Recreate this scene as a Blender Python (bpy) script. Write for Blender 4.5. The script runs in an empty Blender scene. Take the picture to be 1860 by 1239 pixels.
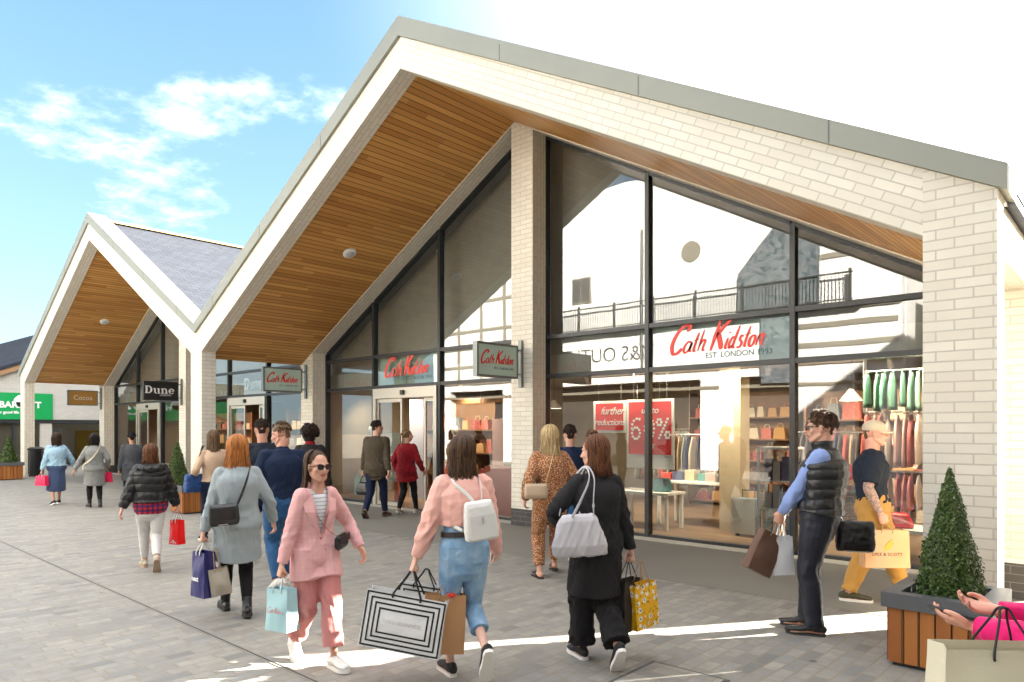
import bpy, bmesh, math, random
import numpy as np
from mathutils import Vector, Matrix, Quaternion, Euler
from mathutils import noise as mnoise
random.seed(7); np.random.seed(7)
R = math.radians
SC = bpy.context.scene
COL = SC.collection
# ------------------------------------------------------------------ camera
F, HZ, CH, YAW = 1272.0, 778.0, 1.72, math.atan2(.675, .738)
FW = Vector((-.675, .738, 0)); RT = Vector((.738, .675, 0))
def at(px, depth, z=0.0):
    """world point on the sight line of image column px at a distance along the view axis"""
    p = FW*depth + RT*((px-930)/F*depth)
    return Vector((p.x, p.y, z))
cam = bpy.data.cameras.new('camera'); camo = bpy.data.objects.new('camera', cam); COL.objects.link(camo)
camo.location = (0, 0, CH); camo.rotation_euler = (R(90), 0, YAW)
cam.sensor_width = 36; cam.sensor_fit = 'HORIZONTAL'; cam.lens = 36*F/1860; cam.shift_y = (HZ-619.5)/1860
cam.clip_end = 2000; cam.clip_start = .05
SC.camera = camo
# ------------------------------------------------------------------ object helpers
def tag(o, label=None, cat=None, group=None, kind=None):
    if label: o['label'] = label
    if cat: o['category'] = cat
    if group: o['group'] = group
    if kind: o['kind'] = kind
    return o
def thing(name, label, cat, loc=(0, 0, 0), rz=0, group=None):
    o = bpy.data.objects.new(name, None); COL.objects.link(o)
    o.location = loc; o.rotation_euler = (0, 0, rz); o.empty_display_size = .1
    return tag(o, label, cat, group)
def link(name, me, mats, parent=None, smooth=False):
    if not isinstance(mats, (list, tuple)): mats = [mats]
    if not me.materials:
        for m in mats: me.materials.append(m)
    if smooth:
        me.polygons.foreach_set('use_smooth', [True]*len(me.polygons))
    o = bpy.data.objects.new(name, me); COL.objects.link(o)
    if parent: o.parent = parent
    return o
def copy_tree(o, parent=None):
    c = o.copy(); COL.objects.link(c)
    if parent: c.parent = parent
    for ch in list(o.children): copy_tree(ch, c)
    return c
def autosmooth(o, ang=35):
    me = o.data
    me.polygons.foreach_set('use_smooth', [True]*len(me.polygons))
    bm = bmesh.new(); bm.from_mesh(me)
    for e in bm.edges:
        if len(e.link_faces) == 2 and e.calc_face_angle(0) > R(ang): e.smooth = False
    bm.to_mesh(me); bm.free()
    return o
class MB:
    """collects shapes into one mesh; every face carries a metric uv"""
    def __init__(s): s.v = []; s.f = []; s.uv = []; s.mi = []
    def poly(s, pts, mi=0, uv=None):
        i = len(s.v); pts = [Vector(p) for p in pts]
        s.v += pts; s.f.append(list(range(i, i+len(pts)))); s.mi.append(mi)
        if uv is None:
            n = Vector((0, 0, 0))
            for k in range(len(pts)):
                a, b = pts[k], pts[(k+1) % len(pts)]
                n += a.cross(b)
            ax = max(range(3), key=lambda k: abs(n[k]))
            uv = [((p.y, p.z), (p.x, p.z), (p.x, p.y))[ax] for p in pts]
        s.uv.append(uv)
        return s
    def box(s, x0, x1, y0, y1, z0, z1, mi=0, M=None, skip=''):
        c = [Vector((x, y, z)) for z in (z0, z1) for y in (y0, y1) for x in (x0, x1)]
        u = c
        if M: c = [M @ p for p in c]
        def uvs(ids, k): return [((u[i].y, u[i].z), (u[i].x, u[i].z), (u[i].x, u[i].y))[k] for i in ids]
        for key, ids, k in (('b', (0, 2, 3, 1), 2), ('t', (4, 5, 7, 6), 2), ('f', (0, 1, 5, 4), 1), ('k', (2, 6, 7, 3), 1), ('l', (0, 4, 6, 2), 0), ('r', (1, 3, 7, 5), 0)):
            if key in skip: continue
            s.poly([c[i] for i in ids], mi, uvs(ids, k))
        return s
    def prism(s, prof, y0, y1, mi=0, uvf=None, axis='y', M=None):
        """profile in (x,z) extruded along y (axis 'y') or profile in (y,z) along x (axis 'x')"""
        if axis == 'y': P = lambda p, t: Vector((p[0], t, p[1]))
        elif axis == 'x': P = lambda p, t: Vector((t, p[0], p[1]))
        else: P = lambda p, t: Vector((p[0], p[1], t))
        a = [P(p, y0) for p in prof]; b = [P(p, y1) for p in prof]
        if M: a = [M @ p for p in a]; b = [M @ p for p in b]
        uv = [uvf(p) for p in prof] if uvf else [tuple(p) for p in prof]
        s.poly(a, mi, uv); s.poly(b[::-1], mi, uv[::-1])
        L = 0; n = len(prof)
        for i in range(n):
            j = (i+1) % n
            d = math.dist(prof[i], prof[j])
            s.poly([a[j], a[i], b[i], b[j]], mi, [(L+d, y0), (L, y0), (L, y1), (L+d, y1)])
            L += d
        return s
    def tube(s, path, rad, n=10, mi=0, ref=None, cap=True, flat=1.0):
        path = [Vector(p) for p in path]
        m = len(path)
        if not isinstance(rad, (list, tuple)): rad = [rad]*m
        rings = []; prev = None
        for i in range(m):
            t = (path[min(i+1, m-1)]-path[max(i-1, 0)])
            t = t.normalized() if t.length > 1e-9 else Vector((0, 0, 1))
            r0 = Vector(ref) if ref is not None else (prev if prev is not None else (Vector((1, 0, 0)) if abs(t.x) < .8 else Vector((0, 1, 0))))
            a = r0 - t*r0.dot(t)
            if a.length < 1e-6: a = Vector((0, 1, 0)) - t*t.y
            a.normalize(); b = t.cross(a); prev = a
            i0 = len(s.v)
            for k in range(n):
                w = 2*math.pi*k/n
                s.v.append(path[i]+a*(math.cos(w)*rad[i])+b*(math.sin(w)*rad[i]*flat))
            rings.append(i0)
        L = 0
        for i in range(m-1):
            d = (path[i+1]-path[i]).length
            for k in range(n):
                k2 = (k+1) % n
                s.f.append([rings[i]+k, rings[i]+k2, rings[i+1]+k2, rings[i+1]+k]); s.mi.append(mi)
                c = 2*math.pi*rad[i]
                s.uv.append([(c*k/n, L), (c*(k+1)/n, L), (c*(k+1)/n, L+d), (c*k/n, L+d)])
            L += d
        if cap:
            for i0, rev in ((rings[0], True), (rings[-1], False)):
                ids = list(range(i0, i0+n))
                s.f.append(ids[::-1] if rev else ids); s.mi.append(mi); s.uv.append([(0, 0)]*n)
        return s
    def lathe(s, prof, n=24, mi=0, M=None):
        """profile [(r,z)] turned round z"""
        rings = []
        for r, z in prof:
            i0 = len(s.v)
            for k in range(n):
                w = 2*math.pi*k/n
                p = Vector((r*math.cos(w), r*math.sin(w), z)); s.v.append(M @ p if M else p)
            rings.append(i0)
        for i in range(len(prof)-1):
            for k in range(n):
                k2 = (k+1) % n
                s.f.append([rings[i]+k, rings[i]+k2, rings[i+1]+k2, rings[i+1]+k]); s.mi.append(mi)
                s.uv.append([(k/n, prof[i][1]), ((k+1)/n, prof[i][1]), ((k+1)/n, prof[i+1][1]), (k/n, prof[i+1][1])])
        for i0, rev in ((rings[0], True), (rings[-1], False)):
            ids = list(range(i0, i0+n)); s.f.append(ids[::-1] if rev else ids); s.mi.append(mi); s.uv.append([(0, 0)]*n)
        return s
    def ell(s, c, r, n=16, m=10, mi=0, M=None):
        c = Vector(c); i0 = len(s.v)
        for i in range(m+1):
            th = math.pi*i/m
            for k in range(n):
                w = 2*math.pi*k/n
                p = Vector((r[0]*math.sin(th)*math.cos(w), r[1]*math.sin(th)*math.sin(w), r[2]*math.cos(th)))
                s.v.append(c+(M @ p if M else p))
        for i in range(m):
            for k in range(n):
                k2 = (k+1) % n
                s.f.append([i0+i*n+k, i0+(i+1)*n+k, i0+(i+1)*n+k2, i0+i*n+k2]); s.mi.append(mi); s.uv.append([(k/n, i/m)]*4)
        return s
    def add(s, other, M=None, mi=0):
        i0 = len(s.v)
        s.v += [M @ Vector(p) if M else Vector(p) for p in other.v]
        s.f += [[i+i0 for i in f] for f in other.f]; s.uv += other.uv; s.mi += [m+mi for m in other.mi]
        return s
    def mesh(s, name):
        me = bpy.data.meshes.new(name)
        me.from_pydata([tuple(p) for p in s.v], [], s.f)
        uvl = me.uv_layers.new(name='UVMap')
        flat = [c for f in s.uv for p in f for c in (float(p[0]), float(p[1]))]
        uvl.data.foreach_set('uv', flat)
        me.polygons.foreach_set('material_index', s.mi)
        me.validate(clean_customdata=False)
        me.update()
        return me
    def build(s, name, mats, parent=None, smooth=False, bevel=0, fix=False, auto=0):
        me = s.mesh(name)
        if fix:
            bm = bmesh.new(); bm.from_mesh(me); bmesh.ops.remove_doubles(bm, verts=bm.verts, dist=1e-5)
            bmesh.ops.recalc_face_normals(bm, faces=bm.faces); bm.to_mesh(me); bm.free()
        o = link(name, me, mats, parent, smooth)
        if bevel:
            md = o.modifiers.new('bevel', 'BEVEL'); md.width = bevel; md.segments = 2; md.limit_method = 'ANGLE'
        if auto: autosmooth(o, auto)
        return o
# ------------------------------------------------------------------ materials
class NT:
    def __init__(s, name):
        s.m = bpy.data.materials.new(name); s.m.use_nodes = True
        s.t = s.m.node_tree; s.t.nodes.clear()
        s.out = s.n('ShaderNodeOutputMaterial')
    def n(s, ty, **kw):
        x = s.t.nodes.new(ty)
        for k, v in kw.items(): setattr(x, k, v)
        return x
    def l(s, a, b): s.t.links.new(a, b)
    def set(s, node, **kw):
        for k, v in kw.items():
            node.inputs[k.replace('_', ' ')].default_value = v
    def math(s, op, a, b=None, clamp=False):
        x = s.n('ShaderNodeMath', operation=op); x.use_clamp = clamp
        for i, v in enumerate((a, b)):
            if v is None: continue
            if isinstance(v, (int, float)): x.inputs[i].default_value = v
            else: s.l(v, x.inputs[i])
        return x.outputs[0]
    def mix(s, fac, a, b, mode='MIX'):
        x = s.n('ShaderNodeMix', data_type='RGBA', blend_type=mode)
        for sock, v in ((x.inputs[0], fac), (x.inputs[6], a), (x.inputs[7], b)):
            if isinstance(v, (int, float)): sock.default_value = v
            elif isinstance(v, (tuple, list)): sock.default_value = (*v[:3], 1)
            else: s.l(v, sock)
        return x.outputs[2]
    def ramp(s, fac, stops, interp='LINEAR'):
        x = s.n('ShaderNodeValToRGB'); x.color_ramp.interpolation = interp
        el = x.color_ramp.elements
        while len(el) < len(stops): el.new(.5)
        for e, (p, c) in zip(el, stops):
            e.position = p; e.color = (*c, 1) if len(c) == 3 else c
        s.l(fac, x.inputs[0]); return x.outputs[0]
    def noise(s, vec, scale, detail=3, rough=.5, dist=0):
        x = s.n('ShaderNodeTexNoise'); s.set(x, Scale=scale, Detail=detail, Roughness=rough, Distortion=dist)
        if vec is not None: s.l(vec, x.inputs['Vector'])
        return x.outputs['Fac']
    def coord(s, kind='Object'): return s.n('ShaderNodeTexCoord').outputs[kind]
    def mapping(s, vec, scale=(1, 1, 1), rot=(0, 0, 0), loc=(0, 0, 0)):
        x = s.n('ShaderNodeMapping'); x.inputs['Scale'].default_value = scale; x.inputs['Rotation'].default_value = rot; x.inputs['Location'].default_value = loc
        s.l(vec, x.inputs['Vector']); return x.outputs[0]
    def bsdf(s, col=None, rough=.6, metal=0, spec=.5, bump=None, bstr=.3, bdist=.01, sheen=0, **kw):
        b = s.n('ShaderNodeBsdfPrincipled')
        if col is not None:
            if isinstance(col, (tuple, list)): b.inputs['Base Color'].default_value = (*col[:3], 1)
            else: s.l(col, b.inputs['Base Color'])
        if isinstance(rough, (int, float)): b.inputs['Roughness'].default_value = rough
        else: s.l(rough, b.inputs['Roughness'])
        b.inputs['Metallic'].default_value = metal; b.inputs['Specular IOR Level'].default_value = spec
        if sheen: b.inputs['Sheen Weight'].default_value = sheen
        for k, v in kw.items(): b.inputs[k.replace('_', ' ')].default_value = v
        if bump is not None:
            bp = s.n('ShaderNodeBump'); bp.inputs['Strength'].default_value = bstr; bp.inputs['Distance'].default_value = bdist
            s.l(bump, bp.inputs['Height']); s.l(bp.outputs[0], b.inputs['Normal'])
        s.l(b.outputs[0], s.out.inputs[0]); s.b = b
        return s.m
def scol(c, k): return tuple(max(0, min(1, x*k)) for x in c)
def srgb(r, g, b):
    f = lambda v: (v/255/12.92) if v/255 <= .04045 else ((v/255+.055)/1.055)**2.4
    return (f(r), f(g), f(b))
def plain(name, col, rough=.5, metal=0, var=.12, scale=6, bump=.05, **kw):
    t = NT(name); c = t.coord()
    n = t.noise(c, scale, 4); n2 = t.noise(c, scale*14, 3)
    colr = t.mix(n, scol(col, 1-var), scol(col, 1+var))
    return t.bsdf(colr, rough, metal, bump=n2, bstr=bump, bdist=.004, **kw)
_fab = {}
def fabric(name, col, var=.15, scale=5, weave=260, rough=.85, bump=.35, pattern=None, sheen=.15, spec=.2):
    key = (name, tuple(col))
    if key in _fab: return _fab[key]
    t = NT(name); c = t.coord()
    n = t.noise(c, scale, 4, .6); n2 = t.noise(c, weave, 2); n3 = t.noise(t.mapping(c, (1, 1, .45)), 22, 4, .6)
    base = t.mix(n, scol(col, 1-var), scol(col, 1+var))
    base = t.mix(t.math('MULTIPLY', n2, .35), base, scol(col, .72))
    if pattern: base = pattern(t, c, base)
    h = t.math('ADD', t.math('MULTIPLY', n2, .25), n3)
    if max(col) < .08: sheen = 0
    m = t.bsdf(base, rough, bump=h, bstr=bump, bdist=.005, sheen=sheen, spec=spec)
    _fab[key] = m
    return m
def brick_mat(name, c1, c2, mortar, bw=.265, rh=.084, ms=.0055, bump=.5):
    t = NT(name); uv = t.n('ShaderNodeUVMap').outputs[0]
    def brick(ca, cb, cm, sz, sm):
        b = t.n('ShaderNodeTexBrick'); b.offset = .5; b.squash = 1
        t.set(b, Scale=1.0, Mortar_Size=sz, Mortar_Smooth=sm, Bias=0.0, Brick_Width=bw, Row_Height=rh)
        b.inputs['Color1'].default_value = (*ca, 1); b.inputs['Color2'].default_value = (*cb, 1); b.inputs['Mortar'].default_value = (*cm, 1)
        t.l(uv, b.inputs['Vector']); return b
    b = brick(c1, c2, mortar, ms, .15)
    n = t.noise(uv, 3.2, 4); n2 = t.noise(uv, 60, 4, .65); n3 = t.noise(uv, .7, 3)
    c = t.mix(t.math('MULTIPLY', t.ramp(n, [(.35, (0, 0, 0)), (.7, (1, 1, 1))]), .35), b.outputs['Color'], scol(c1, .80))
    c = t.mix(t.math('MULTIPLY', n2, .22), c, scol(c2, .72))
    c = t.mix(t.math('MULTIPLY', t.math('GREATER_THAN', n3, .62), .10), c, (.55, .50, .42))
    h = t.math('ADD', t.math('MULTIPLY', t.math('SUBTRACT', 1.0, b.outputs['Fac']), 1.0), t.math('MULTIPLY', n2, .35))
    return t.bsdf(c, .72, bump=h, bstr=bump, bdist=.006)
M_ = {}
M_['brick'] = brick_mat('cream_brick', (.83, .77, .65), (.75, .68, .56), (.55, .485, .395), ms=.0065)
M_['white_brick'] = brick_mat('white_painted_brick', (.68, .67, .645), (.60, .59, .565), (.47, .46, .44))
M_['plinth'] = brick_mat('dark_plinth_brick', (.075, .065, .06), (.05, .045, .042), (.16, .15, .14))
M_['grey_brick'] = brick_mat('pale_brick', (.55, .52, .47), (.5, .47, .42), (.42, .40, .37))
def metal(name, col, rough=.4, met=.6):
    t = NT(name); c = t.coord(); n = t.noise(c, 1.2, 3); n2 = t.noise(c, 40, 2)
    return t.bsdf(t.mix(n, scol(col, .88), scol(col, 1.1)), t.math('ADD', t.math('MULTIPLY', n, .2), rough-.1), met, bump=n2, bstr=.03)
M_['coping'] = metal('grey_green_aluminium', (.27, .27, .225), .5, .1); M_['coping_seam'] = metal('coping_seam', (.13, .135, .12), .5, .15)
M_['dark_metal'] = metal('dark_grey_aluminium', (.035, .036, .038), .4, .3)
M_['door_metal'] = metal('champagne_aluminium', (.52, .48, .41), .38, .4)
M_['steel'] = metal('brushed_steel', (.5, .5, .5), .3, .9)
M_['white_paint'] = plain('white_paint', (.8, .79, .77), .5, var=.04)
M_['black'] = plain('black_plastic', (.02, .02, .021), .4)
M_['cream'] = plain('cream_paint', (.68, .62, .5), .6, var=.06)
M_['grey_paint'] = plain('grey_paint', (.16, .17, .18), .5)
def timber_mat(name, ca, cb, bw, along='v', gap=.04, rough=.45, groove=1.0):
    """boards run along v, counted along u"""
    t = NT(name); uv = t.n('ShaderNodeUVMap').outputs[0]
    sep = t.n('ShaderNodeSeparateXYZ'); t.l(uv, sep.inputs[0])
    u, v = sep.outputs[0], sep.outputs[1]
    k = t.math('DIVIDE', u, bw); idx = t.math('FLOOR', k); fr = t.math('FRACT', k)
    wn = t.n('ShaderNodeTexWhiteNoise', noise_dimensions='1D'); t.l(idx, wn.inputs['W'])
    # butt joints
    vj = t.math('FLOOR', t.math('ADD', t.math('DIVIDE', v, 2.4), t.math('MULTIPLY', wn.outputs['Value'], 7.0)))
    wn2 = t.n('ShaderNodeTexWhiteNoise', noise_dimensions='2D')
    cb2 = t.n('ShaderNodeCombineXYZ'); t.l(idx, cb2.inputs[0]); t.l(vj, cb2.inputs[1]); t.l(cb2.outputs[0], wn2.inputs['Vector'])
    gv = t.n('ShaderNodeCombineXYZ'); t.l(t.math('MULTIPLY', u, 34.0), gv.inputs[0]); t.l(t.math('MULTIPLY', v, 1.6), gv.inputs[1]); t.l(t.math('MULTIPLY', wn2.outputs['Value'], 30.0), gv.inputs[2])
    g = t.noise(gv.outputs[0], 1.0, 4, .6, .4)
    c = t.mix(wn2.outputs['Value'], ca, cb)
    c = t.mix(t.math('MULTIPLY', g, .6), c, scol(ca, .5))
    d = t.math('MINIMUM', fr, t.math('SUBTRACT', 1.0, fr))
    gr = t.math('LESS_THAN', d, gap)
    c = t.mix(t.math('MULTIPLY', gr, .75*groove), c, (.03, .015, .006))
    h = t.math('ADD', t.math('SUBTRACT', 1.0, gr), t.math('MULTIPLY', g, .15))
    return t.bsdf(c, rough, bump=h, bstr=.5, bdist=.006, spec=.4)
M_['soffit'] = timber_mat('cedar_soffit', (.86, .45, .13), (.50, .20, .045), .105, gap=.07)
M_['slat'] = timber_mat('iroko_slats', (.50, .19, .045), (.34, .11, .026), .104, gap=.06)
def lamp_mat(name, col, s):
    t = NT(name); e = t.n('ShaderNodeEmission'); e.inputs[0].default_value = (*col, 1); e.inputs[1].default_value = s
    t.l(e.outputs[0], t.out.inputs[0]); return t.m
M_['lamp'] = lamp_mat('lit_lamp', (1, .86, .62), 9)
def glass_mat(name, tint=(.86, .90, .88), ior=2.2, wav=.008):
    t = NT(name)
    tr = t.n('ShaderNodeBsdfTransparent'); tr.inputs[0].default_value = (*tint, 1)
    gl = t.n('ShaderNodeBsdfGlossy'); gl.inputs['Roughness'].default_value = 0; gl.inputs['Color'].default_value = (.95, .96, .97, 1)
    fr = t.n('ShaderNodeFresnel'); fr.inputs['IOR'].default_value = ior
    c = t.coord(); n = t.noise(c, .9, 2)
    bp = t.n('ShaderNodeBump'); bp.inputs['Strength'].default_value = wav; bp.inputs['Distance'].default_value = .12
    t.l(n, bp.inputs['Height']); t.l(bp.outputs[0], gl.inputs['Normal'])
    mx = t.n('ShaderNodeMixShader'); t.l(fr.outputs[0], mx.inputs[0]); t.l(tr.outputs[0], mx.inputs[1]); t.l(gl.outputs[0], mx.inputs[2])
    t.l(mx.outputs[0], t.out.inputs[0]); return t.m
M_['glass'] = glass_mat('shopfront_glass')
M_['lens'] = plain('dark_lens', (.012, .009, .008), .08, var=.02, bump=0)
# ------------------------------------------------------------------ lettering
def text_mesh(txt, size, shear=0, extrude=.004, spacing=1.0, bold=0.0):
    cu = bpy.data.curves.new('lettering', 'FONT'); cu.body = txt; cu.size = size; cu.shear = shear
    cu.extrude = extrude; cu.space_character = spacing; cu.align_x = 'CENTER'; cu.align_y = 'CENTER'; cu.offset = bold
    cu.resolution_u = 4
    o = bpy.data.objects.new('lettering', cu); COL.objects.link(o)
    dg = bpy.context.evaluated_depsgraph_get(); dg.update()
    me = bpy.data.meshes.new_from_object(o.evaluated_get(dg))
    bpy.data.objects.remove(o); bpy.data.curves.remove(cu)
    me.name = 'lettering'
    return me
def place_text(name, txt, size, mat, parent, origin, xdir, zdir=(0, 0, 1), **kw):
    """lettering on a plane: xdir is the reading direction, zdir up"""
    me = text_mesh(txt, size, **kw)
    x = Vector(xdir).normalized(); y = Vector(zdir).normalized(); z = x.cross(y)
    M = Matrix(((x.x, y.x, z.x, origin[0]), (x.y, y.y, z.y, origin[1]), (x.z, y.z, z.z, origin[2]), (0, 0, 0, 1)))
    me.transform(M); me.materials.clear(); me.materials.append(mat)
    return link(name, me, mat, parent)
def crom(pts, n=8):
    P = [Vector((*p, 0)) if len(p) == 2 else Vector(p) for p in pts]
    if len(P) < 3:
        return [P[0].lerp(P[-1], i/4) for i in range(5)]
    out = []
    for i in range(len(P)-1):
        p0, p1, p2, p3 = P[max(i-1, 0)], P[i], P[i+1], P[min(i+2, len(P)-1)]
        for k in range(n):
            t = k/n
            out.append(.5*((2*p1)+(p2-p0)*t+(2*p0-5*p1+4*p2-p3)*t*t+(3*p1-p0-3*p2+p3)*t**3))
    out.append(P[-1]); return out
SCRIPT = [  # brush script strokes: (width, points)
 (.36, [(1.72, 2.2), (1.95, 2.6), (1.55, 2.85), (.95, 2.5), (.5, 1.7), (.38, .8), (.7, .08), (1.2, .1), (1.6, .55)]),
 (.22, [(2.5, 1.0), (2.2, 1.15), (1.9, .8), (1.85, .3), (2.1, .05), (2.45, .4), (2.58, 1.05)]), (.22, [(2.58, 1.05), (2.5, .3), (2.75, .12)]),
 (.22, [(3.12, 1.95), (2.97, .8), (2.97, .2), (3.2, .12)]), (.16, [(2.72, 1.2), (3.3, 1.3)]),
 (.22, [(3.62, 2.15), (3.45, .1)]), (.2, [(3.5, .7), (3.8, 1.15), (4.0, 1.0), (3.95, .2), (4.2, .15)]),
 (.42, [(5.15, 2.95), (4.85, 0)]), (.36, [(6.25, 2.85), (5.75, 2.35), (5.15, 1.5)]), (.42, [(5.2, 1.65), (5.6, .9), (5.95, .05)]),
 (.22, [(6.4, 1.1), (6.32, .2), (6.55, .12)]), (.24, [(6.46, 1.55), (6.5, 1.65)]),
 (.22, [(7.1, 1.0), (6.88, 1.1), (6.68, .6), (6.78, .1), (7.05, .35)]), (.22, [(7.32, 2.15), (7.1, .3), (7.32, .12)]),
 (.22, [(7.98, 1.08), (7.72, 1.15), (7.68, .8), (7.92, .5), (7.82, .1), (7.5, .12)]),
 (.22, [(8.42, 1.95), (8.27, .3), (8.48, .12)]), (.16, [(8.05, 1.2), (8.68, 1.3)]),
 (.22, [(8.95, 1.1), (8.68, .8), (8.7, .25), (8.92, .05), (9.15, .35), (9.15, .9), (8.95, 1.1)]),
 (.22, [(9.5, 1.1), (9.42, .1)]), (.2, [(9.46, .7), (9.75, 1.12), (9.95, .95), (9.88, .2), (10.1, .15)])]
def script_logo(name, width, mat, parent, origin, xdir, zdir=(0, 0, 1), depth=.006, fat=1.0):
    mb = MB(); k = width/10.0
    for w, pts in SCRIPT:
        line = crom(pts, 7)
        L = []; 
        m = len(line)
        for i, p in enumerate(line):
            t = (line[min(i+1, m-1)]-line[max(i-1, 0)]).normalized(); nrm = Vector((-t.y, t.x, 0))
            e = min(1, .45+min(i, m-1-i)*.22)
            hw = w*.5*e*fat*(1.0+.25*abs(t.y)-.2*abs(t.x))
            L.append((p+nrm*hw, p-nrm*hw))
        def sh(p, d): return Vector(((p.x-5.2+.28*(p.y-1.3))*k, (p.y-1.3+.02*(p.x-5))*k, d))
        for i in range(m-1):
            a, b = L[i]; c, d = L[i+1]
            mb.poly([sh(a, depth), sh(b, depth), sh(d, depth), sh(c, depth)])
            mb.poly([sh(a, 0), sh(a, depth), sh(c, depth), sh(c, 0)]); mb.poly([sh(b, depth), sh(b, 0), sh(d, 0), sh(d, depth)])
    x = Vector(xdir).normalized(); y = Vector(zdir).normalized(); z = x.cross(y)
    Mx = Matrix(((x.x, y.x, z.x, origin[0]), (x.y, y.y, z.y, origin[1]), (x.z, y.z, z.z, origin[2]), (0, 0, 0, 1)))
    mb.v = [Mx @ p for p in mb.v]
    return mb.build(name, mat, parent)
# ------------------------------------------------------------------ the gabled shops
SL, SLO, HALF_R, HALF_L, Y0, YB, Y1, YG = .549, .537, 7.46, 7.10, 6.65, 6.96, 9.2, 9.62
XP1, XP2 = -8.36, -22.56
XMID = XP1-HALF_L
XR, XL = XP1+HALF_R, XP2-7.46
EW = .52     # end column width
MW = .27     # half width of the column between the gables
YBACK = 24.0
def slate():
    t = NT('roof_slates'); uv = t.n('ShaderNodeUVMap').outputs[0]
    b = t.n('ShaderNodeTexBrick'); t.set(b, Scale=1.0, Mortar_Size=.006, Mortar_Smooth=.2, Brick_Width=.3, Row_Height=.21, Bias=0.0)
    b.inputs['Color1'].default_value = (.034, .040, .052, 1); b.inputs['Color2'].default_value = (.022, .026, .036, 1); b.inputs['Mortar'].default_value = (.004, .0045, .006, 1)
    t.l(uv, b.inputs['Vector'])
    n = t.noise(uv, 1.1, 4); c = t.mix(t.math('MULTIPLY', n, .5), b.outputs['Color'], (.040, .045, .055))
    h = t.math('SUBTRACT', 1.0, b.outputs['Fac'])
    return t.bsdf(c, .75, bump=h, bstr=.9, bdist=.02, spec=.2)
M_['slate'] = slate()
M_['ridge'] = plain('clay_ridge_tile', (.42, .25, .10), .7, var=.2)
def gable(Xp, HL, HR, name, label, left_end, right_end):
    Xc = Xp+.18; H_ = lambda sg: HR if sg > 0 else HL
    zt = lambda X: 7.62-SLO*abs(X-Xp)
    zb = lambda X: 7.14-SL*abs(X-Xp)
    root = thing(name, label, 'shop building', (Xp, 0, 0))
    B = lambda mb, nm, mat, par=root, **k: _bld(mb, nm, mat, par, Xp, **k)
    c, s = math.cos(math.atan(SL)), math.sin(math.atan(SL))
    uvR = lambda p: ((p[0]-Xp)*c-(p[1]-7.62)*s, (p[0]-Xp)*s+(p[1]-7.62)*c)
    uvL = lambda p: (-(p[0]-Xp)*c-(p[1]-7.62)*s, -(p[0]-Xp)*s+(p[1]-7.62)*c)
    xr_i = Xp+HR-(EW if right_end else MW); xl_i = Xp-HL+(EW if left_end else MW)
    # raking brick bands
    mb = MB()
    if right_end: pr = [(Xp, zb(Xp)), (xr_i, zb(xr_i)), (xr_i, zt(xr_i)), (Xp, zt(Xp))]
    else: pr = [(Xp, zb(Xp)), (xr_i, zb(xr_i)), (Xp+HR, zb(xr_i)), (Xp+HR, zt(Xp+HR)), (Xp, zt(Xp))]
    mb.prism(pr, Y0, YB, uvf=uvR)
    B(mb, 'gable_band', M_['brick'])
    mb = MB()
    if left_end: pl = [(Xp, zt(Xp)), (xl_i, zt(xl_i)), (xl_i, zb(xl_i)), (Xp, zb(Xp))]
    else: pl = [(Xp, zt(Xp)), (Xp-HL, zt(Xp-HL)), (Xp-HL, zb(xl_i)), (xl_i, zb(xl_i)), (Xp, zb(Xp))]
    mb.prism(pl, Y0, YB, uvf=uvL)
    B(mb, 'gable_band', M_['brick'])
    # end columns
    if right_end:
        mb = MB(); mb.prism([(xr_i, .0), (Xp+HR, .0), (Xp+HR, zt(Xp+HR)), (xr_i, zt(xr_i))], Y0, YB); B(mb, 'column', M_['brick'])
    if left_end:
        mb = MB(); mb.prism([(Xp-HL, .0), (xl_i, .0), (xl_i, zt(xl_i)), (Xp-HL, zt(Xp-HL))], Y0, YB); B(mb, 'column', M_['brick'])
    # metal coping
    for sg in (1, -1):
        end = Xp+sg*(H_(sg)+(.07 if (right_end if sg > 0 else left_end) else 0))
        mb = MB(); pts = [(Xp, zt(Xp)+.002), (end, zt(end)+.002), (end, zt(end)+(.205 if sg > 0 else .235)), (Xp, zt(Xp)+.30)]
        if sg < 0: pts = pts[::-1]
        mb.prism(pts, Y0-.05, YB+.12)
        k = 1.6
        B(mb, 'coping', M_['coping'])
        for d in (2.1, 4.2, 6.2):      # joints of the coping sheets
            X = Xp+sg*d; mb = MB()
            mb.prism([(X-.006, zt(X)+.004), (X+.006, zt(X)+.004), (X+.006, zt(X)+.22), (X-.006, zt(X)+.22)], Y0-.053, Y0-.0495)
            B(mb, 'coping_joint', M_['coping_seam'])
    # timber soffit, boards running into the depth
    for sg in (1, -1):
        mb = MB(); xe = Xp+sg*H_(sg)*(.998) if not (right_end if sg > 0 else left_end) else (xr_i if sg > 0 else xl_i)
        L = math.hypot(xe-Xp, zb(xe)-zb(Xp))
        a, b = (Xp, zb(Xp)+.02), (xe, zb(xe)+.02)
        P = lambda q, y, dz=0: (q[0], y, q[1]+dz)
        mb.poly([P(a, YB), P(b, YB), P(b, Y1), P(a, Y1)][::sg], 0, [(0, YB), (L, YB), (L, Y1), (0, Y1)][::sg])
        mb.poly([P(a, YB, .09), P(b, YB, .09), P(b, Y1, .09), P(a, Y1, .09)][::-sg], 0, [(0, YB), (L, YB), (L, Y1), (0, Y1)][::-sg])
        B(mb, 'timber_soffit', M_['soffit'])
    # inner brick frame round the glass
    zi = zb
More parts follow.
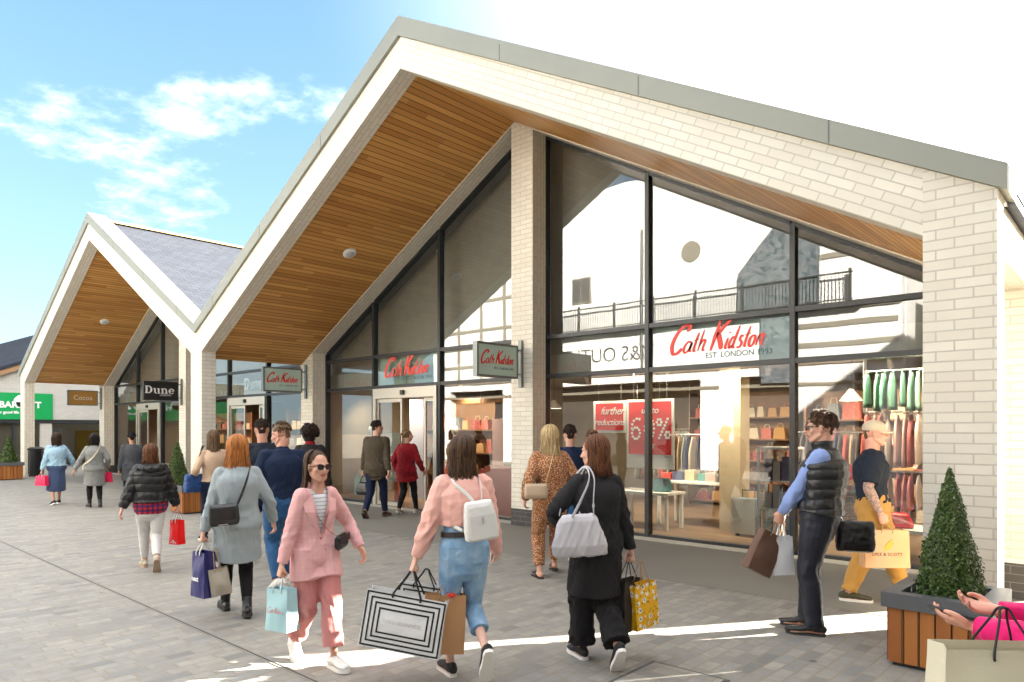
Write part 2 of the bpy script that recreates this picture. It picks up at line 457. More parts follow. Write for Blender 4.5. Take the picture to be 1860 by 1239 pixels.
    for sg in (1, -1):
        mb = MB(); xe = Xp+sg*H_(sg)
        pts = [(Xp, zi(Xp)+.0), (xe, zi(xe)), (xe, zi(xe)+.3), (Xp, zi(Xp)+.3)]
        if sg < 0: pts = pts[::-1]
        mb.prism(pts, Y1, YG+.1, uvf=uvR if sg > 0 else uvL); B(mb, 'reveal_band', M_['brick'])
    ixl, ixr = Xp-HL+.02, Xp+HR
    mb = MB(); mb.prism([(Xc-.25, .30), (Xc+.25, .30), (Xc+.25, zi(Xc+.25)-.004), (Xp, zi(Xp)-.004), (Xc-.25, zi(Xc-.25)-.004)], Y1-.0, YG+.08); col = B(mb, 'pier', M_['brick'])
    mb = MB(); mb.box(Xc-.255, Xc+.255, Y1-.005, YG+.08, -.02, .298); B(mb, 'plinth', M_['plinth'], col)
    mb = MB(); mb.prism([(ixl, .30), (ixl+.52, .30), (ixl+.52, zi(ixl+.52)-.004), (ixl, zi(ixl)-.004)], Y1, YG+.08); col = B(mb, 'pier', M_['brick'])
    mb = MB(); mb.box(ixl-.005, ixl+.525, Y1-.005, YG+.08, -.02, .298); B(mb, 'plinth', M_['plinth'], col)
    if right_end:
        # open side of the portico: pier, side beam and side wall beyond
        mb = MB(); mb.box(XR-.52, XR-.004, 8.62, YG+.1, .36, 3.12); col = B(mb, 'pier', M_['brick'])
        mb = MB(); mb.box(XR-.525, XR+.001, 8.615, YG+.1, -.02, .358); B(mb, 'plinth', M_['plinth'], col)
        mb = MB(); mb.box(XR-.52, XR, YB+.001, YBACK, 3.122, zt(XR)); B(mb, 'side_beam', M_['brick'])
        mb = MB(); mb.box(XR-.50, XR-.02, YG+.102, YBACK, .0, 3.12); B(mb, 'side_wall', M_['brick'])
        mb = MB(); mb.box(XR+.004, XR+.06, YB+.18, YBACK, zt(XR)-.02, zt(XR)+.05); B(mb, 'gutter', M_['dark_metal'])
    else:
        mb = MB(); mb.box(Xp+HR-.02, Xp+HR+.01, Y1+.02, YG+.06, 0, zi(Xp+HR)); B(mb, 'trim', M_['dark_metal'])
    # roof
    for sg in (1, -1):
        xe = Xp+sg*(H_(sg)+.05 if (right_end if sg > 0 else left_end) else H_(sg)); L = math.hypot(xe-Xp, zt(xe)-zt(Xp))
        mb = MB(); h = .13
        a, b = (Xp, zt(Xp)+h), (xe, zt(xe)+h)
        q = [(a[0], YB, a[1]), (b[0], YB, b[1]), (b[0], YBACK, b[1]), (a[0], YBACK, a[1])]
        mb.poly(q[::sg], 0, [(YB, L), (YB, 0), (YBACK, 0), (YBACK, L)][::sg])
        q2 = [(x, y, z-.2) for x, y, z in q]; mb.poly(q2[::-sg], 0, [(0, 0)]*4)
        B(mb, 'roof', M_['slate'])
    mb = MB()
    for k in range(int((YBACK-YB)/.45)):
        y = YB+.15+k*.45
        mb.prism([(Xp-.16, zt(Xp)+.11), (Xp-.09, zt(Xp)+.185), (Xp, zt(Xp)+.215), (Xp+.09, zt(Xp)+.185), (Xp+.16, zt(Xp)+.11)], y, y+.437)
    B(mb, 'ridge_tiles', M_['ridge'])
    # glazing
    xs = [Xp-HL+.545, Xc-4.82, Xc-2.59, Xc-.25, Xc+.25, Xc+2.31, Xc+4.58, Xp+HR-.52 if right_end else Xp+HR-.03]
    zs = [.06, 2.64, 3.33]
    door_bays = (1,) if right_end else (1, 5)
    fr = MB()
    for i, x in enumerate(xs):
        if i == 3: a, b = x-.005, x+.05
        else: a, b = (x-.035, x+.035)
        if i == 4: a, b = x-.05, x+.005
        ztop = min(zi(a), zi(b))-.01
        fr.box(a, b, YG-.07, YG+.05, .0, ztop)
    frame = None
    panes = []
    for i in range(7):
        if i == 3: continue
        a, b = xs[i]+(.036 if i != 4 else .006), xs[i+1]-(.036 if i+1 != 3 else .006)
        isdoor = i in door_bays
        for z in zs[1:]: fr.box(a, b, YG-.06, YG+.045, z-.035, z+.035)
        if not isdoor: fr.box(a, b, YG-.05, YG+.04, .0, .055)
        # sloping head
        fr.prism([(a, zi(a)-.06), (b, zi(b)-.06), (b, zi(b)-.006), (a, zi(a)-.006)], YG-.06, YG+.045)
        if not isdoor: panes.append([(a, .055), (b, .055), (b, zs[1]-.035), (a, zs[1]-.035)])
        panes.append([(a, zs[1]+.035), (b, zs[1]+.035), (b, min(zs[2]-.035, zi(b)-.06)), (a, min(zs[2]-.035, zi(a)-.06))])
        zl, zr = zi(a)-.06, zi(b)-.06
        z0 = zs[2]+.035
        if zl > z0 and zr > z0: panes.append([(a, z0), (b, z0), (b, zr), (a, zl)])
        elif zl > z0 or zr > z0:
            xc = Xp+(math.copysign(1, a-Xp))*(7.14-.06-z0)/SL
            panes.append([(a, z0), (xc, z0), (a, zl)] if zl > zr else [(xc, z0), (b, z0), (b, zr)])
    frame = B(fr, 'glazing_frame', M_['dark_metal'])
    for p in panes:
        mb = MB(); mb.poly([(x, YG, z) for x, z in p]); B(mb, 'pane', M_['glass'], frame)
    # sliding doors
    for i in door_bays:
        a, b = xs[i]+.04, xs[i+1]-.04
        mb = MB(); mb.box(a, b, YG-.10, YG+.08, 2.38, 2.60); mb.box(a, a+.1, YG-.10, YG+.08, 0, 2.378); mb.box(b-.1, b, YG-.10, YG+.08, 0, 2.378)
        dfr = B(mb, 'door_frame', M_['door_metal'], bevel=.004)
        mb = MB(); mb.box((a+b)/2-.05, (a+b)/2+.05, YG-.15, YG-.101, 2.44, 2.54); B(mb, 'door_sensor', M_['black'], dfr, bevel=.01)
        for x0, x1, y in ((a+.1, a+.98, YG-.03), (b-.98+.45, b-.02, YG+.045)):
            mb = MB(); w = .055
            mb.box(x0, x0+w, y-.02, y+.02, .02, 2.37); mb.box(x1-w, x1, y-.02, y+.02, .02, 2.37)
            mb.box(x0+w, x1-w, y-.02, y+.02, .02, .10); mb.box(x0+w, x1-w, y-.02, y+.02, 2.29, 2.37)
            dl = B(mb, 'door_leaf', M_['door_metal'])
            mb = MB(); mb.poly([(x0+w, y, .10), (x1-w, y, .10), (x1-w, y, 2.29), (x0+w, y, 2.29)]); B(mb, 'pane', M_['glass'], dl)
    # light threshold strip
    mb = MB(); mb.box(xs[0], xs[-1], YG-.32, YG-.071, -.02, .012); B(mb, 'threshold', M_['threshold'])
    # inside shell
    x0, x1 = Xp-HL+.06, Xp+HR-.54 if right_end else Xp+HR-.04
    mb = MB(); mb.poly([(x0, YG-.05, .02), (x1, YG-.05, .02), (x1, 17, .02), (x0, 17, .02)], 0, [(YG, x0), (YG, x1), (17, x1), (17, x0)]); B(mb, 'shop_floor', M_['shop_floor'])
    mb = MB(); mb.box(x0, x1, YG+.32, 17, 2.95, 3.05); mb.box(x0, x1, YG+.3, YG+.319, 2.62, 3.05); B(mb, 'shop_ceiling', M_['shop_ceiling'])
    mb = MB(); mb.box(x0, x1, 17.0, 17.1, 0, 2.95); B(mb, 'back_wall', M_['shop_wall'])
    mb = MB(); mb.box(x0-.05, x0, YG+.1, 17, 0, 2.949); B(mb, 'party_wall', M_['shop_wall'])
    mb = MB(); mb.box(x1, x1+.03, YG+.11, 17, 0, 2.949); B(mb, 'party_wall', M_['shop_wall'])
    mb = MB(); mb.prism([(x0, 3.06), (x1, 3.06), (x1, max(3.07, zi(x1)+.1)), (Xp, zi(Xp)+.1), (x0, max(3.07, zi(x0)+.1))], 10.05, 10.15); B(mb, 'pane_backing', M_['attic'])  # pale board added close behind the glass to brighten the upper panes
    return root
def _bld(mb, nm, mat, par, Xp, **k):
    ox = Xp; 
    mb.v = [Vector((p[0]-ox, p[1], p[2])) for p in mb.v]
    return mb.build(nm, mat, par, **k)
M_['threshold'] = plain('pale_stone', (.46, .44, .38), .7, scale=3)
M_['shop_ceiling'] = plain('shop_ceiling_paint', (.62, .58, .52), .7, var=.05)
M_['shop_wall'] = plain('shop_wall_paint', (.34, .27, .19), .7, var=.1, scale=1)
M_['attic'] = plain('pale_backing', (.42, .39, .345), .8)
M_['shop_floor'] = timber_mat('oak_floor', (.36, .24, .15), (.26, .17, .105), .16, gap=.02, rough=.35, groove=.5)
b1 = gable(XP1, HALF_L, HALF_R, 'gabled_shop', 'cream brick shop with tall gable and timber soffit nearest the camera', False, True)
b2 = gable(XP2, 7.46, HALF_L, 'gabled_shop', 'smaller looking farther gabled shop with slate roof and black hanging sign', True, False)
# the column between the gables belongs to the near shop
mb = MB(); mb.box(XMID-MW-XP1, XMID+MW-XP1, Y0, YB, .3, 7.14-SL*(HALF_L-MW)-.003); col = mb.build('column', M_['brick'], b1)
mb = MB(); mb.box(XMID-MW-.004-XP1, XMID+MW+.004-XP1, Y0-.004, YB+.004, -.02, .298); mb.build('plinth', M_['plinth'], col)
# ------------------------------------------------------------------ ground
def paving():
    t = NT('stone_setts'); uv = t.n('ShaderNodeUVMap').outputs[0]
    # slight waviness of the courses
    wob = t.noise(uv, .6, 2)
    cb = t.n('ShaderNodeCombineXYZ'); t.l(t.math('MULTIPLY', wob, .06), cb.inputs[1])
    va = t.n('ShaderNodeVectorMath', operation='ADD'); t.l(uv, va.inputs[0]); t.l(cb.outputs[0], va.inputs[1])
    def br(bw, rh, ms, off):
        b = t.n('ShaderNodeTexBrick'); b.offset = off; b.squash = .72; b.squash_frequency = 3
        t.set(b, Scale=1.0, Mortar_Size=ms, Mortar_Smooth=.3, Brick_Width=bw, Row_Height=rh, Bias=0.0)
        b.inputs['Color1'].default_value = (0, 0, 0, 1); b.inputs['Color2'].default_value = (1, 1, 1, 1); b.inputs['Mortar'].default_value = (0.464, 0.458, 0.441, 1)
        t.l(va.outputs[0], b.inputs['Vector']); return b
    b = br(0.278, 0.114, 0.008, .42)
    tone = t.ramp(b.outputs['Color'], [(0, (0.121, 0.124, 0.124)), (.10, (0.218, 0.211, 0.194)), (.3, (0.288, 0.270, 0.234)), (.48, (0.186, 0.188, 0.181)), (.65, (0.320, 0.297, 0.252)), (.8, (0.237, 0.238, 0.231)), (.92, (0.343, 0.320, 0.269)), (1, (0.158, 0.164, 0.167))])
    n1 = t.noise(uv, .35, 4, .6); n2 = t.noise(uv, 9, 5, .65); n3 = t.noise(uv, 70, 3)
    c = t.mix(t.math('MULTIPLY', n1, .4), tone, (0.302, 0.277, 0.235))
    c = t.mix(t.math('MULTIPLY', t.ramp(n2, [(.38, (0, 0, 0)), (.70, (1, 1, 1))]), .55), c, (0.151, 0.146, 0.134))
    c = t.mix(t.math('MULTIPLY', n3, .25), c, (0.343, 0.332, 0.300))
    c = t.mix(t.math('MULTIPLY', b.outputs['Fac'], .75), c, (0.254, 0.210, 0.153))
    sp = t.n('ShaderNodeTexVoronoi'); t.set(sp, Scale=1.7); t.l(uv, sp.inputs['Vector'])
    spot = t.math('LESS_THAN', sp.outputs['Distance'], t.math('MULTIPLY', n2, .09))
    c = t.mix(t.math('MULTIPLY', spot, .55), c, (0.048, 0.044, 0.039))
    h = t.math('ADD', t.math('MULTIPLY', t.math('SUBTRACT', 1.0, b.outputs['Fac']), 1.0), t.math('MULTIPLY', n2, .9))
    h = t.math('ADD', h, t.math('MULTIPLY', b.outputs['Color'], .25))
    return t.bsdf(c, .62, bump=h, bstr=.5, bdist=.010, spec=.35)
def apron_mat():
    t = NT('smooth_paving'); uv = t.n('ShaderNodeUVMap').outputs[0]
    b = t.n('ShaderNodeTexBrick'); b.offset = .5
    t.set(b, Scale=1.0, Mortar_Size=.004, Mortar_Smooth=.2, Brick_Width=.9, Row_Height=.6, Bias=0.0)
    b.inputs['Color1'].default_value = (0.220, 0.207, 0.180, 1); b.inputs['Color2'].default_value = (0.199, 0.190, 0.167, 1); b.inputs['Mortar'].default_value = (0.158, 0.146, 0.127, 1)
    t.l(uv, b.inputs['Vector'])
    n1 = t.noise(uv, .5, 4, .6); n2 = t.noise(uv, 26, 5, .7)
    c = t.mix(t.math('MULTIPLY', n1, .5), b.outputs['Color'], (0.244, 0.227, 0.190)); c = t.mix(t.math('MULTIPLY', n2, .35), c, (0.127, 0.121, 0.108))
    return t.bsdf(c, .6, bump=n2, bstr=.25, bdist=.004, spec=.35)
M_['setts'] = paving(); M_['apron'] = apron_mat()
mb = MB(); G_ = 160
mb.poly([(-G_, -G_, 0), (G_, -G_, 0), (G_, G_, 0), (-G_, G_, 0)], 0, [(-G_, -G_), (-G_, G_), (G_, G_), (G_, -G_)])
# uv: u runs along world y, v along world x
mb.uv[-1] = [(p[1], p[0]) for p in [(-G_, -G_), (G_, -G_), (G_, G_), (-G_, G_)]]
tag(mb.build('paving', M_['setts']), kind='structure')
mb = MB(); mb.poly([(-34, 7.02, .004), (-.2, 7.02, .004), (-.2, YG-.3, .004), (-34, YG-.3, .004)])
tag(mb.build('pavement', M_['apron']), kind='structure')
# linear drain along the street
mb = MB(); mb.box(-40, 6, 2.585, 2.598, -.02, .005); mb.box(-40, 6, 2.614, 2.627, -.02, .005)
mb.box(-40, 6, 2.598, 2.614, -.02, .002, 1)
dr = tag(mb.build('drain_channel', [M_['steel_dull'] if 'steel_dull' in M_ else plain('dull_steel', (.24, .225, .20), .7, .1), plain('drain_slot', (.03, .028, .026), .8)]), 'narrow dark slot drain crossing the paving in front of the shops', 'drain')
# inspection cover
mb = MB(); p = at(1215, 4.75)
mb.box(p.x-.3, p.x+.3, p.y-.3, p.y+.3, -.02, .004); mb.box(p.x-.27, p.x+.27, p.y-.27, p.y+.27, -.02, .008, 1)
tag(mb.build('manhole_cover', [plain('cover_frame', (.10, .095, .09), .6, .4), M_['setts']]), 'square paved inspection cover set flush in the paving', 'cover')
# ------------------------------------------------------------------ opposite side of the street (behind the camera, seen in the glass)
YO = -7.0
M_['shade_slate'] = M_['slate']
def opposite():
    o = thing('white_shop_building', 'white brick shop with black outline letters mirrored in the glass', 'shop building', (-14, YO, 0))
    def B(mb, nm, mat, par=o, **k):
        mb.v = [Vector((p[0]+14, p[1]-YO, p[2])) for p in mb.v]
        return mb.build(nm, mat, par, **k)
    wb = M_['white_brick']
    mb = MB()
    # upper wall with two gables
    mb.prism([(-30, 3.7), (-30, 9.6), (-24.0, 12.2), (-17.2, 12.6), (-11.5, 12.2), (-6.2, 9.4), (-6.2, 3.7)], YO-.4, YO)
    B(mb, 'upper_wall', wb)
    for x0, x1 in ((-30, -28.6), (-24.6, -23.9), (-13.6, -12.35), (-9.8, -7.7), (-6.9, -6.2)):
        mb = MB(); mb.box(x0, x1, YO-.4, YO, 0, 3.698); B(mb, 'pier', wb)
    mb = MB(); mb.box(-30, -6.2, YO-.6, YO-.5, 0, 3.7); B(mb, 'shopfront', M_['dark_glass'])
    mb = MB(); mb.box(-30, -6.2, YO-.38, YO+.05, 3.28, 3.40); mb.box(-30, -6.2, YO+.002, YO+.10, 5.95, 6.12); mb.box(-30, -6.2, YO+.002, YO+.08, 4.05, 4.16)
    B(mb, 'ledge', M_['brown_trim'])
    mb = MB(); mb.box(-30, -6.2, YO-6, YO-.61, 0, 8.5); B(mb, 'rear_block', wb)
    # railing above the ledge
    mb = MB()
    for k in range(110):
        x = -21.5+k*.125; mb.box(x-.008, x+.008, YO+.30, YO+.316, 6.14, 7.15)
    mb.box(-21.6, -7.7, YO+.28, YO+.34, 7.15, 7.2); mb.box(-21.6, -7.7, YO+.285, YO+.335, 6.22, 6.26)
    for k in range(8): x = -21.5+k*1.96; mb.box(x-.04, x+.04, YO+.27, YO+.35, 6.121, 7.3)
    B(mb, 'railing', M_['dark_metal'])
    mb = MB(); mb.box(-21.9, -7.4, YO+.001, YO+.45, 6.0, 6.12); B(mb, 'balcony', M_['brown_trim'])
    mb = MB(); mb.tube([(-16.3, YO+.12, 4.2), (-16.3, YO+.12, 10.3)], .06); B(mb, 'downpipe', M_['dark_metal'])
    mb = MB(); mb.lathe([(.0, 0), (.42, 0), (.42, .05), (0, .05)], 32, M=Matrix.Translation((-14.0, YO+.05, 9.0)) @ Matrix.Rotation(R(90), 4, 'X')); w = B(mb, 'round_window', M_['brown_trim'])
    mb = MB()     # dark framing boards on the white wall
    for x in (-29.6, -27.9, -26.2, -24.5, -22.8): mb.box(x-.09, x+.09, YO+.003, YO+.05, 4.2, 9.2)
    for z in (5.0, 6.9, 8.4): mb.box(-29.68, -22.7, YO+.004, YO+.045, z-.08, z+.08)
    B(mb, 'framing', M_['brown_trim'])
    mb = MB()
    for z in (4.75, 5.45, 7.9): mb.box(-10.4, -6.3, YO+.003, YO+.05, z-.09, z+.09)
    B(mb, 'framing', M_['brown_trim'])
    mb = MB(); mb.prism([(-8.9, 6.13), (-8.9, 9.9), (-9.9, 9.9), (-11.9, 7.7), (-11.9, 6.13)], YO+.002, YO+.26); B(mb, 'stone_annex', M_['rubble'], fix=True)
    mb = MB(); mb.box(-11.0, -9.9, YO+.002, YO+.22, 3.42, 5.88); B(mb, 'stone_annex', M_['rubble'])  # dark block added so its reflection leaves the sign end mint
    for xw in (-19.6,):
        mb = MB(); mb.box(xw-.55, xw+.55, YO+.003, YO+.06, 7.5, 8.7); w = B(mb, 'window', M_['brown_trim'])
        for k in range(2):
            mb = MB(); mb.box(xw-.48+k*.5, xw-.02+k*.5, YO+.061, YO+.07, 7.57, 8.63); B(mb, 'pane', M_['dark_glass'], w)
    return o
def rubble():
    t = NT('rubble_stone'); c = t.coord(); v = t.n('ShaderNodeTexVoronoi'); t.set(v, Scale=5.5); t.l(c, v.inputs['Vector'])
    n = t.noise(c, 5, 4, .6); k = t.mix(v.outputs['Color'], (.075, .085, .095), (.13, .15, .165)); k = t.mix(t.math('GREATER_THAN', n, .56), k, (.035, .06, .07))
    return t.bsdf(k, .9, bump=v.outputs['Distance'], bstr=.4)
M_['rubble'] = rubble()
M_['dark_glass'] = plain('dark_shopfront', (.05, .047, .045), .15, var=.3, scale=.6)
M_['brown_trim'] = plain('weathered_brown_trim', (.17, .15, .115), .7, var=.2)
opp = opposite()
o = place_text('lettering', 'M&S OUTLET', .92, M_['black'], opp, (-18.4+14, .012, 5.0), (-1, 0, 0), extrude=.01, bold=-.012)
# far right block, also behind the camera: closes the street
mb = MB(); mb.prism([(-5.8, 0), (9, 0), (9, 6.5), (1.6, 9.0), (-5.8, 6.5)], -13, -8.2)
tag(mb.build('street_building', M_['white_brick']), 'plain white brick block across the street behind the camera', 'building')
# ------------------------------------------------------------------ block east of the shops: its shade falls over the street
nb = thing('corner_building', 'tall pale brick block beside the near gabled shop', 'building', (8, 4, 0))
sunaz = Vector((.555, .832))
def nline(t, off): # point on the shade line
    return (-.93+sunaz.x*t+off*sunaz.y, 6.60+sunaz.y*t-off*sunaz.x)
a = nline(4.2, 0); b_ = nline(10.5, 0)
poly = [a, (a[0]+.2, -3.2), (12, -6), (16, b_[1]), b_]
mb = MB(); mb.prism([(x-8, y-4) for x, y in poly], 0, 10.5, axis='z'); mb.build('wall', M_['grey_brick'], nb, fix=True)
mb = MB(); mb.prism([((x-8)*1.01, (y-4)*1.01) for x, y in poly], 10.5, 10.75, axis='z'); mb.build('parapet', M_['coping'], nb, fix=True)
rb = thing('rear_shade_block', 'unseen tall block added behind the gabled shops to shade the end building', 'building', (-24, 30, 0))  # unseen block, added so its shade covers the end building
mb = MB(); mb.box(-6, 7, -5.2, 5, 0, 15.5); mb.build('wall', M_['grey_brick'], rb)
mb = MB(); mb.box(-6.15, 7.15, -5.35, 5.15, 15.5, 15.8); mb.build('parapet', M_['coping'], rb)
# ------------------------------------------------------------------ end building at the far left
def endb():
    X = -36.0
    o = thing('end_building', 'white brick gabled building with green shop sign at the far end', 'shop building', (X, 9, 0))
    def B(mb, nm, mat, par=o, **k):
        mb.v = [Vector((p[0]-X, p[1]-9, p[2])) for p in mb.v]
        return mb.build(nm, mat, par, **k)
    mb = MB(); mb.prism([(2.8, 2.05), (19, 2.05), (19, 2.5), (11.2, 5.62), (2.8, 2.08)], X-.3, X, axis='x'); B(mb, 'gable_wall', M_['grey_brick'], fix=True)
    mb = MB(); mb.prism([(2.4, 1.91), (11.2, 5.63), (11.2, 5.86), (2.4, 2.08)], X-.5, X+.22, axis='x'); B(mb, 'verge', plain('orange_verge', (.34, .19, .09), .7), fix=True)
    mb = MB(); mb.prism([(2.2, 2.0), (11.2, 5.87), (19.4, 2.65), (19.4, 2.8), (11.2, 6.0), (2.2, 2.13)], X-9, X+.25, axis='x'); B(mb, 'roof', M_['slate'], fix=True)
    mb = MB(); q = [(X+.12, 2.2, 2.14), (X+.12, 11.2, 6.01), (X-3, 11.2, 6.95), (X-3, 2.2, 3.3)]; mb.poly(q, 0, [(0, 0), (11, 0), (11, 7), (0, 7)]); mb.poly([(x, y, z-.1) for x, y, z in q][::-1]); B(mb, 'roof_slope', M_['slate'])
    for y0, y1 in ((1, 1.6), (8.7, 9.15), (12.9, 13.6), (18.2, 19)):
        mb = MB(); mb.box(X-.3, X, y0, y1, 0, 2.045); B(mb, 'pier', M_['grey_brick'])
    mb = MB(); mb.box(X-.31, X+.03, 1.0, 19, 1.93, 2.1); B(mb, 'lintel', M_['dark_metal'])
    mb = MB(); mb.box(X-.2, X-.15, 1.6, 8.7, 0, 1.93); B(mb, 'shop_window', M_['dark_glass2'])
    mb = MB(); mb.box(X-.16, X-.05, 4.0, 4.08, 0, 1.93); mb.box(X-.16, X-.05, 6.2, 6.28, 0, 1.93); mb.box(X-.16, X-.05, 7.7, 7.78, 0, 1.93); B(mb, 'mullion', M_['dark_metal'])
    mb = MB(); mb.box(X-4.5, X-4.4, 9.15, 19, 0, 1.95); B(mb, 'inner_wall', M_['cream'])
    mb = MB(); mb.box(X-4.4, X-.3, 9.16, 9.2, 0, 1.93); mb.box(X-4.4, X-.3, 9.15, 19, 1.931, 1.98); B(mb, 'lobby_lining', M_['grey_lobby'])
    return o
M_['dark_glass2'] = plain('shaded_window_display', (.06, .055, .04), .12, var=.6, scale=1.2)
M_['grey_lobby'] = plain('grey_lobby_boards', (.17, .165, .16), .6)
eb = endb()
# ------------------------------------------------------------------ people: skeleton posed by targets, surfaces grown as one skin
V = Vector
def nz(v): return v.normalized() if v.length > 1e-9 else V((0, 0, 1))
def lerp(a, b, t): return a+(b-a)*t
class Vox(MB):
    """overlapping closed shapes that are fused into one continuous surface"""
    def limb(s, keys, ref=(1, 0, 0), n=16, sub=4, dome=(1, 1)):
        """keys: (point, radius along ref, radius across); rounded ends unless dome is 0"""
        P = [V(k[0]) for k in keys]; A = [k[1] for k in keys]; Bq = [k[2] if len(k) > 2 else k[1] for k in keys]
        pts = []; ra = []; rb = []
        m = len(P)
        def cr(f, i, t):
            p0, p1, p2, p3 = f[max(i-1, 0)], f[i], f[i+1], f[min(i+2, m-1)]
            return (p1*2+(p2-p0)*t+(p0*2-p1*5+p2*4-p3)*t*t+(p1*3-p0-p2*3+p3)*t**3)*.5
        for i in range(m-1):
            for k in range(sub):
                t = k/sub; pts.append(cr(P, i, t)); ra.append(max(.002, cr(A, i, t))); rb.append(max(.002, cr(Bq, i, t)))
        pts.append(P[-1]); ra.append(A[-1]); rb.append(Bq[-1])
        def tang(i): return nz(pts[min(i+1, len(pts)-1)]-pts[max(i-1, 0)])
        t0, t1 = tang(0), tang(len(pts)-1)
        if dome[0]:
            r = min(ra[0], rb[0])*dome[0]
            pts = [pts[0]-t0*r, pts[0]-t0*r*.8, pts[0]-t0*r*.45]+pts; ra = [ra[0]*.12, ra[0]*.6, ra[0]*.9]+ra; rb = [rb[0]*.12, rb[0]*.6, rb[0]*.9]+rb
        if dome[1]:
            r = min(ra[-1], rb[-1])*dome[1]
            e = pts[-1]; pts += [e+t1*r*.45, e+t1*r*.8, e+t1*r]; ra += [ra[-1]*.9, ra[-1]*.6, ra[-1]*.12]; rb += [rb[-1]*.9, rb[-1]*.6, rb[-1]*.12]
        ref = V(ref); rings = []
        for i, p in enumerate(pts):
            t = tang(i); a = ref-t*ref.dot(t)
            if a.length < .05: a = V((0, 1, 0))-t*t.y
            a = nz(a); b = t.cross(a); i0 = len(s.v)
            for k in range(n):
                w = 2*math.pi*k/n; s.v.append(p+a*(math.cos(w)*ra[i])+b*(math.sin(w)*rb[i]))
            rings.append(i0)
        for i in range(len(rings)-1):
            for k in range(n):
                k2 = (k+1) % n; s.f.append([rings[i]+k, rings[i]+k2, rings[i+1]+k2, rings[i+1]+k]); s.uv.append([(0, 0)]*4); s.mi.append(0)
        s.f.append([rings[0]+k for k in range(n)][::-1]); s.f.append([rings[-1]+k for k in range(n)]); s.uv += [[(0, 0)]*n]*2; s.mi += [0, 0]
        return s
    def grow(s, name, mats, parent, voxel=.006, smooth=4, scale=1.0, post=None, cut=None, matf=None, raw=None):
        me = bpy.data.meshes.new(name); me.from_pydata([tuple(p) for p in s.v], [], s.f)
        o = bpy.data.objects.new(name, me); COL.objects.link(o)
        md = o.modifiers.new('remesh', 'REMESH'); md.mode = 'VOXEL'; md.voxel_size = voxel; md.adaptivity = 0
        if smooth:
            sm = o.modifiers.new('smooth', 'SMOOTH'); sm.factor = .5; sm.iterations = smooth
        dg = bpy.context.evaluated_depsgraph_get(); dg.update()
        me2 = bpy.data.meshes.new_from_object(o.evaluated_get(dg)); bpy.data.objects.remove(o); bpy.data.meshes.remove(me)
        me2.name = name
        nv = len(me2.vertices); co = np.empty(nv*3, 'f'); me2.vertices.foreach_get('co', co); co = co.reshape(-1, 3)
        if post is not None:
            nr = np.empty(nv*3, 'f'); me2.vertices.foreach_get('normal', nr); nr = nr.reshape(-1, 3)
            co = co+nr*post(co, nr)[:, None]
        if cut is not None:
            bm = bmesh.new(); me2.vertices.foreach_set('co', co.ravel()); bm.from_mesh(me2)
            kill = [f for f in bm.faces if cut(f.calc_center_median())]
            bmesh.ops.delete(bm, geom=kill, context='FACES'); bm.to_mesh(me2); bm.free()
            nv = len(me2.vertices); co = np.empty(nv*3, 'f'); me2.vertices.foreach_get('co', co); co = co.reshape(-1, 3)
        if matf is not None:
            nf = len(me2.polygons); ce = np.empty(nf*3, 'f'); me2.polygons.foreach_get('center', ce)
            me2.materials.clear()
            if not isinstance(mats, (list, tuple)): mats = [mats]
            for m in mats: me2.materials.append(m)
            me2.polygons.foreach_set('material_index', matf(ce.reshape(-1, 3)).astype('i'))
        me2.vertices.foreach_set('co', (co*scale).ravel()); me2.update()
        return link(name, me2, mats, parent, True)
def folds(amp, freq=(22, 22, 14), seed=0, ridged=True, zmask=None):
    rs = np.random.RandomState(seed); K = rs.normal(size=(7, 3))*np.array(freq); ph = rs.rand(7)*6.28; K2 = rs.normal(size=(4, 3))*9; ph2 = rs.rand(4)*6.28
    def f(co, nr):
        w = sum(np.sin(co@K2[i]+ph2[i]) for i in range(4))*.55
        d = np.zeros(len(co))
        for i in range(7):
            s = np.sin(co@K[i]+ph[i]+w)
            d += (1-2*np.abs(s)) if ridged else s
        d = d/7*amp*1.55
        if zmask is not None: d = d*zmask(co)
        return d
    return f
def ik(a, t, l1, l2, pole):
    a, t, pole = V(a), V(t), V(pole)
    d = t-a; L = min(max(d.length, 1e-4), (l1+l2)*.9995); u = nz(d); t = a+u*L
    x = (l1*l1-l2*l2+L*L)/(2*L); h = math.sqrt(max(0, l1*l1-x*x))
    p = pole-u*pole.dot(u); p = nz(p)
    return a+u*x+p*h, t
def skin_mat(name, col, lip=None):
    t = NT(name); c = t.coord(); n = t.noise(c, 14, 4); n2 = t.noise(c, 160, 3)
    cc = t.mix(n, scol(col, .9), (min(1, col[0]*1.1), col[1]*1.0, col[2]*.97))
    return t.bsdf(cc, .5, bump=n2, bstr=.12, bdist=.002, spec=.35, Subsurface_Weight=.12, Subsurface_Scale=.02)
SKIN = {'fair': skin_mat('fair_skin', (.62, .36, .26)), 'pale': skin_mat('pale_skin', (.70, .45, .36)), 'ruddy': skin_mat('ruddy_skin', (.60, .32, .23)), 'tan': skin_mat('tan_skin', (.42, .23, .15))}
M_['lips'] = plain('lips', (.42, .12, .11), .4, var=.05)
M_['eye_white'] = plain('eye_white', (.75, .73, .70), .2, var=.02, bump=0); M_['iris'] = plain('iris', (.05, .035, .025), .15, bump=0)
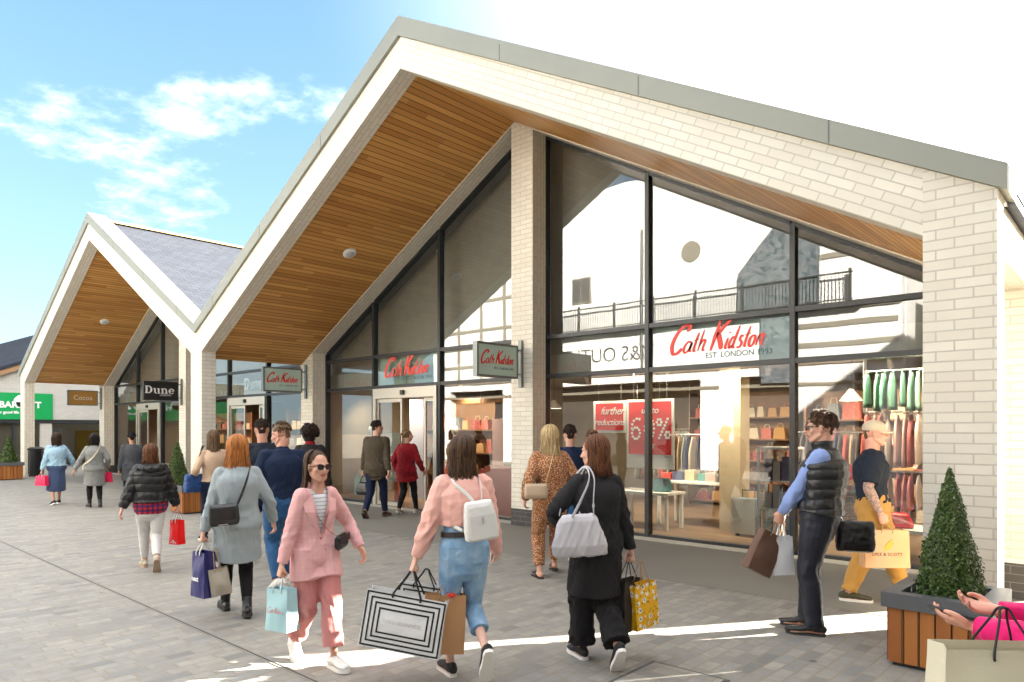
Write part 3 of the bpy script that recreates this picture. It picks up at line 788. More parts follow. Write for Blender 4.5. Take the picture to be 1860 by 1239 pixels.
def hair_mat(name, c1, c2, rough=.42):
    t = NT(name); c = t.coord(); g = t.noise(t.mapping(c, (75, 75, 5)), 1.0, 4, .6, .6); n = t.noise(c, 9, 3)
    cc = t.mix(t.ramp(g, [(.3, (0, 0, 0)), (.7, (1, 1, 1))]), c1, c2); cc = t.mix(t.math('MULTIPLY', n, .5), cc, scol(c1, .6))
    ri = t.n('ShaderNodeNewGeometry').outputs['Random Per Island']
    cc = t.mix(t.ramp(ri, [(.35, (0, 0, 0)), (1, (.75, .75, .75))]), cc, c2); cc = t.mix(t.ramp(ri, [(0, (.7, .7, .7)), (.4, (0, 0, 0))]), cc, scol(c1, .45))
    return t.bsdf(cc, rough+.1, bump=g, bstr=1.0, bdist=.012, spec=.22)
PEOPLE = []
class Person:
    def __init__(s, label, px, depth, rel, H, sex='f', skin='fair', lean=3, turn=0, head=(0, 0), ankL=(-.09, .0, .075, 0), ankR=(.09, .0, .075, 0),
                 wrL=(-.27, .03, .80), wrR=(.27, .03, .80), poleL=None, poleR=None, kL=None, kR=None, handL='relax', handR='relax', girth=1.0, near=True, group=None, ph=None, handdirL=None, handdirR=None, sw=1.0):
        s.s = H/1.70; s.sex = sex; s.skin = SKIN[skin]; s.g = girth; s.near = near
        loc = at(px, depth); los = math.atan2(-loc.x, loc.y)
        s.h = los+R(rel); s.loc = loc
        s.root = thing('person', label, 'person', loc, s.h, group)
        s.rot = Matrix.Rotation(s.h, 3, 'Z')
        male = sex == 'm'
        s.vx = .0052 if near else .0085
        # legs
        s.ank = {'L': V(ankL[:3]), 'R': V(ankR[:3])}; s.pitch = {'L': ankL[3], 'R': ankR[3]}
        if ph is None:
            ph = .905
            for k, x in (('L', -.088), ('R', .088)):
                d = s.ank[k]-V((x, 0, 0)); hor = math.hypot(d.x, d.y); mx = math.sqrt(max(.01, .822**2-hor**2))+s.ank[k].z
                ph = min(ph, mx)
        s.ph = ph
        s.hip = {'L': V((-.088*(1.0+.15*(girth-1)), 0, ph)), 'R': V((.088*(1.0+.15*(girth-1)), 0, ph))}
        s.knee = {}
        for k, kp in (('L', kL), ('R', kR)):
            s.knee[k], s.ank[k] = ik(s.hip[k], s.ank[k], .415, .41, V(kp) if kp else V((0, 1, 0)))
        # spine
        ln = R(lean); up = V((0, math.sin(ln), math.cos(ln))); s.up = up; s.fw = V((0, math.cos(ln), -math.sin(ln)))
        s.P = V((0, 0, ph+.03)); s.N = s.P+up*.505
        tw = Matrix.Rotation(R(turn), 3, 'Z'); s.tw = tw
        sx = (.166 if male else .139)*sw; s.sw = sw
        s.sh = {'L': s.N+tw @ V((-sx, 0, 0))-up*.072, 'R': s.N+tw @ V((sx, 0, 0))-up*.072}
        s.el = {}; s.wr = {}
        for k, w, pl in (('L', wrL, poleL), ('R', wrR, poleR)):
            sg = -1 if k == 'L' else 1
            s.el[k], s.wr[k] = ik(s.sh[k], V(w), .285, .25, V(pl) if pl else V((sg*.45, -1, -.1)))
        # head
        hy, hp = head
        s.Hm = Matrix.Rotation(R(hy), 3, 'Z') @ Matrix.Rotation(-R(hp), 3, 'X')
        s.HC = s.N+V((0, .012, .155))+V((0, math.sin(ln)*.05, 0))+s.Hm @ V((0, .012, 0))
        s.hands = {}
        s.handkind = {'L': handL, 'R': handR}; s.hdir = {'L': handdirL, 'R': handdirR}
        s.bodymesh()
        PEOPLE.append(s)
    def hd(s, p): return s.HC+s.Hm @ V(p)
    def tors(s, t, x=0, y=0):
        """point at height t above the pelvis centre on the spine"""
        k = max(0, min(1, t/.5)); yy = .018*math.sin(k*math.pi)*-1
        return s.P+s.up*t+s.fw*(y+yy)+V((x, 0, 0))
    def rings(s, ease=0.0, lo=-.13, hi=.52):
        m = s.sex == 'm'; g = s.g
        T = [(-.13, .135, .095), (-.06, .168 if not m else .162, .118), (.02, .166 if not m else .158, .112), (.09, .142 if not m else .152, .098), (.16, .132 if not m else .152, .095), (.24, .140 if not m else .162, .105), (.32, .152 if not m else .176, .114), (.385, (.146 if not m else .172)*s.sw, .104), (.44, (.108 if not m else .130)*s.sw, .078), (.485, .075, .06), (.515, .055, .055)]
        return [(s.tors(t), (a*(g if t < .4 else 1))+ease, (b*(g if t < .4 else 1))+ease) for t, a, b in T if lo <= t <= hi]
    def bodymesh(s):
        v = Vox(); m = s.sex == 'm'; q = 1.1 if m else .96; q *= 1+.6*(s.g-1)
        rg = s.rings(-.006)
        v.limb(rg, (1, 0, 0), 20, 4)
        if not m:
            for sg in (-1, 1): v.ell(s.tors(.315, sg*.07, .075), (.058, .05, .058), 12, 8)
        # neck
        v.limb([(s.N+V((0, -.005, -.05)), .06, .058), (s.N+V((0, .0, .02)), .05*q, .052*q), (s.hd((0, -.02, -.06)), .05*q, .055*q)], (1, 0, 0), 14, 4)
        for k in 'LR':
            sg = -1 if k == 'L' else 1
            A, E, W = s.sh[k], s.el[k], s.wr[k]
            inner = s.N+s.tw @ V((sg*.045, -.005, -.05))
            v.limb([(inner, .044, .044), (lerp(inner, A, .6), .047*q, .048*q), (A, .046*q, .048*q)], (0, 1, 0), 12, 3)
            v.limb([(A, .05*q, .05*q), (lerp(A, E, .35), .047*q, .047*q), (lerp(A, E, .8), .039*q, .039*q), (E, .036*q, .036*q), (lerp(E, W, .3), .038*q, .038*q), (lerp(E, W, .75), .028*q, .028*q), (W, .025*q, .022*q)], (0, 1, 0), 14, 4)
            s.hand(v, k)
            Hh, K, An = s.hip[k], s.knee[k], s.ank[k]
            v.limb([(Hh+V((0, -.01, .02)), .074*q, .082*q), (lerp(Hh, K, .3), .072*q, .075*q), (lerp(Hh, K, .75), .052*q, .054*q), (K, .045*q, .046*q), (lerp(K, An, .3)+V((0, -.006, 0)), .045*q, .047*q), (lerp(K, An, .75), .032*q, .034*q), (An, .031*q, .035*q)], (1, 0, 0), 16, 4)
            fm = s.footM(k)
            v.limb([(fm @ V((0, -.045, -.035)), .028, .03), (fm @ V((0, .04, -.03)), .034, .032), (fm @ V((0, .12, -.05)), .04, .02), (fm @ V((0, .165, -.055)), .034, .014)], (1, 0, 0), 12, 3)
        # head
        H = lambda p: s.hd(p)
        hr = s.Hm.to_4x4()
        v.ell(H((0, -.012, .03)), (.073, .093, .086), 22, 16, M=hr)
        v.ell(H((0, .026, -.03)), (.060, .064, .072), 20, 14, M=hr)
        v.ell(H((0, .05, -.083)), (.034, .034, .03), 14, 10, M=hr)
        v.limb([(H((-.052, -.005, -.045)), .02, .02), (H((-.044, .035, -.078)), .018, .018), (H((0, .062, -.094)), .02, .016), (H((.044, .035, -.078)), .018, .018), (H((.052, -.005, -.045)), .02, .02)], (0, 0, 1), 10, 3)
        v.limb([(H((0, .082, .022)), .009, .01), (H((0, .096, -.002)), .010, .012), (H((0, .110, -.022)), .013, .012)], (1, 0, 0), 10, 3)
        v.ell(H((-.012, .096, -.026)), (.009, .011, .008), 10, 8); v.ell(H((.012, .096, -.026)), (.009, .011, .008), 10, 8)
        v.limb([(H((-.05, .058, .028)), .012, .010), (H((0, .080, .026)), .012, .010), (H((.05, .058, .028)), .012, .010)], (0, 0, 1), 10, 3)
        for sg in (-1, 1):
            v.ell(H((sg*.040, .052, -.022)), (.024, .026, .024), 12, 8, M=hr)
            v.ell(H((sg*.075, -.008, -.002)), (.009, .02, .031), 12, 10, M=hr)
        v.limb([(H((-.022, .077, -.053)), .006, .006), (H((0, .090, -.050)), .009, .009), (H((.022, .077, -.053)), .006, .006)], (0, 0, 1), 10, 3)
        v.limb([(H((-.020, .076, -.061)), .006, .006), (H((0, .086, -.063)), .010, .009), (H((.020, .076, -.061)), .006, .006)], (0, 0, 1), 10, 3)
        lip = np.array(H((0, .088, -.057))); inv = np.array(s.Hm.inverted())
        def matf(ce):
            d = (ce-lip)@inv.T
            return ((np.abs(d[:, 0])/.026)**2+(np.abs(d[:, 2])/.0125)**2 < 1)*(d[:, 1] > -.016)
        s.body = v.grow('body', [s.skin, M_['lips']], s.root, s.vx, 3, s.s, matf=matf)
        if s.near:
            e = MB()
            for sg in (-1, 1):
                c = H((sg*.031, .0645, .006)); e.ell(c, (.0125, .0125, .0095), 14, 10, 0); e.ell(c+s.Hm @ V((0, .0085, -.001)), (.0058, .0055, .0058), 10, 8, 1)
            e.v = [p*s.s for p in e.v]; e.build('eyes', [M_['eye_white'], M_['iris']], s.root, True)
    def hand(s, v, k):
        sg = -1 if k == 'L' else 1
        E, W = s.el[k], s.wr[k]
        d = nz(W-E)
        if s.hdir[k]: d = nz(V(s.hdir[k]))
        n = V((-sg, 0, 0)) if s.handkind[k] != 'phone' else V((-sg*.5, 0, 1))
        n = nz(n-d*n.dot(d)); t = d.cross(n)*sg
        pal = W+d*.012
        v.limb([(W-d*.01, .024, .02), (pal+d*.03, .036, .016), (pal+d*.072, .039, .014)], t, 12, 4)
        kind = s.handkind[k]; curl = {'relax': (20, 28, 18), 'grip': (70, 80, 50), 'phone': (18, 28, 20), 'flat': (4, 6, 4)}[kind]
        kk = 1.0 if s.near else 1.25
        for i, (off, L) in enumerate(((.029, .072), (.010, .080), (-.009, .075), (-.027, .058))):
            p = pal+d*(.070 if i in (1, 2) else .064)+t*off; dd = d.copy(); ax = d.cross(n); pts = [(p-d*.012, .0088*kk)]
            a = 0
            for j, f in enumerate((.45, .32, .25)):
                a += R(curl[j]*(1+.12*(i-1)) + (4*i if kind == 'relax' else 0))
                dd = d*math.cos(a)+n*math.sin(a)+t*(off*.6)
                p = p+nz(dd)*L*f; pts.append((p, (.0086-.0009*j)*kk))
            v.limb([(q, r, r) for q, r in pts], t, 8, 2)
        b = pal+d*.012+t*.028
        if kind == 'grip': tp = [b, b+d*.025+t*.014+n*.02, b+d*.045+t*.002+n*.042, b+d*.05-t*.018+n*.05]
        else: tp = [b, b+d*.022+t*.020+n*.010, b+d*.047+t*.026+n*.016, b+d*.068+t*.022+n*.018]
        v.limb([(q, r*kk, r*kk) for q, r in zip(tp, (.014, .012, .0105, .0085))], n, 8, 2)
        g = pal+d*.078+n*.026 if kind == 'grip' else pal+d*.075+n*.02
        s.hands[k] = (s.W(g), s.rot @ d, s.rot @ n)
    def footM(s, k):
        """frame with its origin at the ankle, y toward the toes"""
        sg = -1 if k == 'L' else 1
        a = -R(s.pitch[k])
        sd = nz(s.knee[k]-s.ank[k])
        yaw = R(-sg*6)
        return Matrix.Translation(s.ank[k]) @ Matrix.Rotation(yaw, 4, 'Z') @ Matrix.Rotation(a, 4, 'X')
    def W(s, p): return s.loc+s.rot @ (V(p)*s.s)
    # ---------------------------------------------------------------- clothes
    def trousers(s, mat, ease=.018, hem=.10, hemr=None, amp=.006, name='trousers', rise=.10, knee=1.0, seed=1, mats=None):
        v = Vox(); q = (1.08 if s.sex == 'm' else .98)*(1+.6*(s.g-1))
        v.limb([k for k in s.rings(ease*.8+.002, -.14, rise+.05)], (1, 0, 0), 22, 4, dome=(1, .2))
        for k in 'LR':
            Hh, K, An = s.hip[k], s.knee[k], s.ank[k]
            L = .41; f = 1-(hem-.075)/L if hem > .075 else 1.0
            e = lerp(K, An, f); hr = hemr or .055
            v.limb([(Hh+V((0, -.01, .03)), .085*q+ease*.6, .10*q+ease*.6), (lerp(Hh, K, .3), .083*q+ease*.8, .087*q+ease*.8), (lerp(Hh, K, .75), (.061*q+ease)*knee, (.064*q+ease)*knee), (K, (.055*q+ease)*knee, (.056*q+ease)*knee), (lerp(K, e, .4)+V((0, -.008, 0)), lerp(.055*q+ease, hr, .35), lerp(.056*q+ease, hr, .35)), (lerp(K, e, .8), lerp(.05*q+ease, hr, .8), lerp(.05*q+ease, hr, .8)), (e, hr, hr*1.05)], (1, 0, 0), 18, 4, dome=(1, .08))
        fz = folds(amp, (26, 26, 20), seed)
        def post(co, nr):
            zk = .5*(s.knee['L'].z+s.knee['R'].z)
            w = .45+1.0*np.exp(-((co[:, 2]-zk)/.10)**2)+.9*np.exp(-((co[:, 2]-(hem+.04))/.08)**2)+.6*np.exp(-((co[:, 2]-(s.ph-.03))/.07)**2)
            return fz(co, nr)*np.clip(w, 0, 1.4)
        return v.grow(name, mat, s.root, s.vx*1.15, 4, s.s, post)
    def top(s, mat, name='jacket', ease=.022, lo=-.05, hemr=None, sleeve=1.0, sease=.016, cuff=None, amp=.007, seed=3, collar=None, quilt=None, cut=None, neck=.50, skirt=None, freq=(24, 24, 18), flare=0):
        """lo: hem height against the pelvis centre; skirt=(z, rx, ry) carries the hem down over the legs"""
        v = Vox(); q = (1.08 if s.sex == 'm' else .98)
        rg = s.rings(ease, lo, neck)
        if flare: rg = [(p, a+flare*max(0, .30-(p.z-s.P.z))*.9, b+flare*max(0, .30-(p.z-s.P.z))*.9) for p, a, b in rg]
        if skirt:
            z, rx, ry = skirt
            mid = (s.knee['L']+s.knee['R'])/2; f = (s.P.z-z)/(s.P.z-mid.z)
            c = V((0, mid.y*min(f, 1.3)*.35, z)); r0 = rg[0]
            rg = [(c, rx, ry), (lerp(c, r0[0], .5), lerp(rx, r0[1], .5), lerp(ry, r0[2], .5))]+rg
        v.limb(rg, (1, 0, 0), 26, 4, dome=(.06, .3))
        if skirt and skirt[0] > .5*s.ph:
            for k in 'LR':
                Hh, K = s.hip[k], s.knee[k]; f = min(1.0, (Hh.z-skirt[0])/max(.05, Hh.z-K.z)); e = lerp(Hh, K, f)
                v.limb([(Hh+V((0, 0, .05)), .085*q+ease*.7, .10*q+ease*.8), (lerp(Hh, e, .5), .088*q+ease, .095*q+ease), (e, .088*q+ease*1.1, .092*q+ease*1.1)], (1, 0, 0), 16, 4, dome=(.3, .06))
        for k in 'LR':
            sg = -1 if k == 'L' else 1
            A, E, W = s.sh[k], s.el[k], s.wr[k]
            inner = s.N+s.tw @ V((sg*.045, -.005, -.058))
            v.limb([(inner, .050+ease*.45, .046+ease*.4), (lerp(inner, A, .6), .048*q+ease*.6, .048*q+ease*.5), (A, .047*q+sease*.85, .047*q+sease*.85)], (0, 1, 0), 14, 3)
            if sleeve > 0:
                full = [(A, .053*q+sease, .053*q+sease), (lerp(A, E, .4), .05*q+sease, .05*q+sease), (E, .042*q+sease, .042*q+sease), (lerp(E, W, .45), .038*q+sease*.95, .038*q+sease*.95), (lerp(E, W, .97), cuff or (.03*q+sease*.8), cuff or (.03*q+sease*.8))]
                if sleeve < .6: full = full[:1]+[(lerp(A, E, .45), .054*q+sease, .054*q+sease), (lerp(A, E, .85), .054*q+sease*1.15, .054*q+sease*1.15)]
                elif sleeve < .95: full = full[:3]+[(lerp(E, W, sleeve), .036*q+sease, .036*q+sease)]
                v.limb(full, (0, 1, 0), 16, 4, dome=(1, .1))
        if collar:
            ch, cr = collar
            v.limb([(s.N+V((0, -.004, -.05)), .075+cr, .07+cr), (s.N+V((0, .0, .0)), .058+cr, .056+cr), (s.N+V((0, .004, ch)), .054+cr, .054+cr)], (1, 0, 0), 18, 4, dome=(.5, .1))
        fz = folds(amp, freq, seed); els = np.array([s.el['L'], s.el['R']])
        def post(co, nr):
            d = np.min(np.stack([np.linalg.norm(co-e, axis=1) for e in els]), axis=0)
            w = .55+1.0*np.exp(-(d/.11)**2)+.7*np.exp(-((co[:, 2]-(s.P.z+.08))/.09)**2)
            r = fz(co, nr)*w
            if quilt:
                pt, qa = quilt; ph_ = (co[:, 2]+.006*np.sin(co[:, 0]*18)+.006*np.sin(co[:, 1]*23))/pt
                r = r+qa*(np.abs(np.sin(math.pi*ph_))**.55-.6)
            return r
        o = v.grow(name, mat, s.root, s.vx*1.15, 4, s.s, post, cut)
        return o
    def skirt(s, mat, z, rx, ry, ease=.02, amp=.01, name='skirt', seed=5, split=False):
        v = Vox(); mid = (s.knee['L']+s.knee['R'])/2
        rg = s.rings(ease, -.14, .13); c = V((0, mid.y*.7, z))
        v.limb([(c, rx, ry), (lerp(c, rg[0][0], .5), lerp(rx, rg[0][1]+.02, .45), lerp(ry, rg[0][2]+.02, .45))]+rg, (1, 0, 0), 26, 5, dome=(.05, .2))
        return v.grow(name, mat, s.root, s.vx*1.2, 4, s.s, folds(amp, (38, 38, 4), seed))
    def belt(s, mat, t=.10, ease=.026, h=.032, name='belt'):
        mb = MB(); rr = s.rings(ease, -.14, .2)
        a = min(rr, key=lambda k: abs((k[0]-s.P).dot(s.up)-t)); c = s.tors(t)
        n = 40
        for i in range(n):
            w0, w1 = 2*math.pi*i/n, 2*math.pi*(i+1)/n
            P = lambda w, dz, e: c+V((math.cos(w)*(a[1]+e), 0, 0))+s.fw*(math.sin(w)*(a[2]+e))+s.up*dz
            mb.poly([P(w0, -h/2, 0), P(w1, -h/2, 0), P(w1, h/2, 0), P(w0, h/2, 0)]); mb.poly([P(w0, h/2, 0), P(w1, h/2, 0), P(w1, h/2, -.01), P(w0, h/2, -.01)]); mb.poly([P(w1, -h/2, 0), P(w0, -h/2, 0), P(w0, -h/2, -.01), P(w1, -h/2, -.01)])
        mb.v = [p*s.s for p in mb.v]
        return mb.build(name, mat, s.root, True)
    def shoes(s, mat, sole=None, style='trainer', sm=None):
        sm = sm or M_['rubber_white']
        for k in 'LR':
            fm = s.footM(k); v = Vox(); up = .0 if style != 'mule' else -.01
            prof = [(-.072, .024, .050), (-.05, .036, .072), (0, .039, .088), (.05, .041, .078), (.10, .047, .056), (.15, .046, .046), (.19, .034, .036)]
            if style == 'brogue': prof = [(-.072, .024, .05), (-.05, .034, .07), (0, .036, .085), (.05, .038, .074), (.10, .044, .052), (.16, .040, .042), (.21, .024, .03)]
            if style == 'mule': prof = [(.015, .034, .03), (.05, .042, .066), (.10, .044, .05), (.16, .036, .034), (.205, .018, .022)]
            v.limb([(fm @ V((0, y, -.075+.016+h/2)), w, h/2) for y, w, h in prof], fm.to_3x3() @ V((1, 0, 0)), 18, 4, dome=(.5, .5))
            if style in ('boot', 'hightop'):
                top = .10 if style == 'boot' else .04
                kd = nz(s.knee[k]-s.ank[k])
                v.limb([(s.ank[k]-kd*.02, .043, .05), (s.ank[k]+kd*top*.5, .044, .048), (s.ank[k]+kd*top, .046, .05)], (1, 0, 0), 16, 4, dome=(.5, .1))
            elif style != 'mule':
                v.limb([(fm @ V((0, -.015, -.03)), .040, .05), (fm @ V((0, -.018, .005)), .039, .046)], (1, 0, 0), 14, 3, dome=(.5, .1))
            o = v.grow('shoe', mat, s.root, s.vx, 3, s.s, folds(.0015, (60, 60, 60), 8))
            sb = MB(); hs = {'trainer': .028, 'brogue': .018, 'boot': .028, 'hightop': .026, 'mule': .012}[style]
            out = [(-.078, 0), (-.07, .026), (-.04, .037), (0, .037), (.05, .040), (.10, .048), (.15, .048), (.185, .038), (.205, .016), (.209, 0)]
            out = out+[(y, -x) for y, x in out[-2:0:-1]]
            lo = [fm @ V((x, y, -.078)) for y, x in out]; hi = [fm @ V((x*.98, y*.985, -.078+hs)) for y, x in out]
            sb.poly(lo[::-1]); sb.poly(hi)
            for i in range(len(out)):
                j = (i+1) % len(out); sb.poly([lo[i], lo[j], hi[j], hi[i]])
            sb.v = [p*s.s for p in sb.v]
            sb.build('sole', sm, o)
            if style == 'trainer' and s.near:
                lc = MB()
                for i in range(4):
                    y = .035+i*.022; zz = -.075+.016+(.080-.55*(y-.03)+.004)
                    lc.tube([fm @ V((-.024, y, zz-.012)), fm @ V((0, y+.004, zz)), fm @ V((.024, y, zz-.012))], .0035, 6)
                lc.v = [p*s.s for p in lc.v]; lc.build('laces', M_['lace'], o)
    def hair(s, mat, length=.25, vol=1.0, parting=0.0, locks=90, style='long', seed=0, spread=.0, curl=0.0, cover=118, back_only=False, gather=None):
        """locks laid over the scalp from the parting and falling by their length"""
        rs = random.Random(seed*13+5); H = s.hd; v = Vox(); hr = s.Hm.to_4x4()
        if style == 'short':
            v.ell(H((0, -.02, .046)), (.0785*vol, .094*vol, .080*vol), 22, 14, M=hr)
            v.limb([(H((0, -.085, .02)), .05, .02), (H((0, -.078, -.04)), .045, .016)], s.Hm @ V((1, 0, 0)), 14, 3)
            f = folds(.006*vol, (95, 95, 60), seed+20)
            o = v.grow('hair', mat, s.root, s.vx, 2, s.s, f)
        else:
            v.ell(H((0, -.031, .044)), (.080*vol, .088*vol, .083*vol), 22, 14, M=hr)
            if length > .08:
                v.limb([(H((0, -.05, .0)), .078*vol, .05*vol), (H((0, -.055, -.07)), .074*vol, .045*vol), (H((0, -.06, -min(length, .16))), .066*vol, .032*vol)], s.Hm @ V((1, 0, 0)), 20, 4)
            f = folds(.003, (110, 110, 12), seed+20)
            o = v.grow('hair', mat, s.root, s.vx, 2, s.s, f)
        if style == 'curly':
            mb = MB()
            for i in range(locks):
                th = R(rs.uniform(-cover, cover)); ph_ = math.acos(rs.uniform(-.55, 1)); k = rs.uniform(1.0, 1.22)
                d0 = V((math.sin(th)*math.sin(ph_)*.088*vol*k, -math.cos(th)*math.sin(ph_)*.10*vol*k-.02, math.cos(ph_)*.09*vol*k+.03))
                a0 = rs.uniform(0, 6.28); r_ = rs.uniform(.010, .017)
                mb.tube([H(d0+V((math.cos(a0+w*.9)*r_, math.sin(a0+w*.9)*r_, .012-w*.007))) for w in range(6)], [.006, .008, .008, .008, .007, .004], 5)
            mb.v = [p*s.s for p in mb.v]; mb.build('hair_locks', mat, o, True); return o
        mb = MB()
        if style == 'short': n = int(locks*1.6)
        else: n = int(locks*1.8)
        for i in range(n):
            th = R(rs.uniform(-cover, cover)) if style != 'short' else R(rs.uniform(-180, 180))
            if style == 'short':
                ph_ = math.acos(rs.uniform(-.05, .99)); 
                if abs(th) > R(95) and ph_ > 1.15: continue
                r = (.080*vol, .096*vol, .083*vol)
                d0 = V((math.sin(th)*math.sin(ph_), -math.cos(th)*math.sin(ph_), math.cos(ph_)))
                c = V((0, -.02, .044)); p0 = c+V((d0.x*r[0], d0.y*r[1], d0.z*r[2]))
                tang = nz(V((rs.uniform(-.4, .4), -.5 if d0.z > .5 else -.15, -1 if d0.z < .5 else .1))); tang = nz(tang-d0*tang.dot(d0))
                L = .04*(1+curl); pts = [p0-d0*.006, p0+tang*L*.5+d0*(.006+.012*curl), p0+tang*L+d0*(.002+.012*curl*rs.random())]
                mb.tube([H(p) for p in pts], [.008, .007, .002], 5, flat=.6)
                continue
            front = max(0, (abs(th)-R(70))/R(cover-70+.01))
            pts = []; rad = []
            sgn = 1 if th > 0 else -1
            wob = rs.uniform(-1, 1); ln = length*rs.uniform(.80, 1.06); k0 = rs.uniform(.0, .35)
            for j in range(6):   # over the scalp
                ph_ = lerp(.12+k0*.3, 1.5, j/5); a = th if abs(th) < R(100) else sgn*lerp(abs(th), R(100), j/5)
                r = (.0825*vol, .0905*vol, .0855*vol)
                p = V((0, -.031, .044))+V((math.sin(a)*math.sin(ph_)*r[0]+parting*.03*(1-j/5), -math.cos(a)*math.sin(ph_)*r[1], math.cos(ph_)*r[2]))
                p = p+V((p.x, p.y+.02, p.z-.042))*((i % 5)*.011); pts.append(p); rad.append(lerp(.0036, .0074, j/5))
            last = pts[-1]; m = 6
            for j in range(1, m+1):
                f_ = j/m; z = last.z-(ln+.04)*f_
                out = 1+spread*f_
                y = last.y*lerp(1, .85, f_); x = last.x*out*(1-.10*math.sin(f_*3.1))
                if gather: x = lerp(x, gather[0], min(1, f_*1.6)); y = lerp(y, gather[1], min(1, f_*1.6))
                # lie on the back below the neck
                if z < -.10:
                    y -= .028*min(1, (-.10-z)/.12)*(1 if last.y < .0 else -.3)
                c_ = (curl*.018+.004)*math.sin(f_*(7+i % 4)+i)
                pts.append(V((x+wob*.022*f_+c_, y+rs.uniform(-.004, .004)+c_*.6, z))); rad.append(lerp(.0074, .0016, f_**1.4))
            mb.tube([H(p) for p in pts], rad, 6, flat=.55)
        mb.v = [p*s.s for p in mb.v]
        mb.build('hair_locks', mat, o, True)
        return o
    def ponytail(s, mat, L=.22, seed=2):
        mb = MB(); rs = random.Random(seed)
        for i in range(26):
            a = rs.uniform(0, 6.28); r = rs.uniform(0, .02)
            p0 = V((math.cos(a)*r*.5, -.10, .05+math.sin(a)*r*.5)); q = V((math.cos(a)*r, -.15, .02+math.sin(a)*r)); e = V((math.cos(a)*r*1.4, -.14, -.02-L*rs.uniform(.7, 1)))
            mb.tube([s.hd(x) for x in crom([p0, q, lerp(q, e, .5)+V((0, -.015, 0)), e], 4)], [.008]*9+[.006, .005, .004, .002], 6)
        mb.v = [p*s.s for p in mb.v]; return mb.build('ponytail', mat, s.root, True)
    def sunglasses(s, mat=None):
        mb = MB(); H = s.hd
        for sg in (-1, 1):
            pts = []
            for i in range(16):
                w = 2*math.pi*i/16; x = math.cos(w); z = math.sin(w)
                pts.append((sg*.033+x*.027*(1.06 if z > 0 else .95), z*.021+(.003 if x*sg > .3 and z > 0 else 0)+.008))
            f = [H((x, .1015-.11*x*x*9, z)) for x, z in pts]; b = [H((x, .0965-.11*x*x*9, z)) for x, z in pts]
            mb.poly(f if sg > 0 else f, 0); mb.poly(b[::-1], 0)
            for i in range(16):
                j = (i+1) % 16; mb.poly([f[i], b[i], b[j], f[j]], 1)
            mb.tube(f+[f[0]], .0028, 6, 1, cap=False)
            mb.tube([H((sg*.060, .075, .014)), H((sg*.074, .03, .013)), H((sg*.080, -.01, .008)), H((sg*.079, -.03, -.008))], .003, 6, 1)
        mb.tube([H((-.008, .103, .012)), H((0, .105, .015)), H((.008, .103, .012))], .0028, 6, 1)
        mb.v = [p*s.s for p in mb.v]
        return mb.build('sunglasses', [M_['lens'], mat or M_['tortoise']], s.root, True)
    def lapels(s, mat, ease=.03, vz=.12, w=.06):
        """folded lapels and collar of a tailored jacket, lying on its front"""
        mb = MB()
        for sg in (-1, 1):
            pr = [(.49, .055, .010), (.40, .070, .10), (.32, .055, .142), (.22, .030, .146), (vz, .006, .140)]
            A = []; Bq = []
            for t, x, y in pr:
                wd = w*math.sin(min(1, (t-vz)/.28)*1.9)+.004 if t > vz else .004
                A.append(s.tors(t, sg*x, y)); Bq.append(s.tors(t+.005, sg*(x+wd), y-.006-wd*.30))
            for i in range(len(pr)-1):
                for dz in (0, -.006):
                    mb.poly([A[i]+s.fw*dz, Bq[i]+s.fw*dz, Bq[i+1]+s.fw*dz, A[i+1]+s.fw*dz])
            mb.tube([A[0]+V((0, 0, .01)), s.N+s.tw @ V((sg*.062, -.02, .035)), s.N+s.tw @ V((sg*.03, -.068, .045)), s.N+V((0, -.072, .045))], [.014, .018, .018, .018], 8, flat=1.0)
        mb.v = [p*s.s for p in mb.v]
        return mb.build('lapels', mat, s.root, True)
M_['rubber_white'] = plain('white_rubber', (.72, .70, .66), .6, var=.06); M_['rubber_dark'] = plain('dark_rubber', (.03, .028, .027), .7); M_['rubber_gum'] = plain('gum_rubber', (.42, .30, .20), .6)
M_['lace'] = plain('laces', (.7, .69, .66), .8); M_['tortoise'] = plain('tortoise_frame', (.03, .014, .008), .25, var=.6, scale=60)
# ------------------------------------------------------------------ fabrics and hair of this crowd
def stripes_h(col, pitch, duty, axis=2, rot=0):
    def f(t, c, base):
        s = t.n('ShaderNodeSeparateXYZ'); t.l(c, s.inputs[0])
        k = t.math('FRACT', t.math('DIVIDE', s.outputs[axis], pitch))
        return t.mix(t.math('MULTIPLY', t.math('LESS_THAN', k, duty), .9), base, col)
    return f
def check(col, pitch, duty, k=.5):
    def f(t, c, base):
        s = t.n('ShaderNodeSeparateXYZ'); t.l(c, s.inputs[0])
        for ax in (2, 0):
            q = t.math('FRACT', t.math('DIVIDE', s.outputs[ax], pitch))
            base = t.mix(t.math('MULTIPLY', t.math('LESS_THAN', q, duty), k), base, col)
        return base
    return f
def spots(cols, scale):
    def f(t, c, base):
        for i, (col, sc, th) in enumerate(cols):
            v = t.n('ShaderNodeTexVoronoi'); t.set(v, Scale=scale*sc, Randomness=.75)
            t.l(t.mapping(c, loc=(i*.37, i*.11, i*.2)), v.inputs['Vector'])
            base = t.mix(t.math('LESS_THAN', v.outputs['Distance'], th), base, col)
        return base
    return f
def fade(col, cz, r):
    """wash marks that belong to the denim itself"""
    def f(t, c, base):
        n = t.noise(c, 4, 4, .6); return t.mix(t.ramp(n, [(.38, (0, 0, 0)), (.68, (.85, .85, .85))]), base, col)
    return f
C = {}
C['denim_light'] = fabric('washed_blue_denim', (.15, .30, .50), .25, 6, 420, bump=.35, pattern=fade((.42, .58, .72), 0, 0))
C['denim_pale'] = fabric('pale_denim', (.30, .45, .55), .12, 5, 420)
C['denim_mid'] = fabric('blue_denim', (.022, .085, .20), .3, 6, 420)
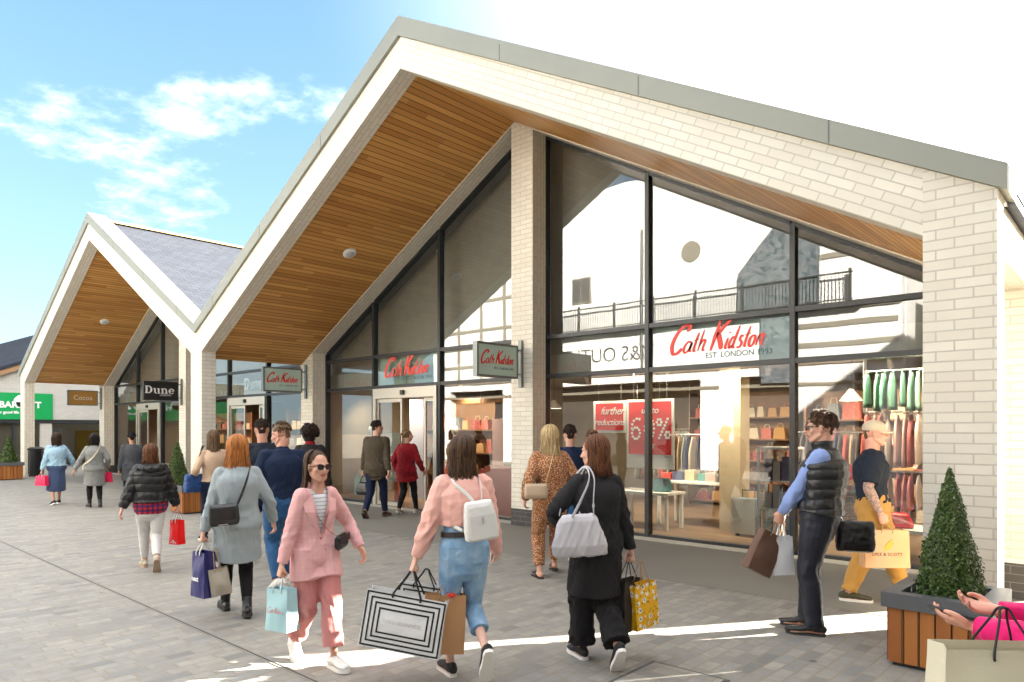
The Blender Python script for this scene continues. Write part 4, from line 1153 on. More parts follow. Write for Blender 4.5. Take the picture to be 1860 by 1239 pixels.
C['denim_dark'] = fabric('dark_denim', (.012, .018, .045), .3, 6, 420)
C['skirt_blue'] = fabric('slate_blue_cotton', (.055, .085, .17), .15, 5, 300)
C['coat_grey'] = fabric('grey_wool', (.21, .21, .20), .12, 8, 160, bump=.5)
C['coat_bluegrey'] = fabric('blue_grey_wool', (.30, .345, .36), .10, 8, 160, bump=.5)
C['coat_dark'] = fabric('charcoal_wool', (.065, .068, .075), .15, 8, 160)
C['puffer'] = fabric('black_nylon', (.016, .0155, .016), .2, 4, 600, rough=.5, bump=.2, sheen=0, spec=.35)
C['white_cotton'] = fabric('white_cotton', (.64, .62, .60), .06, 6, 420)
C['tartan'] = fabric('red_tartan', (.55, .02, .03), .1, 6, 400, pattern=check((.015, .02, .09), .055, .42, .85))
C['beige_knit'] = fabric('beige_knit', (.55, .38, .26), .1, 7, 200, bump=.5)
C['navy_knit'] = fabric('navy_knit', (.010, .019, .048), .2, 7, 220, bump=.45)
C['navy_tee'] = fabric('navy_jersey', (.016, .021, .032), .15, 5, 500)
C['black_cloth'] = fabric('black_cloth', (.017, .016, .017), .2, 6, 300)
C['black_knit'] = fabric('black_knit', (.022, .021, .022), .2, 9, 180, bump=.5)
C['tights'] = fabric('black_tights', (.016, .014, .015), .15, 9, 600, bump=.1)
C['pink_tweed'] = fabric('pink_checked_tweed', (.78, .43, .42), .06, 12, 260, bump=.4, pattern=check((.70, .33, .33), .030, .18, .35))
C['pink_cord'] = fabric('dusty_pink_cloth', (.56, .215, .20), .08, 8, 420)
C['peach_denim'] = fabric('peach_pink_denim', (.82, .45, .38), .08, 6, 420, bump=.4)
C['breton'] = fabric('striped_jersey', (.74, .74, .74), .03, 5, 500, pattern=stripes_h((.16, .18, .28), .027, .16))
C['brown_tweed'] = fabric('brown_tweed', (.075, .058, .038), .2, 20, 240, bump=.5)
C['crimson'] = fabric('crimson_wool', (.27, .008, .014), .15, 6, 240)
C['leopard'] = fabric('spotted_rust_print', (.33, .125, .045), .1, 6, 420, pattern=spots([((.10, .03, .015), 1.25, .34), ((.74, .52, .34), 1.0, .33)], 62))
C['shirt_blue'] = fabric('pale_blue_shirting', (.24, .33, .62), .06, 6, 500)
C['gilet'] = fabric('black_quilted_nylon', (.016, .016, .018), .25, 4, 600, rough=.38, bump=.2, sheen=0, spec=.45)
C['navy_trouser'] = fabric('navy_twill', (.010, .012, .022), .2, 5, 420, rough=.55, spec=.4)
C['tan_chino'] = fabric('tan_chino', (.46, .24, .055), .10, 5, 420)
C['cap'] = fabric('sand_cotton', (.50, .42, .31), .08, 7, 420)
C['magenta'] = fabric('magenta_fleece', (.62, .008, .13), .12, 6, 260, bump=.5)
C['belt'] = plain('dark_leather_belt', (.03, .022, .02), .4)
C['leather_black'] = plain('black_leather', (.011, .011, .012), .3, scale=9, bump=.15)
C['leather_brown'] = plain('brown_suede', (.06, .028, .016), .7, scale=9, bump=.15)
C['canvas_white'] = plain('white_leather', (.70, .69, .66), .45, var=.05, bump=.1)
C['canvas_black'] = plain('black_canvas', (.016, .015, .016), .8, bump=.2)
C['canvas_olive'] = plain('olive_knit', (.06, .055, .03), .9, bump=.3)
C['trainer_beige'] = plain('beige_trainer', (.48, .42, .33), .7)
HM = {'darkbrown': hair_mat('dark_brown_hair', (.018, .010, .007), (.055, .030, .017)), 'black': hair_mat('black_hair', (.007, .006, .006), (.022, .017, .015)),
      'brown': hair_mat('brown_hair', (.040, .020, .011), (.12, .062, .033)), 'chestnut': hair_mat('chestnut_hair', (.075, .027, .012), (.22, .085, .036)),
      'copper': hair_mat('copper_hair', (.30, .090, .018), (.58, .23, .065)), 'blonde': hair_mat('blonde_hair', (.42, .27, .11), (.74, .56, .31)),
      'darkblonde': hair_mat('dark_blonde_hair', (.12, .070, .034), (.34, .21, .10)), 'lightbrown': hair_mat('light_brown_hair', (.075, .045, .026), (.19, .115, .062))}
CLEFT = 'couple of women holding hands'
# ---- far left pair
p1 = Person('woman in pale blue jacket and blue skirt holding hands and a pink bag', 103, 15.8, 14, 1.63, skin='tan', wrR=(.40, .06, .87), wrL=(-.30, .0, .80), handL='grip', ankL=(-.09, -.12, .09, 15), ankR=(.10, .22, .075, 0), girth=1.12, near=False)
p1.top(C['denim_pale'], lo=-.02, ease=.04, sease=.026, seed=11, amp=.010); p1.skirt(C['skirt_blue'], .33, .20, .17, seed=12); p1.shoes(C['canvas_black']); p1.hair(HM['darkbrown'], .27, 1.14, locks=60, seed=1, cover=150, curl=.6)
p2 = Person('woman in grey knee length coat with diagonal strap holding hands', 172, 15.25, 8, 1.60, skin='tan', wrL=(-.40, .06, .87), wrR=(.27, .08, .92), handR='grip', ankL=(-.09, .10, .075, 0), ankR=(.10, -.06, .08, 8), girth=1.12, near=False)
p2.trousers(C['tights'], .014, .08, .042, seed=4); p2.top(C['coat_grey'], 'coat', ease=.035, lo=-.13, skirt=(.52, .23, .19), sease=.024, seed=13); p2.shoes(C['leather_black'], style='boot', sm=M_['rubber_dark']); p2.hair(HM['black'], .16, 1.16, locks=60, seed=2, cover=150, curl=.8)
p3 = Person('person in charcoal coat walking behind the black puffer jacket', 240, 15.6, 10, 1.63, sex='m', skin='tan', ankL=(-.09, .15, .075, 0), ankR=(.09, -.15, .09, 20), near=False)
p3.trousers(C['denim_dark']); p3.top(C['coat_dark'], 'coat', ease=.03, lo=-.13, skirt=(.60, .21, .17), seed=14); p3.shoes(C['leather_black'], sm=M_['rubber_dark']); p3.hair(HM['black'], style='short', vol=1.1, seed=3)
# ---- puffer jacket
p4 = Person('woman in short black puffer jacket and white trousers with red carrier', 274, 8.55, 4, 1.54, wrL=(-.36, -.02, .78), wrR=(.33, .06, .81), handR='grip', ankL=(-.06, .22, .075, 0), ankR=(.05, -.30, .17, 55), girth=1.1, lean=5)
p4.trousers(C['white_cotton'], .018, .14, .052, seed=21); p4.top(C['tartan'], 'plaid_shirt', ease=.030, lo=-.13, sleeve=0, seed=22, neck=.40, skirt=(.80, .20, .165))
pj = p4.top(C['puffer'], 'puffer_jacket', ease=.060, lo=.0, sease=.042, cuff=.052, seed=23, amp=.010, quilt=(.105, .016), collar=(.05, .03))
v = Vox(); v.limb([(p4.N+V((-.13, -.03, -.03)), .045, .05), (p4.N+V((-.10, -.10, -.03)), .055, .075), (p4.N+V((0, -.145, -.05)), .06, .10), (p4.N+V((.10, -.10, -.03)), .055, .075), (p4.N+V((.13, -.03, -.03)), .045, .05)], (0, 0, 1), 16, 4); v.ell(p4.N+V((0, -.14, -.10)), (.11, .055, .10)); v.grow('hood', C['puffer'], p4.root, .008, 4, p4.s, folds(.010, (26, 26, 26), 25))
p4.shoes(C['trainer_beige'], style='hightop', sm=M_['rubber_gum']); p4.hair(HM['chestnut'], .16, 1.1, locks=90, seed=4, cover=140)
# ---- beige top and blue handbag, copper hair in grey coat
p5 = Person('woman in beige top with long light brown hair and blue shoulder bag', 388, 10.6, 14, 1.70, ankL=(-.08, .2, .075, 0), ankR=(.08, -.2, .12, 30), wrL=(-.25, .12, .95), near=True)
p5.trousers(C['denim_dark'], .01); p5.top(C['beige_knit'], 'knitted_top', lo=-.05, ease=.03, seed=31); p5.shoes(C['canvas_black']); p5.hair(HM['lightbrown'], .30, 1.05, locks=110, seed=5, cover=140)
p6 = Person('woman with copper hair in long grey coat carrying a navy bag', 432, 6.42, 6, 1.69, wrL=(-.29, .0, .79), wrR=(.33, .10, .84), handL='grip', ankL=(-.08, .28, .075, -4), ankR=(.07, -.10, .085, 12), lean=4, girth=1.05)
p6.trousers(C['tights'], .012, .08, .042, seed=33, amp=.003); p6.top(C['coat_bluegrey'], 'coat', ease=.042, lo=-.13, skirt=(.54, .225, .18), sease=.020, cuff=.048, seed=34, amp=.008, collar=(.03, .016)); p6.shoes(C['leather_black'], style='boot', sm=M_['rubber_dark']); p6.hair(HM['copper'], .20, 1.12, locks=170, seed=6, cover=150, spread=.12)
# ---- navy jumper, man behind, curly hair
p7 = Person('man in navy jumper and blue jeans looking down to the left', 514, 7.6, 16, 1.81, 'm', 'ruddy', wrL=(-.17, .25, 1.02), wrR=(.27, .10, .88), ankL=(-.10, -.16, .10, 18), ankR=(.10, .22, .075, 0), head=(42, 14), girth=1.06)
p7.trousers(C['denim_mid'], .02, seed=41); p7.top(C['navy_knit'], 'jumper', ease=.030, lo=-.03, sease=.022, seed=42, collar=(.02, .012)); p7.shoes(C['canvas_white']); p7.hair(HM['lightbrown'], style='short', vol=1.0, seed=7, locks=80)
p8 = Person('man in dark t-shirt with bent arm half hidden behind the navy jumper', 478, 8.9, 20, 1.84, 'm', 'ruddy', wrL=(-.20, .26, 1.15), wrR=(.15, .26, 1.15), head=(-20, 5), ankL=(-.1, .15, .075, 0), ankR=(.1, -.15, .1, 20), near=False, girth=1.05)
p8.trousers(C['denim_dark']); p8.top(C['navy_tee'], 't_shirt', ease=.028, lo=-.06, sleeve=.5, sease=.02, seed=43); p8.shoes(C['canvas_white']); p8.hair(HM['darkbrown'], style='short', seed=8, locks=60)
p9 = Person('woman with dark curly hair in black jacket with red collar', 563, 10.2, -6, 1.76, skin='tan', head=(-20, 0), near=False)
p9.trousers(C['black_cloth']); p9.top(C['black_cloth'], ease=.04, lo=-.06, sease=.024, seed=45); v = Vox(); v.limb([(p9.N+V((0, -.01, -.02)), .078, .074), (p9.N+V((0, 0, .04)), .068, .066)], (1, 0, 0), 16, 3, dome=(.3, .2)); v.grow('red_collar', C['crimson'], p9.root, .009, 3, p9.s); p9.shoes(C['leather_black']); p9.hair(HM['darkbrown'], .09, 1.12, locks=330, seed=9, cover=150, style='curly')
# ---- pink suit
p10 = Person('woman in pink trouser suit and sunglasses walking toward the camera', 572, 5.13, -157, 1.565, skin='fair', wrR=(.28, .02, .80), wrL=(-.33, .13, .90), handR='grip', poleL=(-.6, -1, 0), ankL=(-.07, .20, .075, -3), ankR=(.08, -.22, .14, 35), head=(7, 2), turn=4, sw=.86, girth=.94)
p10.trousers(C['pink_cord'], .026, .17, .088, seed=51, amp=.007, knee=1.1)
p10.top(C['breton'], 'striped_top', ease=.014, lo=-.02, sleeve=0, seed=52, amp=.003, neck=.455)
def vcut(P, z0, z1, w0, s):
    def f(c):
        c = c
        t = (c-P.P).dot(P.up)
        return c.y > .05 and z0 < t and abs(c.x) < w0*(t-z0)/(z1-z0) and t < .52
    return f
p10.top(C['pink_tweed'], 'blazer', ease=.030, lo=-.13, skirt=(.68, .185, .15), sease=.018, cuff=.043, seed=53, amp=.004, cut=vcut(p10, .14, .50, .075, 1), freq=(20, 20, 16))
p10.lapels(C['pink_tweed'], .030, .14, .068)
mb = MB()
for sg in (-1, 1): mb.box(sg*.125-.062, sg*.125+.062, -.004, .006, -.018, .018, M=Matrix.Translation(p10.tors(-.02, 0, .168)) @ Matrix.Rotation(R(-sg*38), 4, 'Z') @ Matrix.Translation((0, -.012, 0)))
mb.v = [p*p10.s for p in mb.v]; mb.build('pocket_flap', C['pink_tweed'], p10.root)
mb = MB(); mb.ell(p10.tors(.12, .012, .150), (.012, .008, .012)); mb.v = [p*p10.s for p in mb.v]; mb.build('button', C['pink_cord'], p10.root, True)
p10.shoes(C['canvas_white']); p10.hair(HM['brown'], .33, 1.07, locks=170, seed=10, cover=116, parting=.4, spread=.22); p10.sunglasses()
# ---- couple entering the shop
p11 = Person('man in brown tweed jacket walking to the shop door', 683, 13.5, -24, 1.88, 'm', 'fair', wrL=(-.27, .05, .80), wrR=(.27, -.08, .80), handL='grip', ankL=(-.09, -.26, .13, 35), ankR=(.09, .18, .075, 0), head=(-38, 0), near=False)
p11.trousers(C['denim_dark'], .014, seed=61); p11.top(C['brown_tweed'], 'tweed_jacket', ease=.040, lo=-.13, skirt=(.76, .205, .165), sease=.020, seed=62); p11.shoes(C['leather_brown'], style='brogue', sm=M_['rubber_dark']); p11.hair(HM['darkbrown'], style='short', seed=11, vol=1.03)
p12 = Person('woman in crimson coat and black leggings beside the shop door', 738, 14.1, -30, 1.72, skin='fair', wrL=(-.25, .02, .84), wrR=(.30, .14, .86), ankL=(-.08, -.16, .10, 20), ankR=(.09, .24, .075, 0), head=(-40, 0), near=False, girth=1.08)
p12.trousers(C['black_cloth'], .014, .08, .047, seed=63); p12.top(C['crimson'], 'coat', ease=.042, lo=-.13, skirt=(.68, .22, .175), sease=.028, seed=64, amp=.012); p12.shoes(C['trainer_beige']); p12.hair(HM['darkblonde'], .05, 1.02, locks=50, seed=12, cover=130); p12.ponytail(HM['darkblonde'], .2)
# ---- backpack
p13 = Person('woman in peach jacket and cropped jeans with white backpack', 843, 4.83, 16, 1.66, skin='pale', wrL=(-.36, .05, .79), wrR=(.29, .12, .83), handL='grip', handR='phone', handdirR=(.15, .6, -.6), ankL=(-.075, .10, .075, 0), ankR=(.085, -.25, .25, 62), lean=4, head=(-8, 0))
p13.trousers(C['denim_light'], .016, .255, .068, seed=71, amp=.007, rise=.12); p13.top(C['peach_denim'], 'cropped_jacket', ease=.040, lo=.135, sease=.034, cuff=.042, seed=72, amp=.011, collar=(.02, .014)); p13.belt(C['belt'], .098, .027, h=.036)
mb = MB()
for sg in (-1, 1):
    mb.box(sg*.08-.058, sg*.08+.058, -.004, .004, -.06, .055, M=Matrix.Translation(p13.P+V((0, -.128, -.035))) @ Matrix.Rotation(R(sg*14), 4, 'Z') @ Matrix.Translation((0, -.004, 0)))
mb.v = [p*p13.s for p in mb.v]; mb.build('back_pocket', C['denim_light'], p13.root, bevel=.004)
p13.shoes(C['canvas_black'], sm=M_['rubber_white']); p13.hair(HM['brown'], .225, 1.10, locks=190, seed=13, cover=150)
# ---- rust print jumpsuit and companion
p14 = Person('blonde woman in spotted rust jumpsuit with beige crossbody bag', 1000, 8.05, 14, 1.79, skin='fair', wrL=(-.27, .06, .86), wrR=(.22, .22, 1.00), ankL=(-.12, .02, .075, 0), ankR=(.13, .34, .10, 8), girth=1.05)
p14.trousers(C['leopard'], .026, .14, .066, seed=81); p14.top(C['leopard'], 'jumpsuit_top', ease=.036, lo=.02, sease=.032, cuff=.05, seed=82, amp=.011); p14.shoes(C['leather_black'], style='mule', sm=M_['rubber_dark']); p14.hair(HM['blonde'], .24, 1.12, locks=180, seed=14, cover=150, spread=.10)
p15 = Person('man in navy jumper mostly hidden behind the blonde woman', 1036, 9.2, 8, 1.78, 'm', 'fair', wrR=(.26, .15, .95), ankL=(-.1, .2, .075, 0), ankR=(.0, -.16, .10, 20), near=False)
p15.trousers(C['denim_mid'], .018); p15.top(C['navy_knit'], 'jumper', ease=.03, lo=-.06, sease=.022, seed=85); p15.shoes(C['canvas_white']); p15.hair(HM['darkbrown'], style='short', seed=15, locks=60)
# ---- black cardigan and tote
p16 = Person('woman in long black cardigan and wide black trousers with grey tote', 1084, 5.14, 22, 1.665, skin='fair', wrL=(-.24, .22, 1.02), wrR=(.29, .02, .80), handR='grip', poleL=(-.8, -.5, -.3), ankL=(-.07, .14, .075, 0), ankR=(.06, -.26, .18, 52), head=(34, 5), girth=1.04)
p16.trousers(C['black_cloth'], .035, .115, .105, seed=91, amp=.012, knee=1.25); p16.top(C['black_knit'], 'cardigan', ease=.032, lo=-.13, skirt=(.52, .20, .16), sease=.022, seed=92, amp=.010)
p16.shoes(C['canvas_black'], sm=M_['rubber_white']); p16.hair(HM['chestnut'], .19, 1.10, locks=170, seed=16, cover=125, spread=.05)
v = Vox(); v.ell(p16.hd((0, -.015, .148)), (.034, .032, .026)); v.grow('hair_bun', HM['chestnut'], p16.root, .005, 2, p16.s, folds(.004, (90, 90, 60), 7))
mb = MB(); mb.tube([p16.hd((math.cos(w)*.024, -.015+math.sin(w)*.022, .128)) for w in [i*.4488 for i in range(15)]], .010, 8); mb.v = [p*p16.s for p in mb.v]; mb.build('hair_tie', plain('white_scrunchie', (.7, .68, .72), .8), p16.root, True)
# ---- gilet
p17 = Person('man in black quilted gilet and sunglasses standing with bags', 1488, 5.90, 84, 1.85, 'm', 'fair', wrL=(-.065, .30, .865), wrR=(.06, .31, .86), poleL=(-.5, -1, 0), poleR=(.5, -1, 0), handL='grip', handR='grip', ankL=(-.10, .02, .075, 0), ankR=(.10, .10, .075, 0), lean=-3, girth=1.16, head=(6, 2), handdirL=(.35, .3, -.8), handdirR=(-.35, .3, -.8))
p17.trousers(C['navy_trouser'], .018, .075, .068, seed=101, amp=.005)
p17.top(C['shirt_blue'], 'shirt', ease=.020, lo=-.03, sease=.020, cuff=.036, seed=102, amp=.008, collar=(.045, .008))
p17.top(C['gilet'], 'gilet', ease=.050, lo=-.05, sleeve=0, sease=-.012, seed=103, amp=.006, quilt=(.075, .013), collar=(.05, .026), cut=lambda c: False)
p17.shoes(C['leather_black'], style='brogue', sm=M_['rubber_dark']); p17.hair(HM['brown'], style='short', vol=1.06, seed=17, locks=120, curl=.35); p17.sunglasses()
# ---- cap
p18 = Person('man in navy t-shirt, tan trousers and beige cap striding right', 1585, 7.0, -80, 1.82, 'm', 'ruddy', wrR=(.25, .02, .84), wrL=(-.25, .08, .84), handR='grip', ankR=(.09, -.22, .075, 0), ankL=(-.09, .27, .09, -8), lean=0, head=(-6, 2), girth=1.10)
p18.trousers(C['tan_chino'], .032, .10, .075, seed=111, amp=.011); p18.top(C['navy_tee'], 't_shirt', ease=.030, lo=-.05, sleeve=.5, sease=.026, seed=112, amp=.009, collar=(.0, .004)); p18.shoes(C['canvas_olive'])
p18.hair(HM['lightbrown'], style='short', vol=.985, seed=18, locks=0)
def cap(P, mat):
    v = Vox(); v.ell(P.hd((0, -.014, .052)), (.0845, .104, .078), 24, 14, M=P.Hm.to_4x4())
    H = P.hd; inv = P.Hm.inverted(); hc = P.HC.copy()
    o = v.grow('cap', mat, P.root, .0052, 2, P.s, cut=lambda c: (inv @ (c-hc)).z < .028)
    mb = MB(); n = 14; top = []; bot = []
    for ring in (0, 1):
        row = []
        for i in range(n+1):
            w = R(-72+144*i/n)
            r0 = (.0845*math.sin(w), -.014+.104*math.cos(w)); 
            e = math.cos(w)**.6 if ring else 0
            row.append(V((r0[0]*(1-.06*ring), r0[1]+.075*e, .034-.012*ring-.35*(r0[0]**2)*ring*6)))
        top.append(row)
    for i in range(n):
        a, b, c, d = top[0][i], top[0][i+1], top[1][i+1], top[1][i]
        mb.poly([H(a), H(b), H(c), H(d)]); mb.poly([H(x-V((0, 0, .005))) for x in (d, c, b, a)]); mb.poly([H(d), H(c), H(c-V((0, 0, .005))), H(d-V((0, 0, .005)))])
    mb.v = [p*P.s for p in mb.v]; mb.build('peak', mat, o, True)
    mb = MB(); mb.ell(H((0, -.014, .132)), (.009, .009, .006)); mb.v = [p*P.s for p in mb.v]; mb.build('cap_button', mat, o, True)
cap(p18, C['cap'])
# inked sleeves: a skin-tight drawing on both forearms
def ink(P):
    t = NT('inked_skin'); c = t.coord(); v = t.n('ShaderNodeTexVoronoi', feature='DISTANCE_TO_EDGE'); t.set(v, Scale=24.0)
    t.l(t.mapping(c, (1, 1, .7)), v.inputs['Vector']); n = t.noise(c, 30, 4, .6, 1.5)
    k = t.math('MAXIMUM', t.math('LESS_THAN', v.outputs['Distance'], .07), t.math('GREATER_THAN', n, .56))
    m = t.bsdf(t.mix(t.math('MULTIPLY', k, .62), (.46, .28, .21), (.09, .10, .11)), .5)
    for kk in 'LR':
        vv = Vox()
        E, W = P.el[kk], P.wr[kk]; A = P.sh[kk]; q = 1.1*(1+.6*(P.g-1))
        vv.limb([(lerp(A, E, .80), .0405*q, .0405*q), (E, .0378*q, .0378*q), (lerp(E, W, .3), .0398*q, .0398*q), (lerp(E, W, .75), .0298*q, .0298*q), (lerp(E, W, .97), .027*q, .0245*q)], (0, 1, 0), 16, 5, dome=(.1, .1))
        vv.grow('tattooed_forearm', m, P.root, .0055, 3, P.s)
ink(p18)
# ---- person at the right edge of the picture
p19 = Person('person in magenta fleece at the right edge looking at a phone', 2040, 2.22, 92, 1.58, skin='ruddy', wrL=(-.05, .42, 1.11), wrR=(.10, .36, 1.15), poleL=(-.5, -.6, -.8), poleR=(.6, -.6, -.8), handL='phone', handR='phone', handdirL=(.12, .95, .10), handdirR=(-.3, .75, .1), head=(0, 24), lean=8)
p19.trousers(C['denim_dark']); p19.top(C['magenta'], 'fleece', ease=.035, lo=-.06, sease=.026, cuff=.042, seed=121, amp=.010); p19.shoes(C['canvas_white']); p19.hair(HM['lightbrown'], .12, 1.08, locks=120, seed=19, cover=125)
# ------------------------------------------------------------------ bags and things in hands
def paper(name, col, var=.05, rough=.6, pattern=None, spec=.4):
    t = NT(name); c = t.coord(); n = t.noise(c, 7, 4); n2 = t.noise(c, 90, 3)
    base = t.mix(n, scol(col, 1-var), scol(col, 1+var))
    if pattern: base = pattern(t, c, base)
    return t.bsdf(base, rough, bump=t.math('ADD', n, t.math('MULTIPLY', n2, .2)), bstr=.25, bdist=.01, spec=spec)
def bag(label, grip, w, d, h, mat, yaw, hl=.14, hmat=None, pitch=0, roll=0, inner=None, hr=.0035, hsep=.34, name='shopping_bag', cat='shopping bag', group=None, taper=.94, bulge=.012, wide=False, strap=None):
    """open gusseted carrier hung by two handles from the grip point; x is the face width"""
    g = V(grip)
    root = thing(name, label, cat, g, 0, group)
    root.rotation_euler = Euler((R(pitch), R(roll), yaw), 'XYZ')
    nx, nzv = 16, 16
    mb = MB(); rs = random.Random(int(w*1000+h*77))
    def pt(u, v_, side, inn=0):
        """u 0..1 along the face, v 0..1 up; side -1 front, +1 back"""
        k = lerp(1.0, taper, v_)
        x = (u-.5)*(w-2*inn)*k; dd = d*lerp(1.0, .78, v_)/2-inn
        b = bulge*math.sin(math.pi*u)*math.sin(math.pi*min(1, v_*1.1))*(1 if not inn else .9)
        n_ = mnoise.noise(V((u*3+w*9, v_*3+side*7, h*5)))*.006
        return V((x, side*(dd+b)+n_, -hl-h+v_*h+(inn if v_ == 0 else 0)))
    for inn, mi in ((0, 0), (.0025, 1)):
        for side in (-1, 1):
            for i in range(nx):
                for j in range(nzv):
                    q = [pt(i/nx, j/nzv, side, inn), pt((i+1)/nx, j/nzv, side, inn), pt((i+1)/nx, (j+1)/nzv, side, inn), pt(i/nx, (j+1)/nzv, side, inn)]
                    if (side > 0) != (inn > 0): q = q[::-1]
                    mb.poly(q, mi)
        for u, sx in ((0, -1), (1, 1)):
            for j in range(nzv):
                a0, a1 = pt(u, j/nzv, -1, inn), pt(u, (j+1)/nzv, -1, inn); b0, b1 = pt(u, j/nzv, 1, inn), pt(u, (j+1)/nzv, 1, inn)
                f = lambda v_: V((-sx*.022*(v_**.8)*min(1, d/.1), 0, 0))
                m0, m1 = (a0+b0)/2+f(j/nzv), (a1+b1)/2+f((j+1)/nzv)
                for q in ([a0, m0, m1, a1], [m0, b0, b1, m1]): mb.poly(q if (sx < 0) != (inn > 0) else q[::-1], mi)
        q = [pt(0, 0, -1, inn), pt(1, 0, -1, inn), pt(1, 0, 1, inn), pt(0, 0, 1, inn)]; mb.poly(q[::-1] if not inn else q, mi)
    body = mb.build('bag_body', [mat, inner or mat], root, fix=False)
    for side in (-1, 1):
        m = MB(); a = pt(.5-hsep/2, 1, side); b = pt(.5+hsep/2, 1, side); e = .012
        out = V((0, side*.004, 0))
        m.tube(crom([a+out-V((0, 0, .03)), a+out, lerp(a, V((-e, side*.006, 0)), .75)+V((0, side*.004, 0)), V((-e, side*.006, .004)), V((e, side*.006, .004)), lerp(b, V((e, side*.006, 0)), .75)+V((0, side*.004, 0)), b+out, b+out-V((0, 0, .03))], 4), hr, 6, flat=1.0 if not strap else .35)
        m.build('handle', hmat or mat, root, True)
    return root, (lambda u, v_, side, o=.003: pt(u, v_, side)+V((0, side*o, 0)))
def softbag(label, center, size, yaw, mat, name='handbag', cat='handbag', pitch=0, roll=0, voxel=.006, sag=.1, top=.85, group=None, amp=.004, zips=None):
    root = thing(name, label, cat, center, 0, group); root.rotation_euler = Euler((R(pitch), R(roll), yaw), 'XYZ')
    w, d, h = size; v = Vox()
    n = 22; 
    def sec(k, z): 
        return [V((math.copysign(abs(math.cos(a))**.5, math.cos(a))*w/2*k[0], math.copysign(abs(math.sin(a))**.6, math.sin(a))*d/2*k[1], z)) for a in [2*math.pi*i/n for i in range(n)]]
    lv = [((.86, .5), -h/2), ((.97, .92), -h/2+.015), ((1.0, 1+sag), -h*.22), ((lerp(1, top, .4), 1.0), h*.1), ((lerp(1, top, .8), .85), h*.36), ((top, .6), h/2-.012), ((top*.93, .3), h/2)]
    R_ = [sec(k, z) for k, z in lv]
    for r in R_:
        for p in r: v.v.append(p)
    for i in range(len(R_)-1):
        for k in range(n):
            k2 = (k+1) % n; v.f.append([i*n+k, i*n+k2, (i+1)*n+k2, (i+1)*n+k])
    v.f.append(list(range(n))[::-1]); v.f.append([(len(R_)-1)*n+k for k in range(n)])
    v.grow('bag_body', mat, root, voxel, 3, 1.0, folds(amp, (30, 30, 30), int(w*999)))
    return root
def strap(root, name, pts, w, mat, flat=.28, ref=None):
    """strap through world points, kept as a part of its bag"""
    inv = root.matrix_basis.inverted() if False else (Matrix.Translation(root.location) @ root.rotation_euler.to_matrix().to_4x4()).inverted()
    mb = MB(); mb.tube([inv @ p for p in crom([V(p) for p in pts], 6)], w/2, 8, flat=flat, ref=(inv.to_3x3() @ V(ref)) if ref is not None else None)
    return mb.build(name, mat, root, True)
def lettering_on(root, txt, size, mat, pos, side, shear=0, spacing=1.0, bold=0, ext=.0006, rotz=0):
    me = text_mesh(txt, size, shear=shear, extrude=ext, spacing=spacing, bold=bold)
    x = V((1, 0, 0))*(-side); y = V((0, 0, 1)); z = x.cross(y)
    me.transform(Matrix(((x.x, y.x, z.x, pos[0]), (x.y, y.y, z.y, pos[1]), (x.z, y.z, z.z, pos[2]), (0, 0, 0, 1))))
    me.materials.clear(); me.materials.append(mat)
    return link('lettering', me, mat, root)
PM = {k: paper(k.replace('_', ' ')+' paper', c) for k, c in dict(aqua=(.38, .60, .64), pink_red=(.80, .02, .09), red=(.75, .006, .008), white=(.72, .72, .72), kraft=(.50, .27, .125), brown=(.13, .068, .044), mint=(.50, .64, .54), cream=(.62, .57, .42), taupe=(.36, .32, .25), dark=(.03, .022, .018)).items()}
M_['aqua_side'] = PM['aqua']
M_['cord_white'] = plain('white_cord', (.72, .72, .70), .7); M_['cord_black'] = plain('black_cord', (.015, .014, .014), .7); M_['cord_kraft'] = plain('paper_cord', (.40, .25, .13), .8)
M_['red_ink'] = plain('red_ink', (.80, .045, .03), .5, var=.04, bump=0); M_['white_ink'] = plain('white_ink', (.82, .82, .80), .5, var=.02, bump=0); M_['black_ink'] = plain('black_ink', (.012, .012, .013), .5, bump=0)
M_['faint_ink'] = plain('pale_grey_ink', (.60, .56, .56), .5, bump=0); M_['faded_red'] = plain('pale_red_ink', (.62, .30, .31), .5, bump=0); M_['gold_ink'] = plain('golden_yellow_ink', (.62, .34, .015), .5, bump=0); M_['teal_ink'] = plain('teal_ink', (.05, .13, .17), .5, bump=0)
# pale blue carrier of the pink suit
g = p10.hands['R'][0]; bh = p10.h
yb = YAW+R(-28)
r, P_ = bag('pale blue paper carrier bag in the hand of the pink suited woman', g+V((0, 0, -.005)), .205, .12, .295, PM['aqua'], yb, .075, M_['cord_white'], hsep=.40)
script_logo('printed_name', .15, M_['faded_red'], r, P_(.52, .50, -1), (1, .0, .0), (0, 0, 1), depth=.0008, fat=.9)
